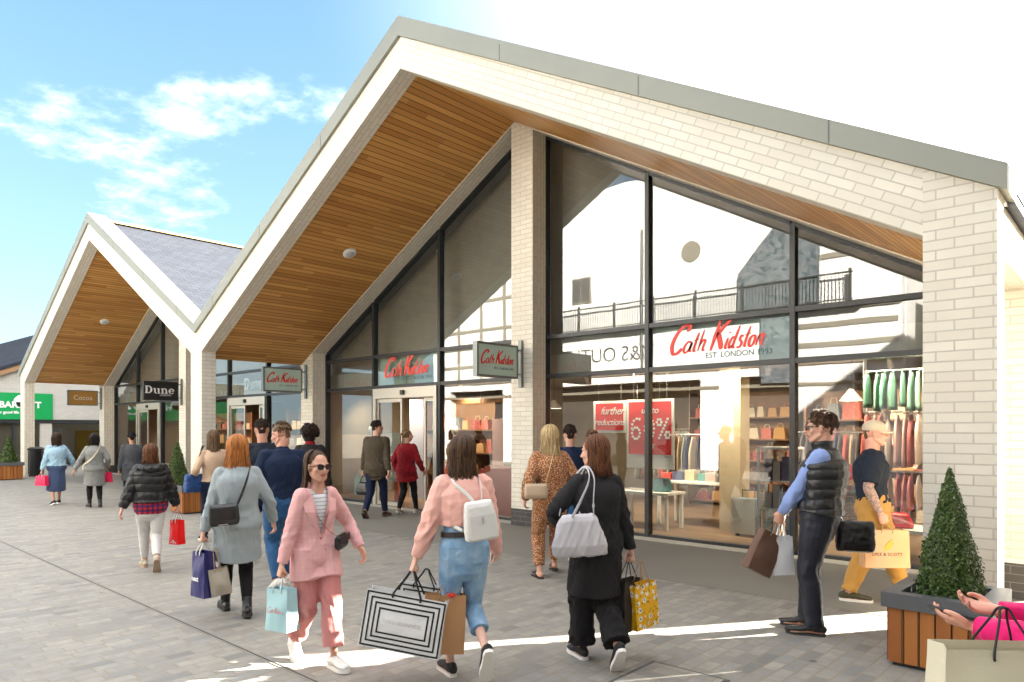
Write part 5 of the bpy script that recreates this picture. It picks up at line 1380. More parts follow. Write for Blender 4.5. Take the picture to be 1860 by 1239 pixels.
# concentric black and white bags of the backpack woman
def frames(root, w, h, hl, d, y, side, mat, n=4, taper=.94):
    mb = MB(); sw = h*.031
    def rect(x0, x1, z0, z1):
        yy = side*(y); e = side*.0035
        for a in ((x0, x1, z0, z0+sw), (x0, x1, z1-sw, z1), (x0, x0+sw, z0+sw, z1-sw), (x1-sw, x1, z0+sw, z1-sw)):
            N = 10
            for i in range(N):
                xa, xb = lerp(a[0], a[1], i/N), lerp(a[0], a[1], (i+1)/N)
                def q(x, z):
                    v_ = (z+hl+h)/h; u = x/(w*lerp(1, taper, v_))+.5
                    bl = .012*math.sin(math.pi*max(0, min(1, u)))*math.sin(math.pi*min(1, v_*1.1)); return V((x, side*(d*lerp(1.0, .78, v_)/2+bl)+e+mnoise.noise(V((u*3+w*9, v_*3+side*7, h*5)))*.006, z))
                for j in range(N):
                    za, zb_ = lerp(a[2], a[3], j/N), lerp(a[2], a[3], (j+1)/N)
                    qq = [q(xa, za), q(xb, za), q(xb, zb_), q(xa, zb_)]
                    mb.poly(qq if side < 0 else qq[::-1])
    for k in range(n):
        i = .004+k*h*.085
        wt = w*taper/2; rect(-wt+i, wt-i, -hl-h+.004+i, -hl-.004-i)
    return mb.build('printed_frames', mat, root)
g = p13.hands['L'][0]
yb = YAW+R(-6)
r, P_ = bag('large white carrier with nested black rectangles, nearer of two', g+V((.0, -.02, 0)), .56, .13, .385, PM['white'], yb, .15, M_['cord_black'], roll=9, hsep=.34, hr=.007, taper=.985)
frames(r, .56, .385, .15, .13, .0665, -1, M_['black_ink'], taper=.985)
lettering_on(r, 'LULU GUINNESS', .034, M_['faint_ink'], P_(.5, .5, -1, .002), -1, spacing=1.05)
r, P_ = bag('smaller carrier with nested black rectangles tucked behind the larger one', g+V((-.02, .125, -.01)), .36, .08, .36, PM['white'], yb, .10, M_['cord_black'], roll=7, hsep=.4, hr=.005, taper=.985)
frames(r, .36, .36, .10, .08, .0415, -1, M_['black_ink'], taper=.985)
r, P_ = bag('tan paper carrier behind the black and white striped bags', g+V((.13, .17, -.06)), .30, .10, .40, PM['kraft'], yb+R(20), .10, M_['cord_kraft'], roll=4)
mb = MB(); o_ = P_(.62, 1.0, -1, .01)
mb.ell(o_+V((0, -.01, .0)), (.018, .014, .014), 12, 8); mb.ell(o_+V((.02, -.012, .008)), (.014, .01, .010), 12, 8); mb.ell(o_+V((-.018, -.012, .009)), (.014, .01, .010), 12, 8); mb.build('red_bow', M_['red_ink'], r, True)
# phone in her right hand
def phone(label, P, k, cm):
    pos, d, n = P.hands[k]
    r = thing('phone', label, 'phone', pos+n*.006-d*.01)
    x = d.cross(n); M = Matrix((x, d, n)).transposed().to_4x4()
    r.rotation_euler = M.to_euler()
    mb = MB(); mb.box(-.036, .036, -.074, .074, -.004, .004); mb.build('case', cm, r, bevel=.006)
    mb = MB(); mb.box(-.033, .033, -.066, .066, .0041, .0052); mb.build('screen', M_['lens'], r)
    return r
phone('white phone held low in the right hand of the backpack woman', p13, 'R', M_['white_paint']); phone('dark phone held up by the person in magenta fleece', p19, 'L', M_['black'])
# white backpack
bp = softbag('small white leather backpack on the peach jacket', p13.W(p13.tors(.20, .045, -.235)), (.235, .11, .265), p13.h, C['canvas_white'], 'backpack', 'backpack', roll=-7, top=.80, sag=.02, amp=.0015, voxel=.005)
for sg in (-1, 1):
    strap(bp, 'shoulder_strap', [p13.W(p13.tors(.27, .05+sg*.012, -.20)), p13.W(p13.tors(.36, .035+sg*.045, -.172)), p13.W(p13.tors(.44, sg*.088, -.128)), p13.W(p13.tors(.475, sg*.10, -.055)), p13.W(p13.tors(.44, sg*.115, .07)), p13.W(p13.tors(.33, sg*.135, .13)), p13.W(p13.tors(.22, sg*.165, .05)), p13.W(p13.tors(.13, .04+sg*.10, -.165))], .026, C['canvas_white'], ref=(0, 0, 1))
mb = MB(); mb.box(-.085, .085, -.066, -.058, -.11, .045); mb.build('front_pocket', C['canvas_white'], bp, bevel=.008)
mb = MB(); mb.box(-.006, .006, -.070, -.0665, -.01, .03); mb.build('buckle', M_['steel'], bp)
# black crossbody bag, navy and taupe carriers of the copper haired woman
cb = softbag('black leather crossbody bag resting on the grey coat', p6.W(V((-.14, -.235, .965))), (.26, .09, .19), p6.h+R(6), C['leather_black'], 'handbag', 'handbag', roll=-3, top=.94, amp=.001)
strap(cb, 'strap', [p6.W(V(q)) for q in ((-.03, -.225, 1.05), (.02, -.218, 1.17), (.072, -.192, 1.33), (.085, -.135, 1.435), (.088, -.02, 1.478), (.075, .11, 1.40), (-.02, .175, 1.22), (-.16, .17, 1.08), (-.235, .0, 1.02), (-.25, -.17, 1.03))], .022, C['leather_black'], ref=(0, 0, 1))
mb = MB(); mb.box(-.06, .02, -.058, -.052, -.082, -.074); mb.build('zip', M_['steel'], cb)
M_['navy_plastic'] = paper('navy_plastic', (.022, .022, .13), .2, .35, spec=.5)
g = p6.hands['L'][0]
r, P_ = bag('navy blue carrier bag with white lettering beside the grey coat', g, .23, .13, .40, M_['navy_plastic'], YAW+R(-38), .085, M_['cord_white'], hsep=.3, bulge=.022, hr=.006, taper=.86)
lettering_on(r, 'next', .062, M_['white_ink'], P_(.5, .42, -1), -1, bold=.002)
r, P_ = bag('crumpled taupe carrier beside the navy blue bag', g+V((.10, .05, -.06)), .17, .10, .24, PM['taupe'], YAW+R(20), .17, M_['cord_kraft'], hsep=.3, bulge=.02, roll=-9)
# red carrier of the puffer jacket
g = p4.hands['R'][0]
r, P_ = bag('glossy red carrier bag carried by the woman in black puffer jacket', g, .17, .11, .30, paper('glossy_red', (.80, .004, .006), .05, .3), YAW+R(-28), .09, M_['cord_white'], hsep=.36)
mb = MB(); q = [P_(u, v_, -1, .002) for u, v_ in ((.18, .05), (.5, .20), (.82, .05), (.74, .05), (.5, .155), (.26, .05))]
mb.poly([q[0], q[1], q[4], q[5]]); mb.poly([q[1], q[2], q[3], q[4]]); mb.poly([P_(.38, .05, -1, .002), P_(.62, .05, -1, .002), P_(.5, .11, -1, .002)]); mb.build('emblem', M_['white_ink'], r)
# pink-red small carriers of the far pair
for P, k, lab in ((p1, 'L', 'small pink red carrier hanging from the hand of the woman in blue jacket'), (p2, 'R', 'small pink red carrier at the elbow of the woman in grey knee length coat')):
    bag(lab, P.hands[k][0]+V((0, 0, .02 if k == 'L' else .0)), .26, .11, .22, PM['pink_red'], YAW+R(-12), .05, M_['cord_white'], group='pink red carriers')
st = softbag('beige bag with diagonal strap on the grey knee length coat', p2.W(V((-.12, .20, .92))), (.2, .07, .14), p2.h, PM['cream'], 'handbag', 'handbag', voxel=.009)
strap(st, 'strap', [p2.W(V(q)) for q in ((-.21, .10, 1.0), (-.20, -.10, 1.02), (-.10, -.20, 1.12), (.02, -.185, 1.28), (.085, -.12, 1.43), (.09, .0, 1.475), (.06, .13, 1.36), (-.06, .22, 1.0))], .03, PM['cream'], ref=(0, 0, 1))
# blue shoulder bag
sb_ = softbag('blue shoulder bag on the arm of the woman in beige top', p5.W(V((-.27, .02, .90))), (.32, .13, .28), p5.h+R(20), plain('blue_leather', (.012, .055, .19), .45), 'handbag', 'handbag', top=.9)
for dx in (-.05, .07):
    strap(sb_, 'strap', [p5.W(V(q)) for q in ((-.29+dx*.5, dx*.6, 1.02), (-.22+dx*.2, dx*.5-.02, 1.25), (-.165, dx*.4, 1.425), (-.145, dx*.3+.01, 1.44), (-.20+dx*.3, dx*.5+.05, 1.25), (-.25+dx, .05+dx*.3, 1.02))], .018, C['leather_black'])
# small black crossbody of the pink suit
cb2 = softbag('small black crossbody bag at the waist of the pink blazer', p10.W(p10.tors(.075, -.165, .135)), (.15, .06, .105), p10.h+R(38), C['leather_black'], 'handbag', 'handbag', top=.95, amp=.0008, voxel=.004, roll=8)
strap(cb2, 'strap', [p10.W(p10.tors(*q)) for q in ((.12, -.12, .165), (.17, -.05, .172), (.24, .012, .176), (.31, .06, .170))], .012, M_['strap_pink'] if 'strap_pink' in M_ else plain('rose_chain', (.38, .20, .16), .4, .5))
mb = MB(); mb.box(-.078, .078, .028, .034, .0, .05); mb.build('flap', C['leather_black'], cb2, bevel=.004)
# man in tweed: black holdall
g = p11.hands['L'][0]
hb = softbag('black leather holdall in the hand of the man in tweed jacket', g+V((0, 0, -.25)), (.34, .16, .26), YAW+R(-30), C['leather_black'], 'handbag', 'handbag', top=.6, voxel=.009)
strap(hb, 'handle', [g+V((-.09, -.03, -.15)), g+V((-.03, -.01, -.02)), g+V((.03, .01, -.02)), g+V((.09, .03, -.15))], .02, C['leather_black'])
# blonde woman's beige crossbody
cb3 = softbag('beige leather crossbody bag at the hip of the blonde woman', p14.W(V((-.20, -.17, .965))), (.27, .10, .17), p14.h+R(-4), plain('beige_leather', (.46, .34, .235), .42), 'handbag', 'handbag', top=.95, amp=.001)
strap(cb3, 'chain', [p14.W(V(q)) for q in ((-.10, -.175, 1.04), (-.055, -.185, 1.20), (-.01, -.165, 1.36), (.03, -.11, 1.46), (.05, -.02, 1.475), (.03, .10, 1.40), (-.12, .15, 1.15), (-.28, .02, 1.02))], .012, plain('chain', (.45, .33, .18), .35, .8), flat=1)
softbag('mustard yellow bag carried between the blonde woman and her companion', p14.W(V((.30, .16, .98))), (.26, .10, .36), p14.h+R(30), plain('mustard_cloth', (.48, .24, .03), .8), 'handbag', 'handbag', top=.9)
# grey tote
M_['tote'] = plain('lilac_grey_leather', (.52, .50, .52), .5, var=.05, scale=5, bump=.1)
tb = softbag('pale grey leather tote hanging from the shoulder of the black cardigan', p16.W(V((-.20, -.155, .985))), (.40, .15, .30), p16.h+R(-14), M_['tote'], 'tote', 'handbag', top=.62, sag=.15, amp=.006, roll=-3)
for dx, dy in ((-.045, -.03), (.045, -.05)):
    strap(tb, 'handle', [p16.W(V(q)) for q in ((-.19+dx*1.8, -.20+dy*.2, 1.12), (-.155+dx, -.195+dy*.3, 1.25), (-.105+dx*.4, -.150+dy*.3, 1.39), (-.098+dx*.2, -.05, 1.468), (-.11+dx*.4, .06, 1.42), (-.2+dx, .03, 1.25), (-.24+dx*1.8, -.07, 1.12))], .020, M_['tote'], ref=(0, 0, 1), flat=.4)
# black and yellow carriers on her right
def blooms(t, c, base):
    v = t.n('ShaderNodeTexVoronoi'); t.set(v, Scale=17.0, Randomness=.5); t.l(c, v.inputs['Vector'])
    b = t.mix(t.math('LESS_THAN', v.outputs['Distance'], .34), base, (.78, .76, .66)); b = t.mix(t.math('LESS_THAN', v.outputs['Distance'], .13), b, (.10, .14, .42))
    n = t.noise(c, 40, 3); return t.mix(t.math('GREATER_THAN', n, .60), b, (.42, .25, .01))
g = p16.hands['R'][0]
r, P_ = bag('dark brown carrier bag beside the yellow flowered one', g+V((-.01, 0, 0)), .30, .12, .37, PM['dark'], YAW+R(52), .13, M_['cord_black'], roll=2)
r, P_ = bag('yellow flowered gift bag hanging beside the black cardigan', g+V((.075, .03, 0)), .26, .10, .33, paper('flowered_yellow', (.80, .42, .008), .05, pattern=blooms), YAW+R(40), .15, M_['cord_kraft'], roll=-4)
# carriers of the man in the gilet
g = (p17.hands['L'][0]+p17.hands['R'][0])/2
r, P_ = bag('brown paper carrier swinging from the hands of the man in gilet', g+V((-.01, -.02, -.02)), .235, .11, .36, PM['brown'], YAW+R(14), .10, M_['cord_kraft'], roll=27, inner=paper('navy_lining', (.01, .02, .09)), hsep=.3)
r, P_ = bag('white paper carrier hanging below the hands of the man in gilet', g+V((.02, -.01, -.01)), .18, .09, .33, PM['white'], YAW+R(-4), .12, M_['cord_white'], roll=-2)
r, P_ = bag('small cream carrier hanging behind the white one', g+V((.0, .09, -.03)), .15, .08, .22, PM['cream'], YAW+R(10), .16, M_['cord_kraft'], roll=14)
# black carrier behind him
pb = p17.W(V((.21, -.24, 0)))
bk = softbag('black carrier bag hanging behind the man in gilet', V((pb.x, pb.y, .80)), (.32, .12, .27), YAW+R(-8), C['leather_black'], 'shopping_bag', 'shopping bag', top=.92, roll=2)
strap(bk, 'handle', [V((pb.x, pb.y, .92))-RT*.1, p17.W(V((.22, -.05, .98))), p17.W(V((.235, .02, .97))), V((pb.x, pb.y, .92))+RT*.02], .016, C['leather_black'])
# kraft carrier of the man in the cap
g = p18.hands['R'][0]
r, P_ = bag('kraft carrier with golden bird emblem carried by the man in cap', g, .42, .14, .36, paper('kraft_sheen', (.56, .31, .15), .06, .35), YAW+R(-3), .065, M_['cord_kraft'], hsep=.25, taper=.97)
lettering_on(r, 'LYLE & SCOTT', .042, M_['black_ink'], P_(.48, .36, -1, .002), -1, spacing=1.05)
mb = MB()
E = [(.0, 0), (.02, .035), (.055, .075), (.095, .095), (.075, .06), (.10, .06), (.075, .035), (.085, .02), (.05, .012), (.06, -.008), (.02, -.012)]
o_ = P_(.40, .50, -1, .004); mb.poly([o_+V((x, 0, z)) for x, z in E]); mb.build('bird_emblem', M_['gold_ink'], r)
g = p18.hands['L'][0]
r, P_ = bag('pale grey carrier on the far side of the man in cap', g, .22, .10, .36, PM['white'], YAW+R(20), .10, M_['cord_white'])
# cream carrier at the right edge
q = at(1822, 2.16)
r, P_ = bag('wide cream paper carrier hanging from the arm of the person in magenta', V((q.x, q.y, 1.16)), .42, .14, .36, PM['cream'], YAW+R(-4), .11, M_['cord_black'], hsep=.30, hr=.004)
# ------------------------------------------------------------------ hanging signs
M_['mint_panel'] = plain('mint_panel', (.52, .68, .60), .35, var=.03, bump=0); M_['tan_panel'] = plain('tan_panel', (.36, .19, .045), .4, var=.06); M_['black_panel'] = plain('black_panel', (.016, .014, .015), .4)
M_['green_panel'] = plain('green_panel', (.0, .30, .075), .4, var=.04, bump=0); M_['sign_frame'] = metal('sign_frame', (.20, .215, .20), .4, .4)
def hanging(label, X, frame, panel):
    """box sign on a wall bracket, faces looking along the street"""
    o = thing('hanging_sign', label, 'sign', (X, Y1-.006, 2.86))
    mb = MB(); mb.box(-.035, .035, -.05, 0, -.42, .40); mb.build('bracket_plate', M_['sign_frame'], o, bevel=.004)
    for z in (-.20, .22):
        mb = MB(); mb.box(-.014, .014, -.14, -.051, z-.014, z+.014); mb.build('bracket_arm', M_['sign_frame'], o)
    mb = MB(); y0, y1, z0, z1 = -1.15, -.14, -.285, .29; w = .035
    mb.box(-.05, .05, y0, y1, z0, z0+w); mb.box(-.05, .05, y0, y1, z1-w, z1); mb.box(-.05, .05, y0, y0+w, z0+w, z1-w); mb.box(-.05, .05, y1-w, y1, z0+w, z1-w)
    mb.build('sign_frame', frame, o)
    mb = MB(); mb.box(-.042, .042, y0+w, y1-w, z0+w, z1-w); mb.build('panel', panel, o)
    return o
s1 = hanging('mint hanging sign with red script on the tall middle pier', XP1+.18, M_['sign_frame'], M_['mint_panel'])
s2 = hanging('mint hanging sign with red script on the pier beside the second shop', XMID+.28, M_['sign_frame'], M_['mint_panel'])
for s_ in (s1, s2):
    script_logo('lettering', .80, M_['red_ink'], s_, (.0425, -.645, .045), (0, 1, 0), depth=.004); place_text('small_lettering', 'EST. LONDON 1993', .055, M_['teal_ink'], s_, (.044, -.50, -.13), (0, 1, 0), extrude=.001)
def slab_word(parent, X, yc, zc, h, mat):
    """the word Dune in heavy slab letters with thin hairlines"""
    mb = MB(); k = h/1.45
    def P(x, z): return (X, yc+(x-3.05)*k, zc+(z-.70)*k)
    def bx(x0, x1, z0, z1):
        mb.poly([P(x0, z0), P(x1, z0), P(x1, z1), P(x0, z1)])
    def arc(cx, cz, ro, rzo, ri, rzi, a0, a1, n=14):
        for i in range(n):
            t0, t1 = R(a0+(a1-a0)*i/n), R(a0+(a1-a0)*(i+1)/n)
            f = lambda t, a, b: P(cx+math.cos(t)*a, cz+math.sin(t)*b)
            mb.poly([f(t0, ri, rzi), f(t0, ro, rzo), f(t1, ro, rzo), f(t1, ri, rzi)])
    # D
    bx(.22, .58, .14, 1.31); bx(0, .78, 0, .14); bx(0, .78, 1.31, 1.45); arc(.72, .725, .72, .725, .36, .585, -90, 90)
    # u
    o = 1.62; bx(o+.14, o+.44, .34, .86); bx(o, o+.44, .86, 1.0); arc(o+.53, .34, .39, .36, .10, .22, 180, 300); bx(o+.82, o+1.12, 0, .86); bx(o+.68, o+1.12, .86, 1.0); bx(o+1.12, o+1.26, 0, .13)
    # n
    o = 3.02; bx(o+.14, o+.44, .13, .86); bx(o, o+.44, .86, 1.0); bx(o, o+.58, 0, .13); arc(o+.66, .62, .46, .40, .17, .25, 0, 130); bx(o+.83, o+1.12, .13, .62); bx(o+.69, o+1.26, 0, .13)
    # e
    o = 4.42; arc(o+.55, .5, .55, .52, .25, .40, 20, 325, 22); bx(o+.24, o+1.04, .48, .60); arc(o+.55, .52, .55, .50, .27, .38, 8, 40, 4)
    return mb.build('lettering', mat, parent)
s3 = hanging('black hanging sign with white slab lettering on the far middle pier', XP2+.18, M_['black'], M_['black_panel'])
slab_word(s3, .0435, -.645, .03, .23, M_['white_ink']); place_text('small_lettering', 'LONDON', .075, M_['white_ink'], s3, (.044, -.52, -.13), (0, 1, 0), extrude=.001)
s4 = hanging('tan hanging sign with pale lettering at the far left pier', XL+.28, M_['sign_frame'], M_['tan_panel'])
place_text('lettering', 'Cocoa', .24, M_['cream'], s4, (.044, -.645, .0), (0, 1, 0), extrude=.001)
# sign panels behind the glass
def fascia(label, xa, xb, kind):
    o = thing('fascia_sign', label, 'sign', ((xa+xb)/2, YG+.12, 2.985)); w = (xb-xa)/2
    mb = MB(); mb.box(-w, w, -.012, .02, -.305, .305); mb.build('panel', M_['mint_panel'], o)
    if kind == 'script':
        script_logo('lettering', 1.5, M_['red_ink'], o, (.02, -.1235, .075), (1, 0, 0), depth=.003); place_text('small_lettering', 'EST. LONDON 1993', .115, M_['teal_ink'], o, (.34, -.1245, -.19), (1, 0, 0), extrude=.002)
    return o
fascia('mint shop sign with red script over the right hand shop window', XP1+2.54, XP1+4.71, 'script')
fascia('mint shop sign with red script over the sliding shop door', XP1-4.59, XP1-2.46, 'script')
o = thing('fascia_sign', 'white word sign over the door of the farther gabled shop', 'sign', (XP2+3.68, YG+.12, 2.98)); place_text('lettering', 'Dune', .44, M_['white_ink'], o, (0, 0, 0), (1, 0, 0), extrude=.02, bold=.014, spacing=1.1)
# green shop sign on the end building
o = thing('shop_sign', 'long bright green shop sign with white capitals on the end building', 'sign', (-36+.02, 5.5, 2.62))
mb = MB(); mb.box(-.0, .05, -3.9, 3.66, -.52, .62); mb.build('panel', M_['green_panel'], o)
place_text('lettering', 'HOLLAND & BARRETT', .37, M_['white_ink'], o, (.052, 1.36, .10), (0, 1, 0), extrude=.002, bold=.014, spacing=1.0); place_text('small_lettering', 'good health for good life', .16, M_['white_ink'], o, (.052, 1.6, -.22), (0, 1, 0), extrude=.002, bold=.006)
# ------------------------------------------------------------------ soffit lamps, camera, bin
def downlight(px, py, Xp, sg, label):
    # meet of the sight line with the soffit plane
    d = FW+RT*((px-930)/F); k = (HZ-py)/F
    for i in range(1, 6000):
        t = i*.01; X, Y, Z = d.x*t, d.y*t, CH+k*t
        if Y > YB and Z > 7.16-SL*abs(X-Xp): break
    o = thing('soffit_light', label, 'light fitting', (X, Y, 7.16-SL*abs(X-Xp)), 0, 'round soffit lights')
    a = math.atan(SL)*sg; o.rotation_euler = (0, a, 0)
    mb = MB(); mb.lathe([(0, -.035), (.10, -.035), (.135, -.02), (.14, .0), (0, 0)], 28); mb.build('rim', M_['white_paint'], o, auto=30)
    mb = MB(); mb.lathe([(0, -.045), (.075, -.042), (.085, -.036), (0, -.036)], 24); mb.build('diffuser', plain('frosted_diffuser', (.55, .55, .53), .3), o, auto=30)
downlight(635, 459, XP1, -1, 'round white light set in the timber soffit of the near gable'); downlight(190, 584, XP2, -1, 'round white light set in the timber soffit of the far gable')
sc_ = thing('security_camera', 'white dome security camera on the far left column', 'camera', (XL-.01, Y0+.2, 2.9))
mb = MB(); mb.box(-.05, .0, -.06, .06, -.1, .12); mb.box(-.75, -.05, -.03, .03, .05, .11); mb.build('bracket', M_['white_paint'], sc_, bevel=.01)
mb = MB(); mb.lathe([(0, .10), (.12, .09), (.25, -.04), (.27, -.16), (0, -.16)], 24, M=Matrix.Translation((-.62, 0, -.06))); mb.build('housing', M_['white_paint'], sc_, auto=40)
mb = MB(); mb.ell((-.62, 0, -.225), (.2, .2, .2), 20, 12); mb.build('dome', M_['lens'], sc_, True)
lb = thing('litter_bin', 'black slatted litter bin beside the far left column', 'litter bin', at(61, 25.2), YAW)
mb = MB()
for k in range(20):
    w = 2*math.pi*k/20; mb.box(-.034, .034, -.012, .012, .08, .92, M=Matrix.Rotation(w, 4, 'Z') @ Matrix.Translation((0, .30, 0)))
mb.lathe([(.0, .05), (.285, .05), (.285, .93), (.0, .93)], 20); mb.build('slatted_body', M_['black'], lb)
mb = MB(); mb.lathe([(0, .93), (.32, .93), (.33, .99), (.27, 1.04), (.14, 1.05), (0, 1.05)], 24); mb.build('lid', M_['black'], lb, auto=30)
mb = MB(); mb.lathe([(0, 0), (.30, 0), (.30, .06), (0, .06)], 24); mb.build('base', M_['black'], lb, auto=30)
# ------------------------------------------------------------------ planters and clipped cones
def leaf_mat(name, a, b):
    t = NT(name); ri = t.n('ShaderNodeNewGeometry').outputs['Random Per Island']
    c = t.mix(ri, a, b); d = t.n('ShaderNodeBsdfPrincipled'); t.l(c, d.inputs['Base Color']); d.inputs['Roughness'].default_value = .38; d.inputs['Specular IOR Level'].default_value = .5
    tr = t.n('ShaderNodeBsdfTranslucent'); t.l(c, tr.inputs[0]); mx = t.n('ShaderNodeMixShader'); mx.inputs[0].default_value = .25
    t.l(d.outputs[0], mx.inputs[1]); t.l(tr.outputs[0], mx.inputs[2]); t.l(mx.outputs[0], t.out.inputs[0]); return t.m
M_['leaf'] = leaf_mat('box_leaves', (.020, .048, .009), (.12, .19, .032)); M_['twig'] = plain('twigs', (.06, .04, .025), .8); M_['soil'] = plain('dark_soil', (.045, .028, .018), .95, var=.4, scale=20, bump=.6)
M_['rim'] = metal('planter_rim', (.10, .105, .11), .5, .2)
def planter(label, loc, rz, w=.95, d=.80, h=.82, rim=.13):
    o = thing('planter', label, 'planter', loc, rz, 'slatted timber planters')
    mb = MB(); x, y = w/2-.045, d/2-.045
    n = max(6, int((2*x)/.085))
    for i in range(n):
        a = -x+i*2*x/n
        for yy in (-1, 1): mb.box(a+.004, a+2*x/n-.004, yy*y-.016, yy*y+.016, .03, h-rim+.02)
    mm = max(6, int((2*y)/.085))
    for i in range(mm):
        a = -y+i*2*y/mm
        for xx in (-1, 1): mb.box(xx*x-.016, xx*x+.016, a+.004, a+2*y/mm-.004, .03, h-rim+.02)
    mb.build('slat_cladding', M_['slat'], o, bevel=.003)
    mb = MB(); mb.box(-x+.02, x-.02, -y+.02, y-.02, .0, h-.06); mb.build('liner', M_['black'], o)
    mb = MB(); t = .105; W, D = w/2, d/2
    mb.box(-W, W, -D, -D+t, h-rim, h); mb.box(-W, W, D-t, D, h-rim, h); mb.box(-W, -W+t, -D+t, D-t, h-rim, h); mb.box(W-t, W, -D+t, D-t, h-rim, h)
    mb.build('rim', M_['rim'], o, fix=True)
    mb = MB(); nx = 14
    for i in range(nx):
        for j in range(nx):
            P = lambda a, b: V((lerp(-W+t, W-t, a/nx), lerp(-D+t, D-t, b/nx), h-.075+mnoise.noise(V((a*.7, b*.7, w)))*.022))
            mb.poly([P(i, j), P(i+1, j), P(i+1, j+1), P(i, j+1)])
    mb.build('soil', M_['soil'], o)
    return o
def cone(label, loc, hgt, r, nleaf, seed, ls=.017, name='topiary_cone'):
    rs = random.Random(seed); o = thing(name, label, 'topiary', loc, 0, 'clipped box cones')
    mb = MB(); mb.tube([(0, 0, -.05), (.005, 0, hgt*.5), (0, 0, hgt*.93)], [.025, .018, .005], 8)
    for k in range(60):
        z = rs.uniform(.02, .9)*hgt; w = rs.uniform(0, 6.28); rr = r*(1-z/hgt)*.85; mb.tube([(0, 0, z-.02), (math.cos(w)*rr*.5, math.sin(w)*rr*.5, z+.02), (math.cos(w)*rr, math.sin(w)*rr, z+.05)], [.006, .004, .002], 5)
    mb.build('trunk', M_['twig'], o)
    mb = MB()
    for i in range(nleaf):
        z = hgt*(1-math.sqrt(rs.random()))*1.0; z = min(z, hgt*.99)
        w = rs.uniform(0, 6.28)
        R0 = r*((1-z/hgt)**.86)*(1+.20*mnoise.noise(V((math.cos(w)*1.6, math.sin(w)*1.6, z*4+seed)))+.18*mnoise.noise(V((math.cos(w)*5, math.sin(w)*5, z*11+seed))))
        if z < .10*hgt: R0 *= .86+.14*z/(.1*hgt)
        k = 1-abs(rs.gauss(0, .13)); k = max(.2, k)
        if rs.random() < .05: k += rs.uniform(.04, .16)
        p = V((math.cos(w)*R0*k, math.sin(w)*R0*k, z+rs.uniform(-.01, .01)))
        nrm = nz(V((math.cos(w), math.sin(w), .35))+V((rs.gauss(0, .6), rs.gauss(0, .6), rs.gauss(0, .6))))
        u = nz(nrm.cross(V((rs.gauss(0, 1), rs.gauss(0, 1), rs.gauss(0, 1))))); v_ = nrm.cross(u); s = ls*rs.uniform(.7, 1.25)
        mb.poly([p-u*s, p-v_*s*.52+nrm*s*.12, p+u*s, p+v_*s*.52+nrm*s*.12])
    mb.build('foliage', M_['leaf'], o)
    return o
pl = planter('slatted timber planter with grey rim at the near right column', V((-1.115, 5.955, 0)), R(-1), .68, .76, .53, .105)
cone('tall clipped cone in the near right planter', V((-1.10, 5.96, .45)), 1.0, .235, 15000, 1, .0115)
q = at(352, 14.4); planter('slatted timber planter standing at the column between the gables', V((q.x, q.y, 0)), 0, .68, .76, .56, .11)
q = at(322, 14.6); cone('clipped cone in the planter between the two gables', V((q.x, q.y, .48)), 1.0, .26, 5000, 2, .020)
q = at(12, 23.6); planter('slatted timber planter at the far left edge', V((q.x, q.y, 0)), 0, 1.0, .8, .58, .11); cone('clipped cone in the planter at the far left edge', V((q.x+.05, q.y+.05, .5)), 1.0, .28, 4000, 3, .024)

# ------------------------------------------------------------------ inside the near shop
def shop_col(name, cols, scale=8, rough=.7):
    """printed goods: blotches of several colours"""
    t = NT(name); c = t.coord(); ra = t.math('ADD', t.n('ShaderNodeObjectInfo').outputs['Random'], t.n('ShaderNodeNewGeometry').outputs['Random Per Island']); ri = t.math('FRACT', t.math('MULTIPLY', ra, 3.37))
    base = t.ramp(ri, [(i/max(1, len(cols)), q) for i, q in enumerate(cols)], 'CONSTANT')
    n = t.n('ShaderNodeTexVoronoi'); t.set(n, Scale=scale*6); t.l(c, n.inputs['Vector'])
    base = t.mix(t.math('MULTIPLY', t.math('LESS_THAN', n.outputs['Distance'], .28), .55), base, cols[-1])
    return t.bsdf(base, rough)
M_['goods_warm'] = shop_col('printed_goods', [(.45, .10, .07), (.50, .28, .12), (.10, .07, .06), (.52, .40, .25), (.28, .05, .05), (.16, .18, .20), (.58, .50, .40)])
M_['goods_floral'] = shop_col('floral_goods', [(.12, .15, .17), (.18, .22, .22), (.09, .11, .13), (.42, .42, .38)], 10)
M_['goods_red'] = shop_col('red_goods', [(.50, .16, .16), (.55, .34, .32), (.58, .46, .42), (.42, .10, .10), (.56, .50, .46)], 9)
M_['goods_green'] = shop_col('green_goods', [(.10, .25, .18), (.15, .31, .24), (.08, .20, .14), (.22, .36, .28)], 9)
M_['goods_blue'] = shop_col('blue_goods', [(.02, .04, .10), (.04, .08, .20), (.02, .02, .05), (.45, .45, .45)], 12)
M_['coral'] = plain('coral_paint', (.78, .18, .11), .5, var=.05); M_['poster_red'] = plain('red_poster', (.66, .024, .026), .5, var=.04, bump=0)
M_['shelf_wood'] = plain('dark_shelf_wood', (.20, .10, .045), .5, var=.2)
def handbag_shape(mb, c, w, h, d, rs):
    x, y, z = c; k = rs.uniform(.7, .95)
    mb.prism([(x-w/2, z), (x+w/2, z), (x+w/2*k, z+h), (x-w/2*k, z+h)], y-d/2, y+d/2)
    mb.tube([(x-w*.25, y, z+h*.98), (x-w*.18, y, z+h*1.35), (x+w*.18, y, z+h*1.35), (x+w*.25, y, z+h*.98)], .008, 5)
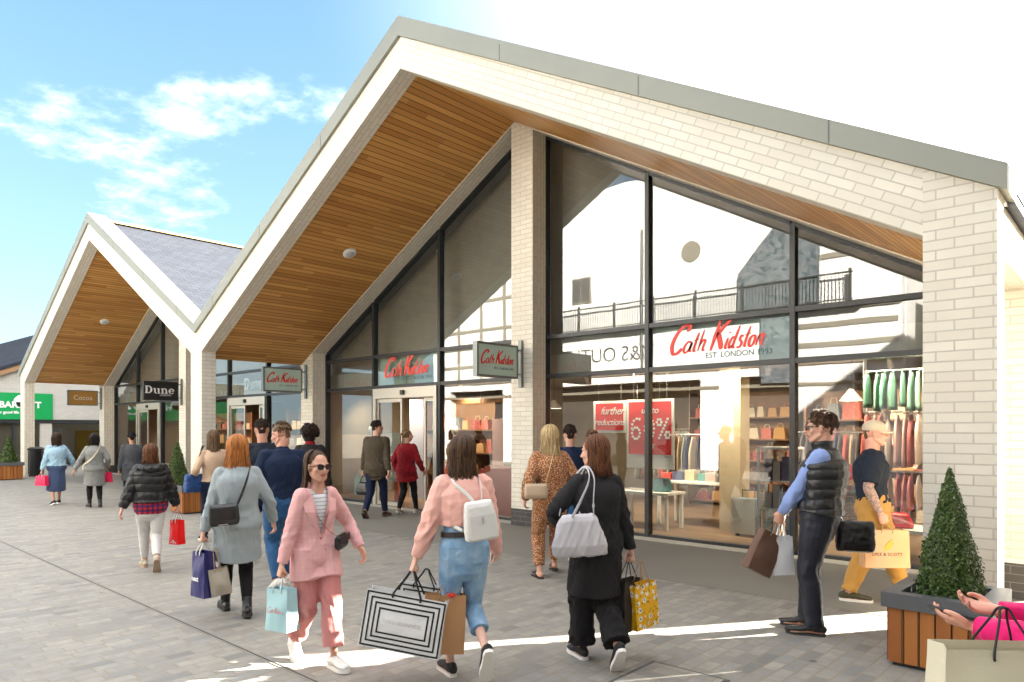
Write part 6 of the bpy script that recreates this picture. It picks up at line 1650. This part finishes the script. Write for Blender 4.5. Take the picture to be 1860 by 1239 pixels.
def shelving(label, x0, x1, y, rows, top, seed, fill, mat='goods_warm'):
    """wall shelves; everything standing on one board is one strip of goods"""
    o = thing('shelf_unit', label, 'shelves', ((x0+x1)/2, y, 0)); w = (x1-x0)/2; rs = random.Random(seed)
    mb = MB(); mb.box(-w, w, .17, .2, 0, top); mb.box(-w, -w+.04, -.2, .169, 0, top); mb.box(w-.04, w, -.2, .169, 0, top)
    mb.build('case', M_['shelf_wood'], o)
    for r in range(rows):
        z = .12+r*(top-.2)/rows
        mb = MB(); mb.box(-w+.041, w-.041, -.2, .169, z-.03, z); mb.build('shelf', M_['shelf_wood'], o)
        x = -w+.1; n = 0
        while x < w-.18 and n < 14:
            ww = rs.uniform(.16, .34); m = MB()
            handbag_shape(m, (x+ww/2, rs.uniform(-.08, .02), z+.001), ww, rs.uniform(.16, .30), .14, rs)
            b = m.build('bag', M_[mat], o, fix=True); x += ww+rs.uniform(.02, .09); n += 1
    return o
shelving('tall warm lit shelves of handbags along the back of the near shop', XP1-6.2, XP1-2.4, 12.6, 5, 2.5, 1, 1)
shelving('shelves of patterned bags and gifts behind the middle window', XP1+.6, XP1+3.0, 14.6, 5, 2.5, 2, 1)
shelving('shelves of small goods at the right of the shop', XP1+3.6, XP1+6.4, 13.4, 5, 2.4, 3, 1)
shelving('shelves of bags seen through the sliding door', XP1-4.6, XP1-2.3, 11.3, 4, 2.3, 5, 1)
# red sale posters
def poster(label, xa, xb, za, zb, y, zr):
    o = thing('sale_poster', label, 'poster', ((xa+xb)/2, y, (za+zb)/2)); w, h = (xb-xa)/2, (zb-za)/2
    mb = MB(); mb.box(-w, w, -.01, .01, -h, h); mb.build('board', M_['white_paint'], o)
    mb = MB(); mb.box(-w+.045, w-.045, -.014, -.0101, -h+zr, h-.045); mb.build('print', M_['poster_red'], o)
    for sx in (-1, 1):
        mb = MB(); mb.tube([(sx*w*.7, 0, h), (sx*w*.7, 0, 2.95-(za+zb)/2)], .004, 6); mb.build('wire', M_['steel'], o)
    return o
a = poster('small red sale poster hanging in the middle shop window', -7.53, -6.84, 1.64, 2.21, 10.45, .045)
place_text('lettering', 'further', .19, M_['white_ink'], a, (.06, -.016, .10), (1, 0, 0), extrude=.001, shear=.35, spacing=.92); place_text('lettering', 'reductions', .165, M_['white_ink'], a, (.0, -.016, -.10), (1, 0, 0), extrude=.001, shear=.35, spacing=.92)
a = poster('tall red sale poster with big white numerals beside the smaller one', -6.82, -5.89, 1.03, 2.22, 10.45, .24)
place_text('lettering', 'up to', .16, M_['white_ink'], a, (0, -.016, .40), (1, 0, 0), extrude=.001, shear=.3)
mb = MB()   # numerals made of round white dots
for ch, cx in (('6', -.27), ('0', -.0), ('%', .27)):
    pts = []
    if ch == '6': pts = [(.10*math.cos(w), -.09+.11*math.sin(w)) for w in [i*.6283 for i in range(10)]]+[(-.10, .0), (-.09, .08), (-.05, .15), (.02, .19), (.09, .18)]
    if ch == '0': pts = [(.11*math.cos(w), .0+.195*math.sin(w)) for w in [i*.4189 for i in range(15)]]
    if ch == '%': pts = [(-.10+.055*math.cos(w), .12+.06*math.sin(w)) for w in [i*1.047 for i in range(6)]]+[(.10+.055*math.cos(w), -.12+.06*math.sin(w)) for w in [i*1.047 for i in range(6)]]+[(-.10+.2*k/6, -.18+.36*k/6) for k in range(7)]
    for x, z in pts: mb.lathe([(0, 0), (.024, 0), (.024, .004), (0, .004)], 10, M=Matrix.Translation((cx+x*.8, -.0142, .09+z*.9)) @ Matrix.Rotation(R(90), 4, 'X'))
mb.build('numerals', M_['white_ink'], a)
place_text('lettering', 'off', .14, M_['white_ink'], a, (0, -.016, -.23), (1, 0, 0), extrude=.001, shear=.3)
# interior column
mb = MB(); mb.box(-5.28, -4.92, 10.85, 11.2, .02, 2.949); tag(mb.build('shop_column', plain('beige_column', (.46, .37, .25), .6, var=.04)), 'square beige column standing inside the near shop', 'column')
# tables, bags, suitcases
def table(label, x, y, w, d, h, rz=0, mat='white_paint'):
    o = thing('table', label, 'table', (x, y, .02), rz)
    mb = MB(); mb.box(-w/2, w/2, -d/2, d/2, h-.04, h); mb.build('table_top', M_[mat], o, bevel=.004)
    for sx in (-1, 1):
        for sy in (-1, 1):
            mb = MB(); mb.box(sx*(w/2-.05)-.025, sx*(w/2-.05)+.025, sy*(d/2-.05)-.025, sy*(d/2-.05)+.025, 0, h-.041); mb.build('leg', M_[mat], o)
    return o
table('white wooden table inside the middle window', -6.45, 10.55, 1.1, .6, .62)
softbag('teal patterned bag standing on the white window table', V((-6.15, 10.5, .62+.02+.12)), (.34, .12, .24), .1, shop_col('teal_print', [(.06, .20, .22), (.30, .42, .40)], 14), 'handbag', 'handbag', voxel=.008, top=.85)
table('wooden display table deeper in the shop', -4.0, 12.0, 1.6, .8, .85, .1, 'shelf_wood')
rs = random.Random(9)
for i in range(5):
    q = softbag(['orange bag on the display table', 'dark floral bag on the display table', 'cream bag on the display table', 'crimson bag on the display table', 'navy bag on the display table'][i], V((-4.6+i*.3, 12.0+rs.uniform(-.15, .15), .87+.14)), (.24, .12, .25), rs.uniform(-.4, .4), plain('bag_cloth', [(.5, .16, .03), (.09, .09, .10), (.6, .5, .36), (.4, .02, .04), (.02, .03, .09)][i], .6), 'handbag', 'handbag', voxel=.012, top=.8)
for i, (x, y) in enumerate(((-4.72, 10.62), (-4.28, 10.75))):
    o = thing('suitcase', ['floral grey wheeled suitcase, left one of the pair on the shop floor', 'floral grey wheeled suitcase, right one of the pair on the shop floor'][i], 'suitcase', (x, y, .02), .12*i)
    mb = MB(); mb.box(-.19, .19, -.12, .12, .05, .60); mb.build('shell', M_['goods_floral'], o, bevel=.04)
    mb = MB(); mb.tube([(-.10, .09, .6), (-.10, .09, .72), (.10, .09, .72), (.10, .09, .6)], .010, 8); mb.build('handle', M_['black'], o)
    for sx in (-1, 1):
        mb = MB(); mb.lathe([(0, -.02), (.035, -.02), (.035, .02), (0, .02)], 14, M=Matrix.Translation((sx*.14, 0, .03)) @ Matrix.Rotation(R(90), 4, 'Y')); mb.build('wheel', M_['black'], o)
# white trolley stand of blue goods
o = thing('display_trolley', 'white framed display trolley of blue goods inside the window', 'display stand', (-3.95, 10.05, .02), .1)
mb = MB()
for sx in (-1, 1):
    for sy in (-1, 1): mb.box(sx*.26-.015, sx*.26+.015, sy*.18-.015, sy*.18+.015, .06, 1.40)
mb.box(-.275, .275, -.195, .195, 1.40, 1.43); mb.build('frame', M_['white_paint'], o)
for z in (.14, .55, .95):
    mb = MB(); mb.box(-.245, .245, -.16, .16, z-.02, z); mb.build('shelf', M_['white_paint'], o)
    mb = MB(); rs = random.Random(int(z*100))
    for k in range(4): xx = -.2+k*.12; mb.box(xx, xx+.10, -.10, .10, z+.001, z+rs.uniform(.2, .34))
    mb.build('goods', M_['goods_blue'], o)
for sx in (-1, 1):
    mb = MB(); mb.lathe([(0, -.015), (.03, -.015), (.03, .015), (0, .015)], 12, M=Matrix.Translation((sx*.26, -.18, .03)) @ Matrix.Rotation(R(90), 4, 'Y')); mb.build('caster', M_['black'], o)
# hanging garments behind the right pane
def hanging_goods(label, x0, x1, y, z, drop, mat, n, seed):
    o = thing('garment_rail', label, 'garment rail', ((x0+x1)/2, y, 0)); w = (x1-x0)/2; rs = random.Random(seed)
    mb = MB(); mb.tube([(-w, 0, z), (w, 0, z)], .012, 8); mb.tube([(-w, 0, z), (-w, 0, 2.93)], .008, 6); mb.tube([(w, 0, z), (w, 0, 2.93)], .008, 6); mb.build('rail', M_['steel'], o)
    for k in range(n):
        x = -w+.04+k*(2*w-.08)/max(1, n-1); d = drop*rs.uniform(.86, 1); m = MB(); hw = rs.uniform(.12, .2); c = 9
        F0 = []; 
        for j in range(c):
            t_ = j/(c-1); row = []
            for i in range(7):
                u = i/6-.5; row.append(V((x+.011*math.sin(u*13+k*1.7+t_*2)*(.3+t_), u*2*hw*(.35+.65*min(1, t_*3)), z-.04-d*t_)))
            F0.append(row)
        for j in range(c-1):
            for i in range(6): m.poly([F0[j][i], F0[j][i+1], F0[j+1][i+1], F0[j+1][i]])
        m.tube([V((x, 0, z+.012)), V((x, 0, z-.04))], .005, 5)
        g_ = m.build('garment', M_[mat], o, True, fix=True)
        md = g_.modifiers.new('cloth', 'SOLIDIFY'); md.thickness = .02
    return o
hanging_goods('rail of green bags hanging high behind the right hand window', -2.92, -2.22, 10.40, 2.50, .52, 'goods_green', 7, 1)
hanging_goods('rail of pink and red printed bags below the green ones', -2.95, -2.22, 10.43, 1.94, .75, 'goods_red', 8, 2)
hanging_goods('rail of red printed bags low behind the right hand window', -2.92, -2.22, 10.40, 1.14, .48, 'goods_red', 8, 3)
table('low white plinth table behind the right hand window', -2.40, 10.15, .9, .7, .42)
softbag('glossy red bag on the low white plinth table', V((-2.40, 10.0, .44+.10)), (.34, .16, .20), .3, plain('gloss_red', (.6, .01, .015), .25), 'handbag', 'handbag', voxel=.01, top=.6)
# left windows: mannequins, coral blocks, leaflets
def mannequin(label, x, y, mat, skirt_mat, seed):
    o = thing('mannequin', label, 'mannequin', (x, y, .02), R(180))
    v = Vox(); v.limb([(V((0, 0, .95)), .15, .10), (V((0, 0, 1.10)), .12, .09), (V((0, 0, 1.28)), .15, .11), (V((0, 0, 1.40)), .14, .08), (V((0, 0, 1.47)), .05, .05), (V((0, 0, 1.56)), .045, .045)], (1, 0, 0), 18, 3)
    v.ell((0, .01, 1.66), (.075, .09, .11))
    for sg in (-1, 1):
        v.limb([(V((sg*.15, 0, 1.40)), .045, .045), (V((sg*.21, -.02, 1.15)), .036, .036), (V((sg*.22, .05, .92)), .026, .026), (V((sg*.22, .07, .82)), .02, .03)], (0, 1, 0), 10, 3)
        v.limb([(V((sg*.08, 0, .95)), .08, .08), (V((sg*.08, 0, .5)), .05, .055), (V((sg*.08, -.01, .1)), .032, .036), (V((sg*.08, .10, .05)), .03, .02)], (1, 0, 0), 12, 3)
    v.grow('figure', M_['white_paint'], o, .012, 3)
    v = Vox(); v.limb([(V((0, 0, .84)), .19, .14), (V((0, 0, 1.10)), .15, .115), (V((0, 0, 1.28)), .175, .135), (V((0, 0, 1.41)), .15, .10), (V((0, 0, 1.46)), .07, .065)], (1, 0, 0), 18, 3, dome=(.1, .2))
    for sg in (-1, 1): v.limb([(V((sg*.14, 0, 1.39)), .06, .06), (V((sg*.215, -.02, 1.15)), .056, .056), (V((sg*.225, .04, .95)), .048, .048)], (0, 1, 0), 12, 3)
    v.grow('cardigan', mat, o, .012, 3, 1, folds(.01, (24, 24, 12), seed))
    v = Vox(); v.limb([(V((0, 0, .42)), .25, .21), (V((0, 0, .7)), .21, .17), (V((0, 0, .95)), .155, .115)], (1, 0, 0), 18, 4, dome=(.05, .2)); v.grow('dress', skirt_mat, o, .012, 3, 1, folds(.014, (40, 40, 3), seed+1))
    mb = MB(); mb.lathe([(0, 0), (.19, 0), (.19, .012), (0, .012)], 24); mb.build('base', M_['steel'], o)
    return o
mannequin('white mannequin in violet cardigan and pale dress in the left window', -14.1+.1, 10.35, fabric('violet_knit', (.20, .035, .20), .1), fabric('pale_mint_dress', (.50, .58, .50), .1), 3)
mannequin('white mannequin in pale grey clothes at the edge of the left window', -14.75+.3, 10.6, fabric('white_knit', (.6, .57, .55), .1), fabric('grey_dress', (.5, .47, .45), .1), 5)
mannequin('white mannequin in flowered coat just inside the shop door', -11.35, 10.55, fabric('flowered_coat', (.40, .26, .10), .1, pattern=spots([((.10, .05, .03), 1, .3)], 24)), fabric('red_dress', (.35, .02, .03), .1), 7)
def block(label, x0, x1, y0, y1, h, mat, z0=.02, name='display_block', cat='display stand'):
    mb = MB(); mb.box(x0, x1, y0, y1, z0, z0+h); return tag(mb.build(name, mat, bevel=.006), label, cat)
block('coral display block behind the window right of the door', -9.9, -8.75, 10.0, 10.6, .95, M_['coral'])
block('pale pink display panel behind the coral block', -10.4, -9.7, 10.75, 10.82, 1.9, plain('pink_panel', (.66, .40, .36), .6))
block('mint display cube on the floor beside the coral block', -10.35, -10.0, 10.0, 10.3, .42, M_['mint_panel'])
softbag('olive patterned bag standing on the coral block', V((-9.35, 10.25, .97+.15)), (.40, .16, .30), .2, shop_col('olive_print', [(.14, .15, .07), (.30, .30, .18), (.5, .48, .36)], 14), 'handbag', 'handbag', voxel=.009, top=.7)
block('white display panel leaning inside the left window', -13.35, -12.85, 10.9, 10.95, 2.4, plain('pale_blue_panel', (.42, .45, .55), .6, var=.03), name='window_display')
block('coral leaflet panel on the glass beside the left mannequins', -13.05, -12.9, 10.2, 10.23, 1.5, M_['coral'], name='window_display')
mb = MB(); mb.box(-12.62, -12.05, YG-.002, YG+.002, .55, 1.62); tag(mb.build('door_poster', plain('pale_poster', (.56, .55, .48), .5, var=.08, scale=2)), 'pale poster fixed to the sliding door leaf', 'poster')
for i, (x, w) in enumerate(((-14.05, .28), (-13.62, .30))):
    bag(['tall mint carrier bag standing on the floor of the left window', 'pale mint carrier bag behind the man in tweed'][i], V((x, 9.95, .72)), w, .14, .46, PM['mint'], .1, .14, M_['cord_white'])
block('dark red chest inside the shop door', -11.5, -10.95, 10.9, 11.3, .5, plain('dark_red_lacquer', (.12, .008, .012), .3), name='chest', cat='chest')
# ------------------------------------------------------------------ track lamps, lit
def track(label, x0, x1, y, n, z=2.86):
    o = thing('track_light', label, 'track light', ((x0+x1)/2, y, z)); w = (x1-x0)/2
    mb = MB(); mb.box(-w, w, -.018, .018, 0, .03); mb.build('track', M_['white_paint'], o)
    for k in range(n):
        x = -w+.25+k*(2*w-.5)/(n-1); dr = R(35)
        Mx = Matrix.Translation((x, 0, -.10)) @ Matrix.Rotation(dr, 4, 'X')
        mb = MB(); mb.lathe([(0, .09), (.035, .09), (.05, -.07), (.046, -.07), (0, -.02)], 16, M=Mx); mb.tube([(x, 0, 0), (x, 0, -.06)], .01, 6); h = mb.build('spot_head', M_['white_paint'], o, auto=35)
        mb = MB(); mb.lathe([(0, -.060), (.043, -.060), (.043, -.055), (0, -.055)], 16, M=Mx); mb.build('bulb', M_['lamp'], h)
        L = bpy.data.lights.new('spot_lamp', 'SPOT'); L.energy = 16; L.spot_size = R(125); L.spot_blend = .8; L.color = (1, .82, .58); L.shadow_soft_size = .06
        lo = bpy.data.objects.new('spot_lamp', L); COL.objects.link(lo); lo.parent = o; lo.location = Mx @ V((0, 0, -.085)); lo.rotation_euler = (dr, 0, 0)
    return o
track('row of lit spotlights over the left shop window', XP1-6.6, XP1-2.4, 10.4, 4)
track('row of lit spotlights over the middle shop window', XP1+.5, XP1+4.4, 10.3, 5)
track('row of lit spotlights over the right hand shop window', XP1+4.8, XP1+6.8, 10.0, 4)
track('row of lit spotlights deeper in the near shop', XP1-5, XP1+5.5, 12.4, 6)
# a few fittings of the farther shop and of the lobby beyond
track('row of lit spotlights over the door of the farther shop', XP2+.6, XP2+6.4, 10.8, 4)
track('row of lit spotlights at the left of the farther shop', XP2-6, XP2-1, 10.8, 3)
shelving('shelves of shoes and bags inside the farther shop', XP2+1.2, XP2+6.2, 12.4, 4, 2.3, 8, 1)
shelving('shelves of shoes and bags at the left of the farther shop', XP2-5.5, XP2-1.2, 12.4, 4, 2.3, 9, 1)
def wallposter(label, X, y0, y1, z0, z1, mat, bars=0):
    o = thing('wall_poster', label, 'poster', (X, (y0+y1)/2, (z0+z1)/2)); w, h = (y1-y0)/2, (z1-z0)/2
    mb = MB(); mb.box(0, .03, -w, w, -h, h); mb.build('board', mat, o)
    if bars:
        mb = MB()
        for k in range(bars): mb.box(.031, .034, -w*.7, w*(.7-.3*(k % 2)), h*.5-k*h*.32, h*.5-k*h*.32+h*.10)
        mb.build('printed_lines', M_['white_ink'], o)
    return o
wallposter('green poster with pale lines in the lobby beyond the columns', -40.38, 13.0, 15.6, .25, 1.55, plain('leaf_green', (.03, .22, .05), .5), 4)
wallposter('yellow poster in the lobby beside the green one', -40.38, 11.3, 12.5, .0, 1.6, plain('ochre_yellow', (.50, .30, .02), .5), 0)
wallposter('white lit panel in the lobby beside the yellow poster', -40.38, 9.9, 10.7, .6, 1.75, M_['white_paint'], 0)

# more stock in the middle of the shop
M_['goods_mixed'] = shop_col('mixed_garments', [(.10, .09, .10), (.40, .30, .20), (.03, .05, .12), (.48, .10, .08), (.25, .28, .25), (.55, .48, .40), (.16, .08, .05)], 9)
hanging_goods('rail of mixed dark garments behind the suitcases', -4.9, -3.6, 12.9, 1.65, 1.0, 'goods_mixed', 14, 21)
hanging_goods('rail of mixed garments left of the beige column', -7.2, -5.7, 12.2, 1.6, .95, 'goods_mixed', 15, 22)
hanging_goods('rail of printed garments deep in the middle of the shop', -8.6, -7.3, 13.6, 1.7, 1.1, 'goods_mixed', 14, 23)
hanging_goods('rail of coats inside the shop door', -11.9, -11.0, 11.9, 1.7, 1.0, 'goods_warm', 10, 24)
for i, (x, y, z) in enumerate(((-6.9, 11.6, 2.15), (-5.9, 12.9, 2.25), (-3.4, 11.4, 2.2), (-9.4, 11.6, 2.2))):
    o = thing('pendant_lamp', ['lit pendant lamp left of the red sale posters', 'lit pendant lamp behind the tall red sale poster', 'lit pendant lamp above the display trolley', 'lit pendant lamp over the coral display block'][i], 'pendant lamp', (x, y, z), 0, 'pendant lamps')
    mb = MB(); mb.tube([(0, 0, .1), (0, 0, 2.94-z)], .006, 6); mb.build('cord', M_['black'], o)
    mb = MB(); mb.lathe([(0, .12), (.03, .12), (.09, .05), (.17, -.06), (.165, -.06), (.08, .04), (0, .08)], 20); mb.build('shade', M_['white_paint'], o, auto=40)
    mb = MB(); mb.ell((0, 0, 0), (.05, .05, .05), 12, 8); mb.build('bulb', M_['lamp'], o, True)
table('white display table of folded goods in the middle of the shop', -5.9, 11.3, 1.3, .7, .78)
rs = random.Random(31)
for k in range(6):
    c = [(.5, .08, .07), (.08, .10, .2), (.55, .45, .3), (.1, .3, .28), (.6, .35, .3), (.12, .12, .12)][k]
    mb = MB(); mb.prism([(-.09, 0), (.09, 0), (.085, .12+.03*(k % 3)), (-.085, .12+.03*(k % 3))], -.11, .11)
    o = mb.build('folded_stack', plain('folded_cloth', c, .8), None, bevel=.012); o.location = (-6.42+k*.21, 11.3+rs.uniform(-.1, .1), .802)
    tag(o, ['red folded stack on the white display table', 'navy folded stack on the white display table', 'sand folded stack on the white display table', 'teal folded stack on the white display table', 'pink folded stack on the white display table', 'charcoal folded stack on the white display table'][k], 'folded goods')
CROT = -7
SAT, GAIN, KNEE = 1.12, 1.45, (.58, .42, .36)
# ------------------------------------------------------------------ light
SUN_EL, SUN_AZ = R(23.0), math.atan2(.555, .832)
sd = Vector((math.sin(SUN_AZ)*math.cos(SUN_EL), math.cos(SUN_AZ)*math.cos(SUN_EL), math.sin(SUN_EL)))
sl = bpy.data.lights.new('sun', 'SUN'); sl.energy = 5.0; sl.angle = R(.5); sl.color = (1, .93, .82)
so = bpy.data.objects.new('sun', sl); COL.objects.link(so); so.rotation_euler = (-sd).to_track_quat('-Z', 'Y').to_euler(); so.location = sd*60
wd = bpy.data.worlds.new('World'); SC.world = wd; wd.use_nodes = True
wt = wd.node_tree; wt.nodes.clear()
def wn(ty, **kw):
    x = wt.nodes.new(ty)
    for k, v in kw.items(): setattr(x, k, v)
    return x
sky = wn('ShaderNodeTexSky', sky_type='NISHITA'); sky.sun_disc = False; sky.sun_elevation = SUN_EL; sky.sun_rotation = SUN_AZ
sky.air_density = .8; sky.dust_density = .4; sky.ozone_density = 2.0
tc = wn('ShaderNodeTexCoord')
sep = wn('ShaderNodeSeparateXYZ'); wt.links.new(tc.outputs['Generated'], sep.inputs[0])
def wm(op, a, b=None, clamp=False):
    x = wn('ShaderNodeMath', operation=op); x.use_clamp = clamp
    for i, v in enumerate((a, b)):
        if v is None: continue
        if isinstance(v, (int, float)): x.inputs[i].default_value = v
        else: wt.links.new(v, x.inputs[i])
    return x.outputs[0]
# cloud sheet: direction projected on a plane overhead
zz = wm('MAXIMUM', wm('ADD', sep.outputs[2], .12), .05)
cx, cy = wm('DIVIDE', sep.outputs[0], zz), wm('DIVIDE', sep.outputs[1], zz)
cv = wn('ShaderNodeCombineXYZ'); wt.links.new(cx, cv.inputs[0]); wt.links.new(cy, cv.inputs[1])
def wnoise(sc, det, loc, rough=.55):
    mp = wn('ShaderNodeMapping'); mp.inputs['Location'].default_value = loc; mp.inputs['Rotation'].default_value = (0, 0, R(CROT)); wt.links.new(cv.outputs[0], mp.inputs[0])
    x = wn('ShaderNodeTexNoise'); x.inputs['Scale'].default_value = sc; x.inputs['Detail'].default_value = det; x.inputs['Roughness'].default_value = rough
    wt.links.new(mp.outputs[0], x.inputs['Vector']); return x.outputs['Fac']
CLOUD_LOC = (8.2, 2.6, 0)
n1 = wnoise(1.5, 8, CLOUD_LOC, .62); n2 = wnoise(.55, 2, (1.3, 7.7, 0))
# more cloud toward the sun
dt = wn('ShaderNodeVectorMath', operation='DOT_PRODUCT'); wt.links.new(tc.outputs['Generated'], dt.inputs[0]); dt.inputs[1].default_value = sd
sunw = wm('MULTIPLY', wm('SUBTRACT', dt.outputs['Value'], .15), .12)
fill_cloud = wn('ShaderNodeMapRange'); fill_cloud.interpolation_type = 'SMOOTHSTEP'; fill_cloud.inputs['From Min'].default_value = .56; fill_cloud.inputs['From Max'].default_value = .78; fill_cloud.inputs['To Max'].default_value = .22; wt.links.new(sep.outputs[2], fill_cloud.inputs['Value'])  # extra cloud overhead, out of view, added as white fill light
cover = wm('ADD', wm('ADD', wm('ADD', n1, fill_cloud.outputs[0]), wm('MULTIPLY', wm('SUBTRACT', n2, .5), .35)), wm('MAXIMUM', sunw, -.03))
cl = wn('ShaderNodeMapRange'); cl.interpolation_type = 'SMOOTHSTEP'
cl.inputs['From Min'].default_value = .545; cl.inputs['From Max'].default_value = .86
wt.links.new(cover, cl.inputs['Value'])
mixc = wn('ShaderNodeMix', data_type='RGBA'); hz_ = wn('ShaderNodeMapRange'); hz_.interpolation_type = 'SMOOTHSTEP'; hz_.inputs['From Min'].default_value = .14; hz_.inputs['From Max'].default_value = 1.12; hz_.inputs['To Max'].default_value = .8; wt.links.new(dt.outputs['Value'], hz_.inputs['Value'])
wt.links.new(wm('MAXIMUM', wm('MULTIPLY', cl.outputs[0], .9), hz_.outputs[0]), mixc.inputs[0]); hs = wn('ShaderNodeHueSaturation'); hs.inputs['Saturation'].default_value = SAT; wt.links.new(sky.outputs[0], hs.inputs['Color'])
def wv(op, a, b):
    x = wn('ShaderNodeVectorMath', operation=op)
    for i, v in enumerate((a, b)):
        if isinstance(v, tuple): x.inputs[i].default_value = v
        else: wt.links.new(v, x.inputs[i])
    return x.outputs[0]
# the bright horizon of a hazy day, held back as a clear one
cap_ = wv('DIVIDE', wv('MULTIPLY', hs.outputs[0], (GAIN,)*3), wv('ADD', wv('MULTIPLY', hs.outputs[0], KNEE), (1, 1, 1)))
wt.links.new(cap_, mixc.inputs[6])
CLOUD = (9.5, 9.2, 8.9)
mixc.inputs[7].default_value = (*CLOUD, 1)
bg = wn('ShaderNodeBackground'); bg.inputs[1].default_value = .05
wt.links.new(mixc.outputs[2], bg.inputs[0])
wo = wn('ShaderNodeOutputWorld'); wt.links.new(bg.outputs[0], wo.inputs[0])
vs = SC.view_settings; vs.view_transform = 'Standard'; vs.look = 'None'; vs.exposure = 3.56; vs.gamma = 1
SC.display_settings.display_device = 'sRGB'
SC.render.engine = 'CYCLES'
cy_ = SC.cycles
cy_.max_bounces = 8; cy_.diffuse_bounces = 4; cy_.glossy_bounces = 4; cy_.transparent_max_bounces = 16; cy_.transmission_bounces = 4
cy_.use_denoising = True
cy_.sample_clamp_indirect = 8
cy_.caustics_reflective = False; cy_.caustics_refractive = False
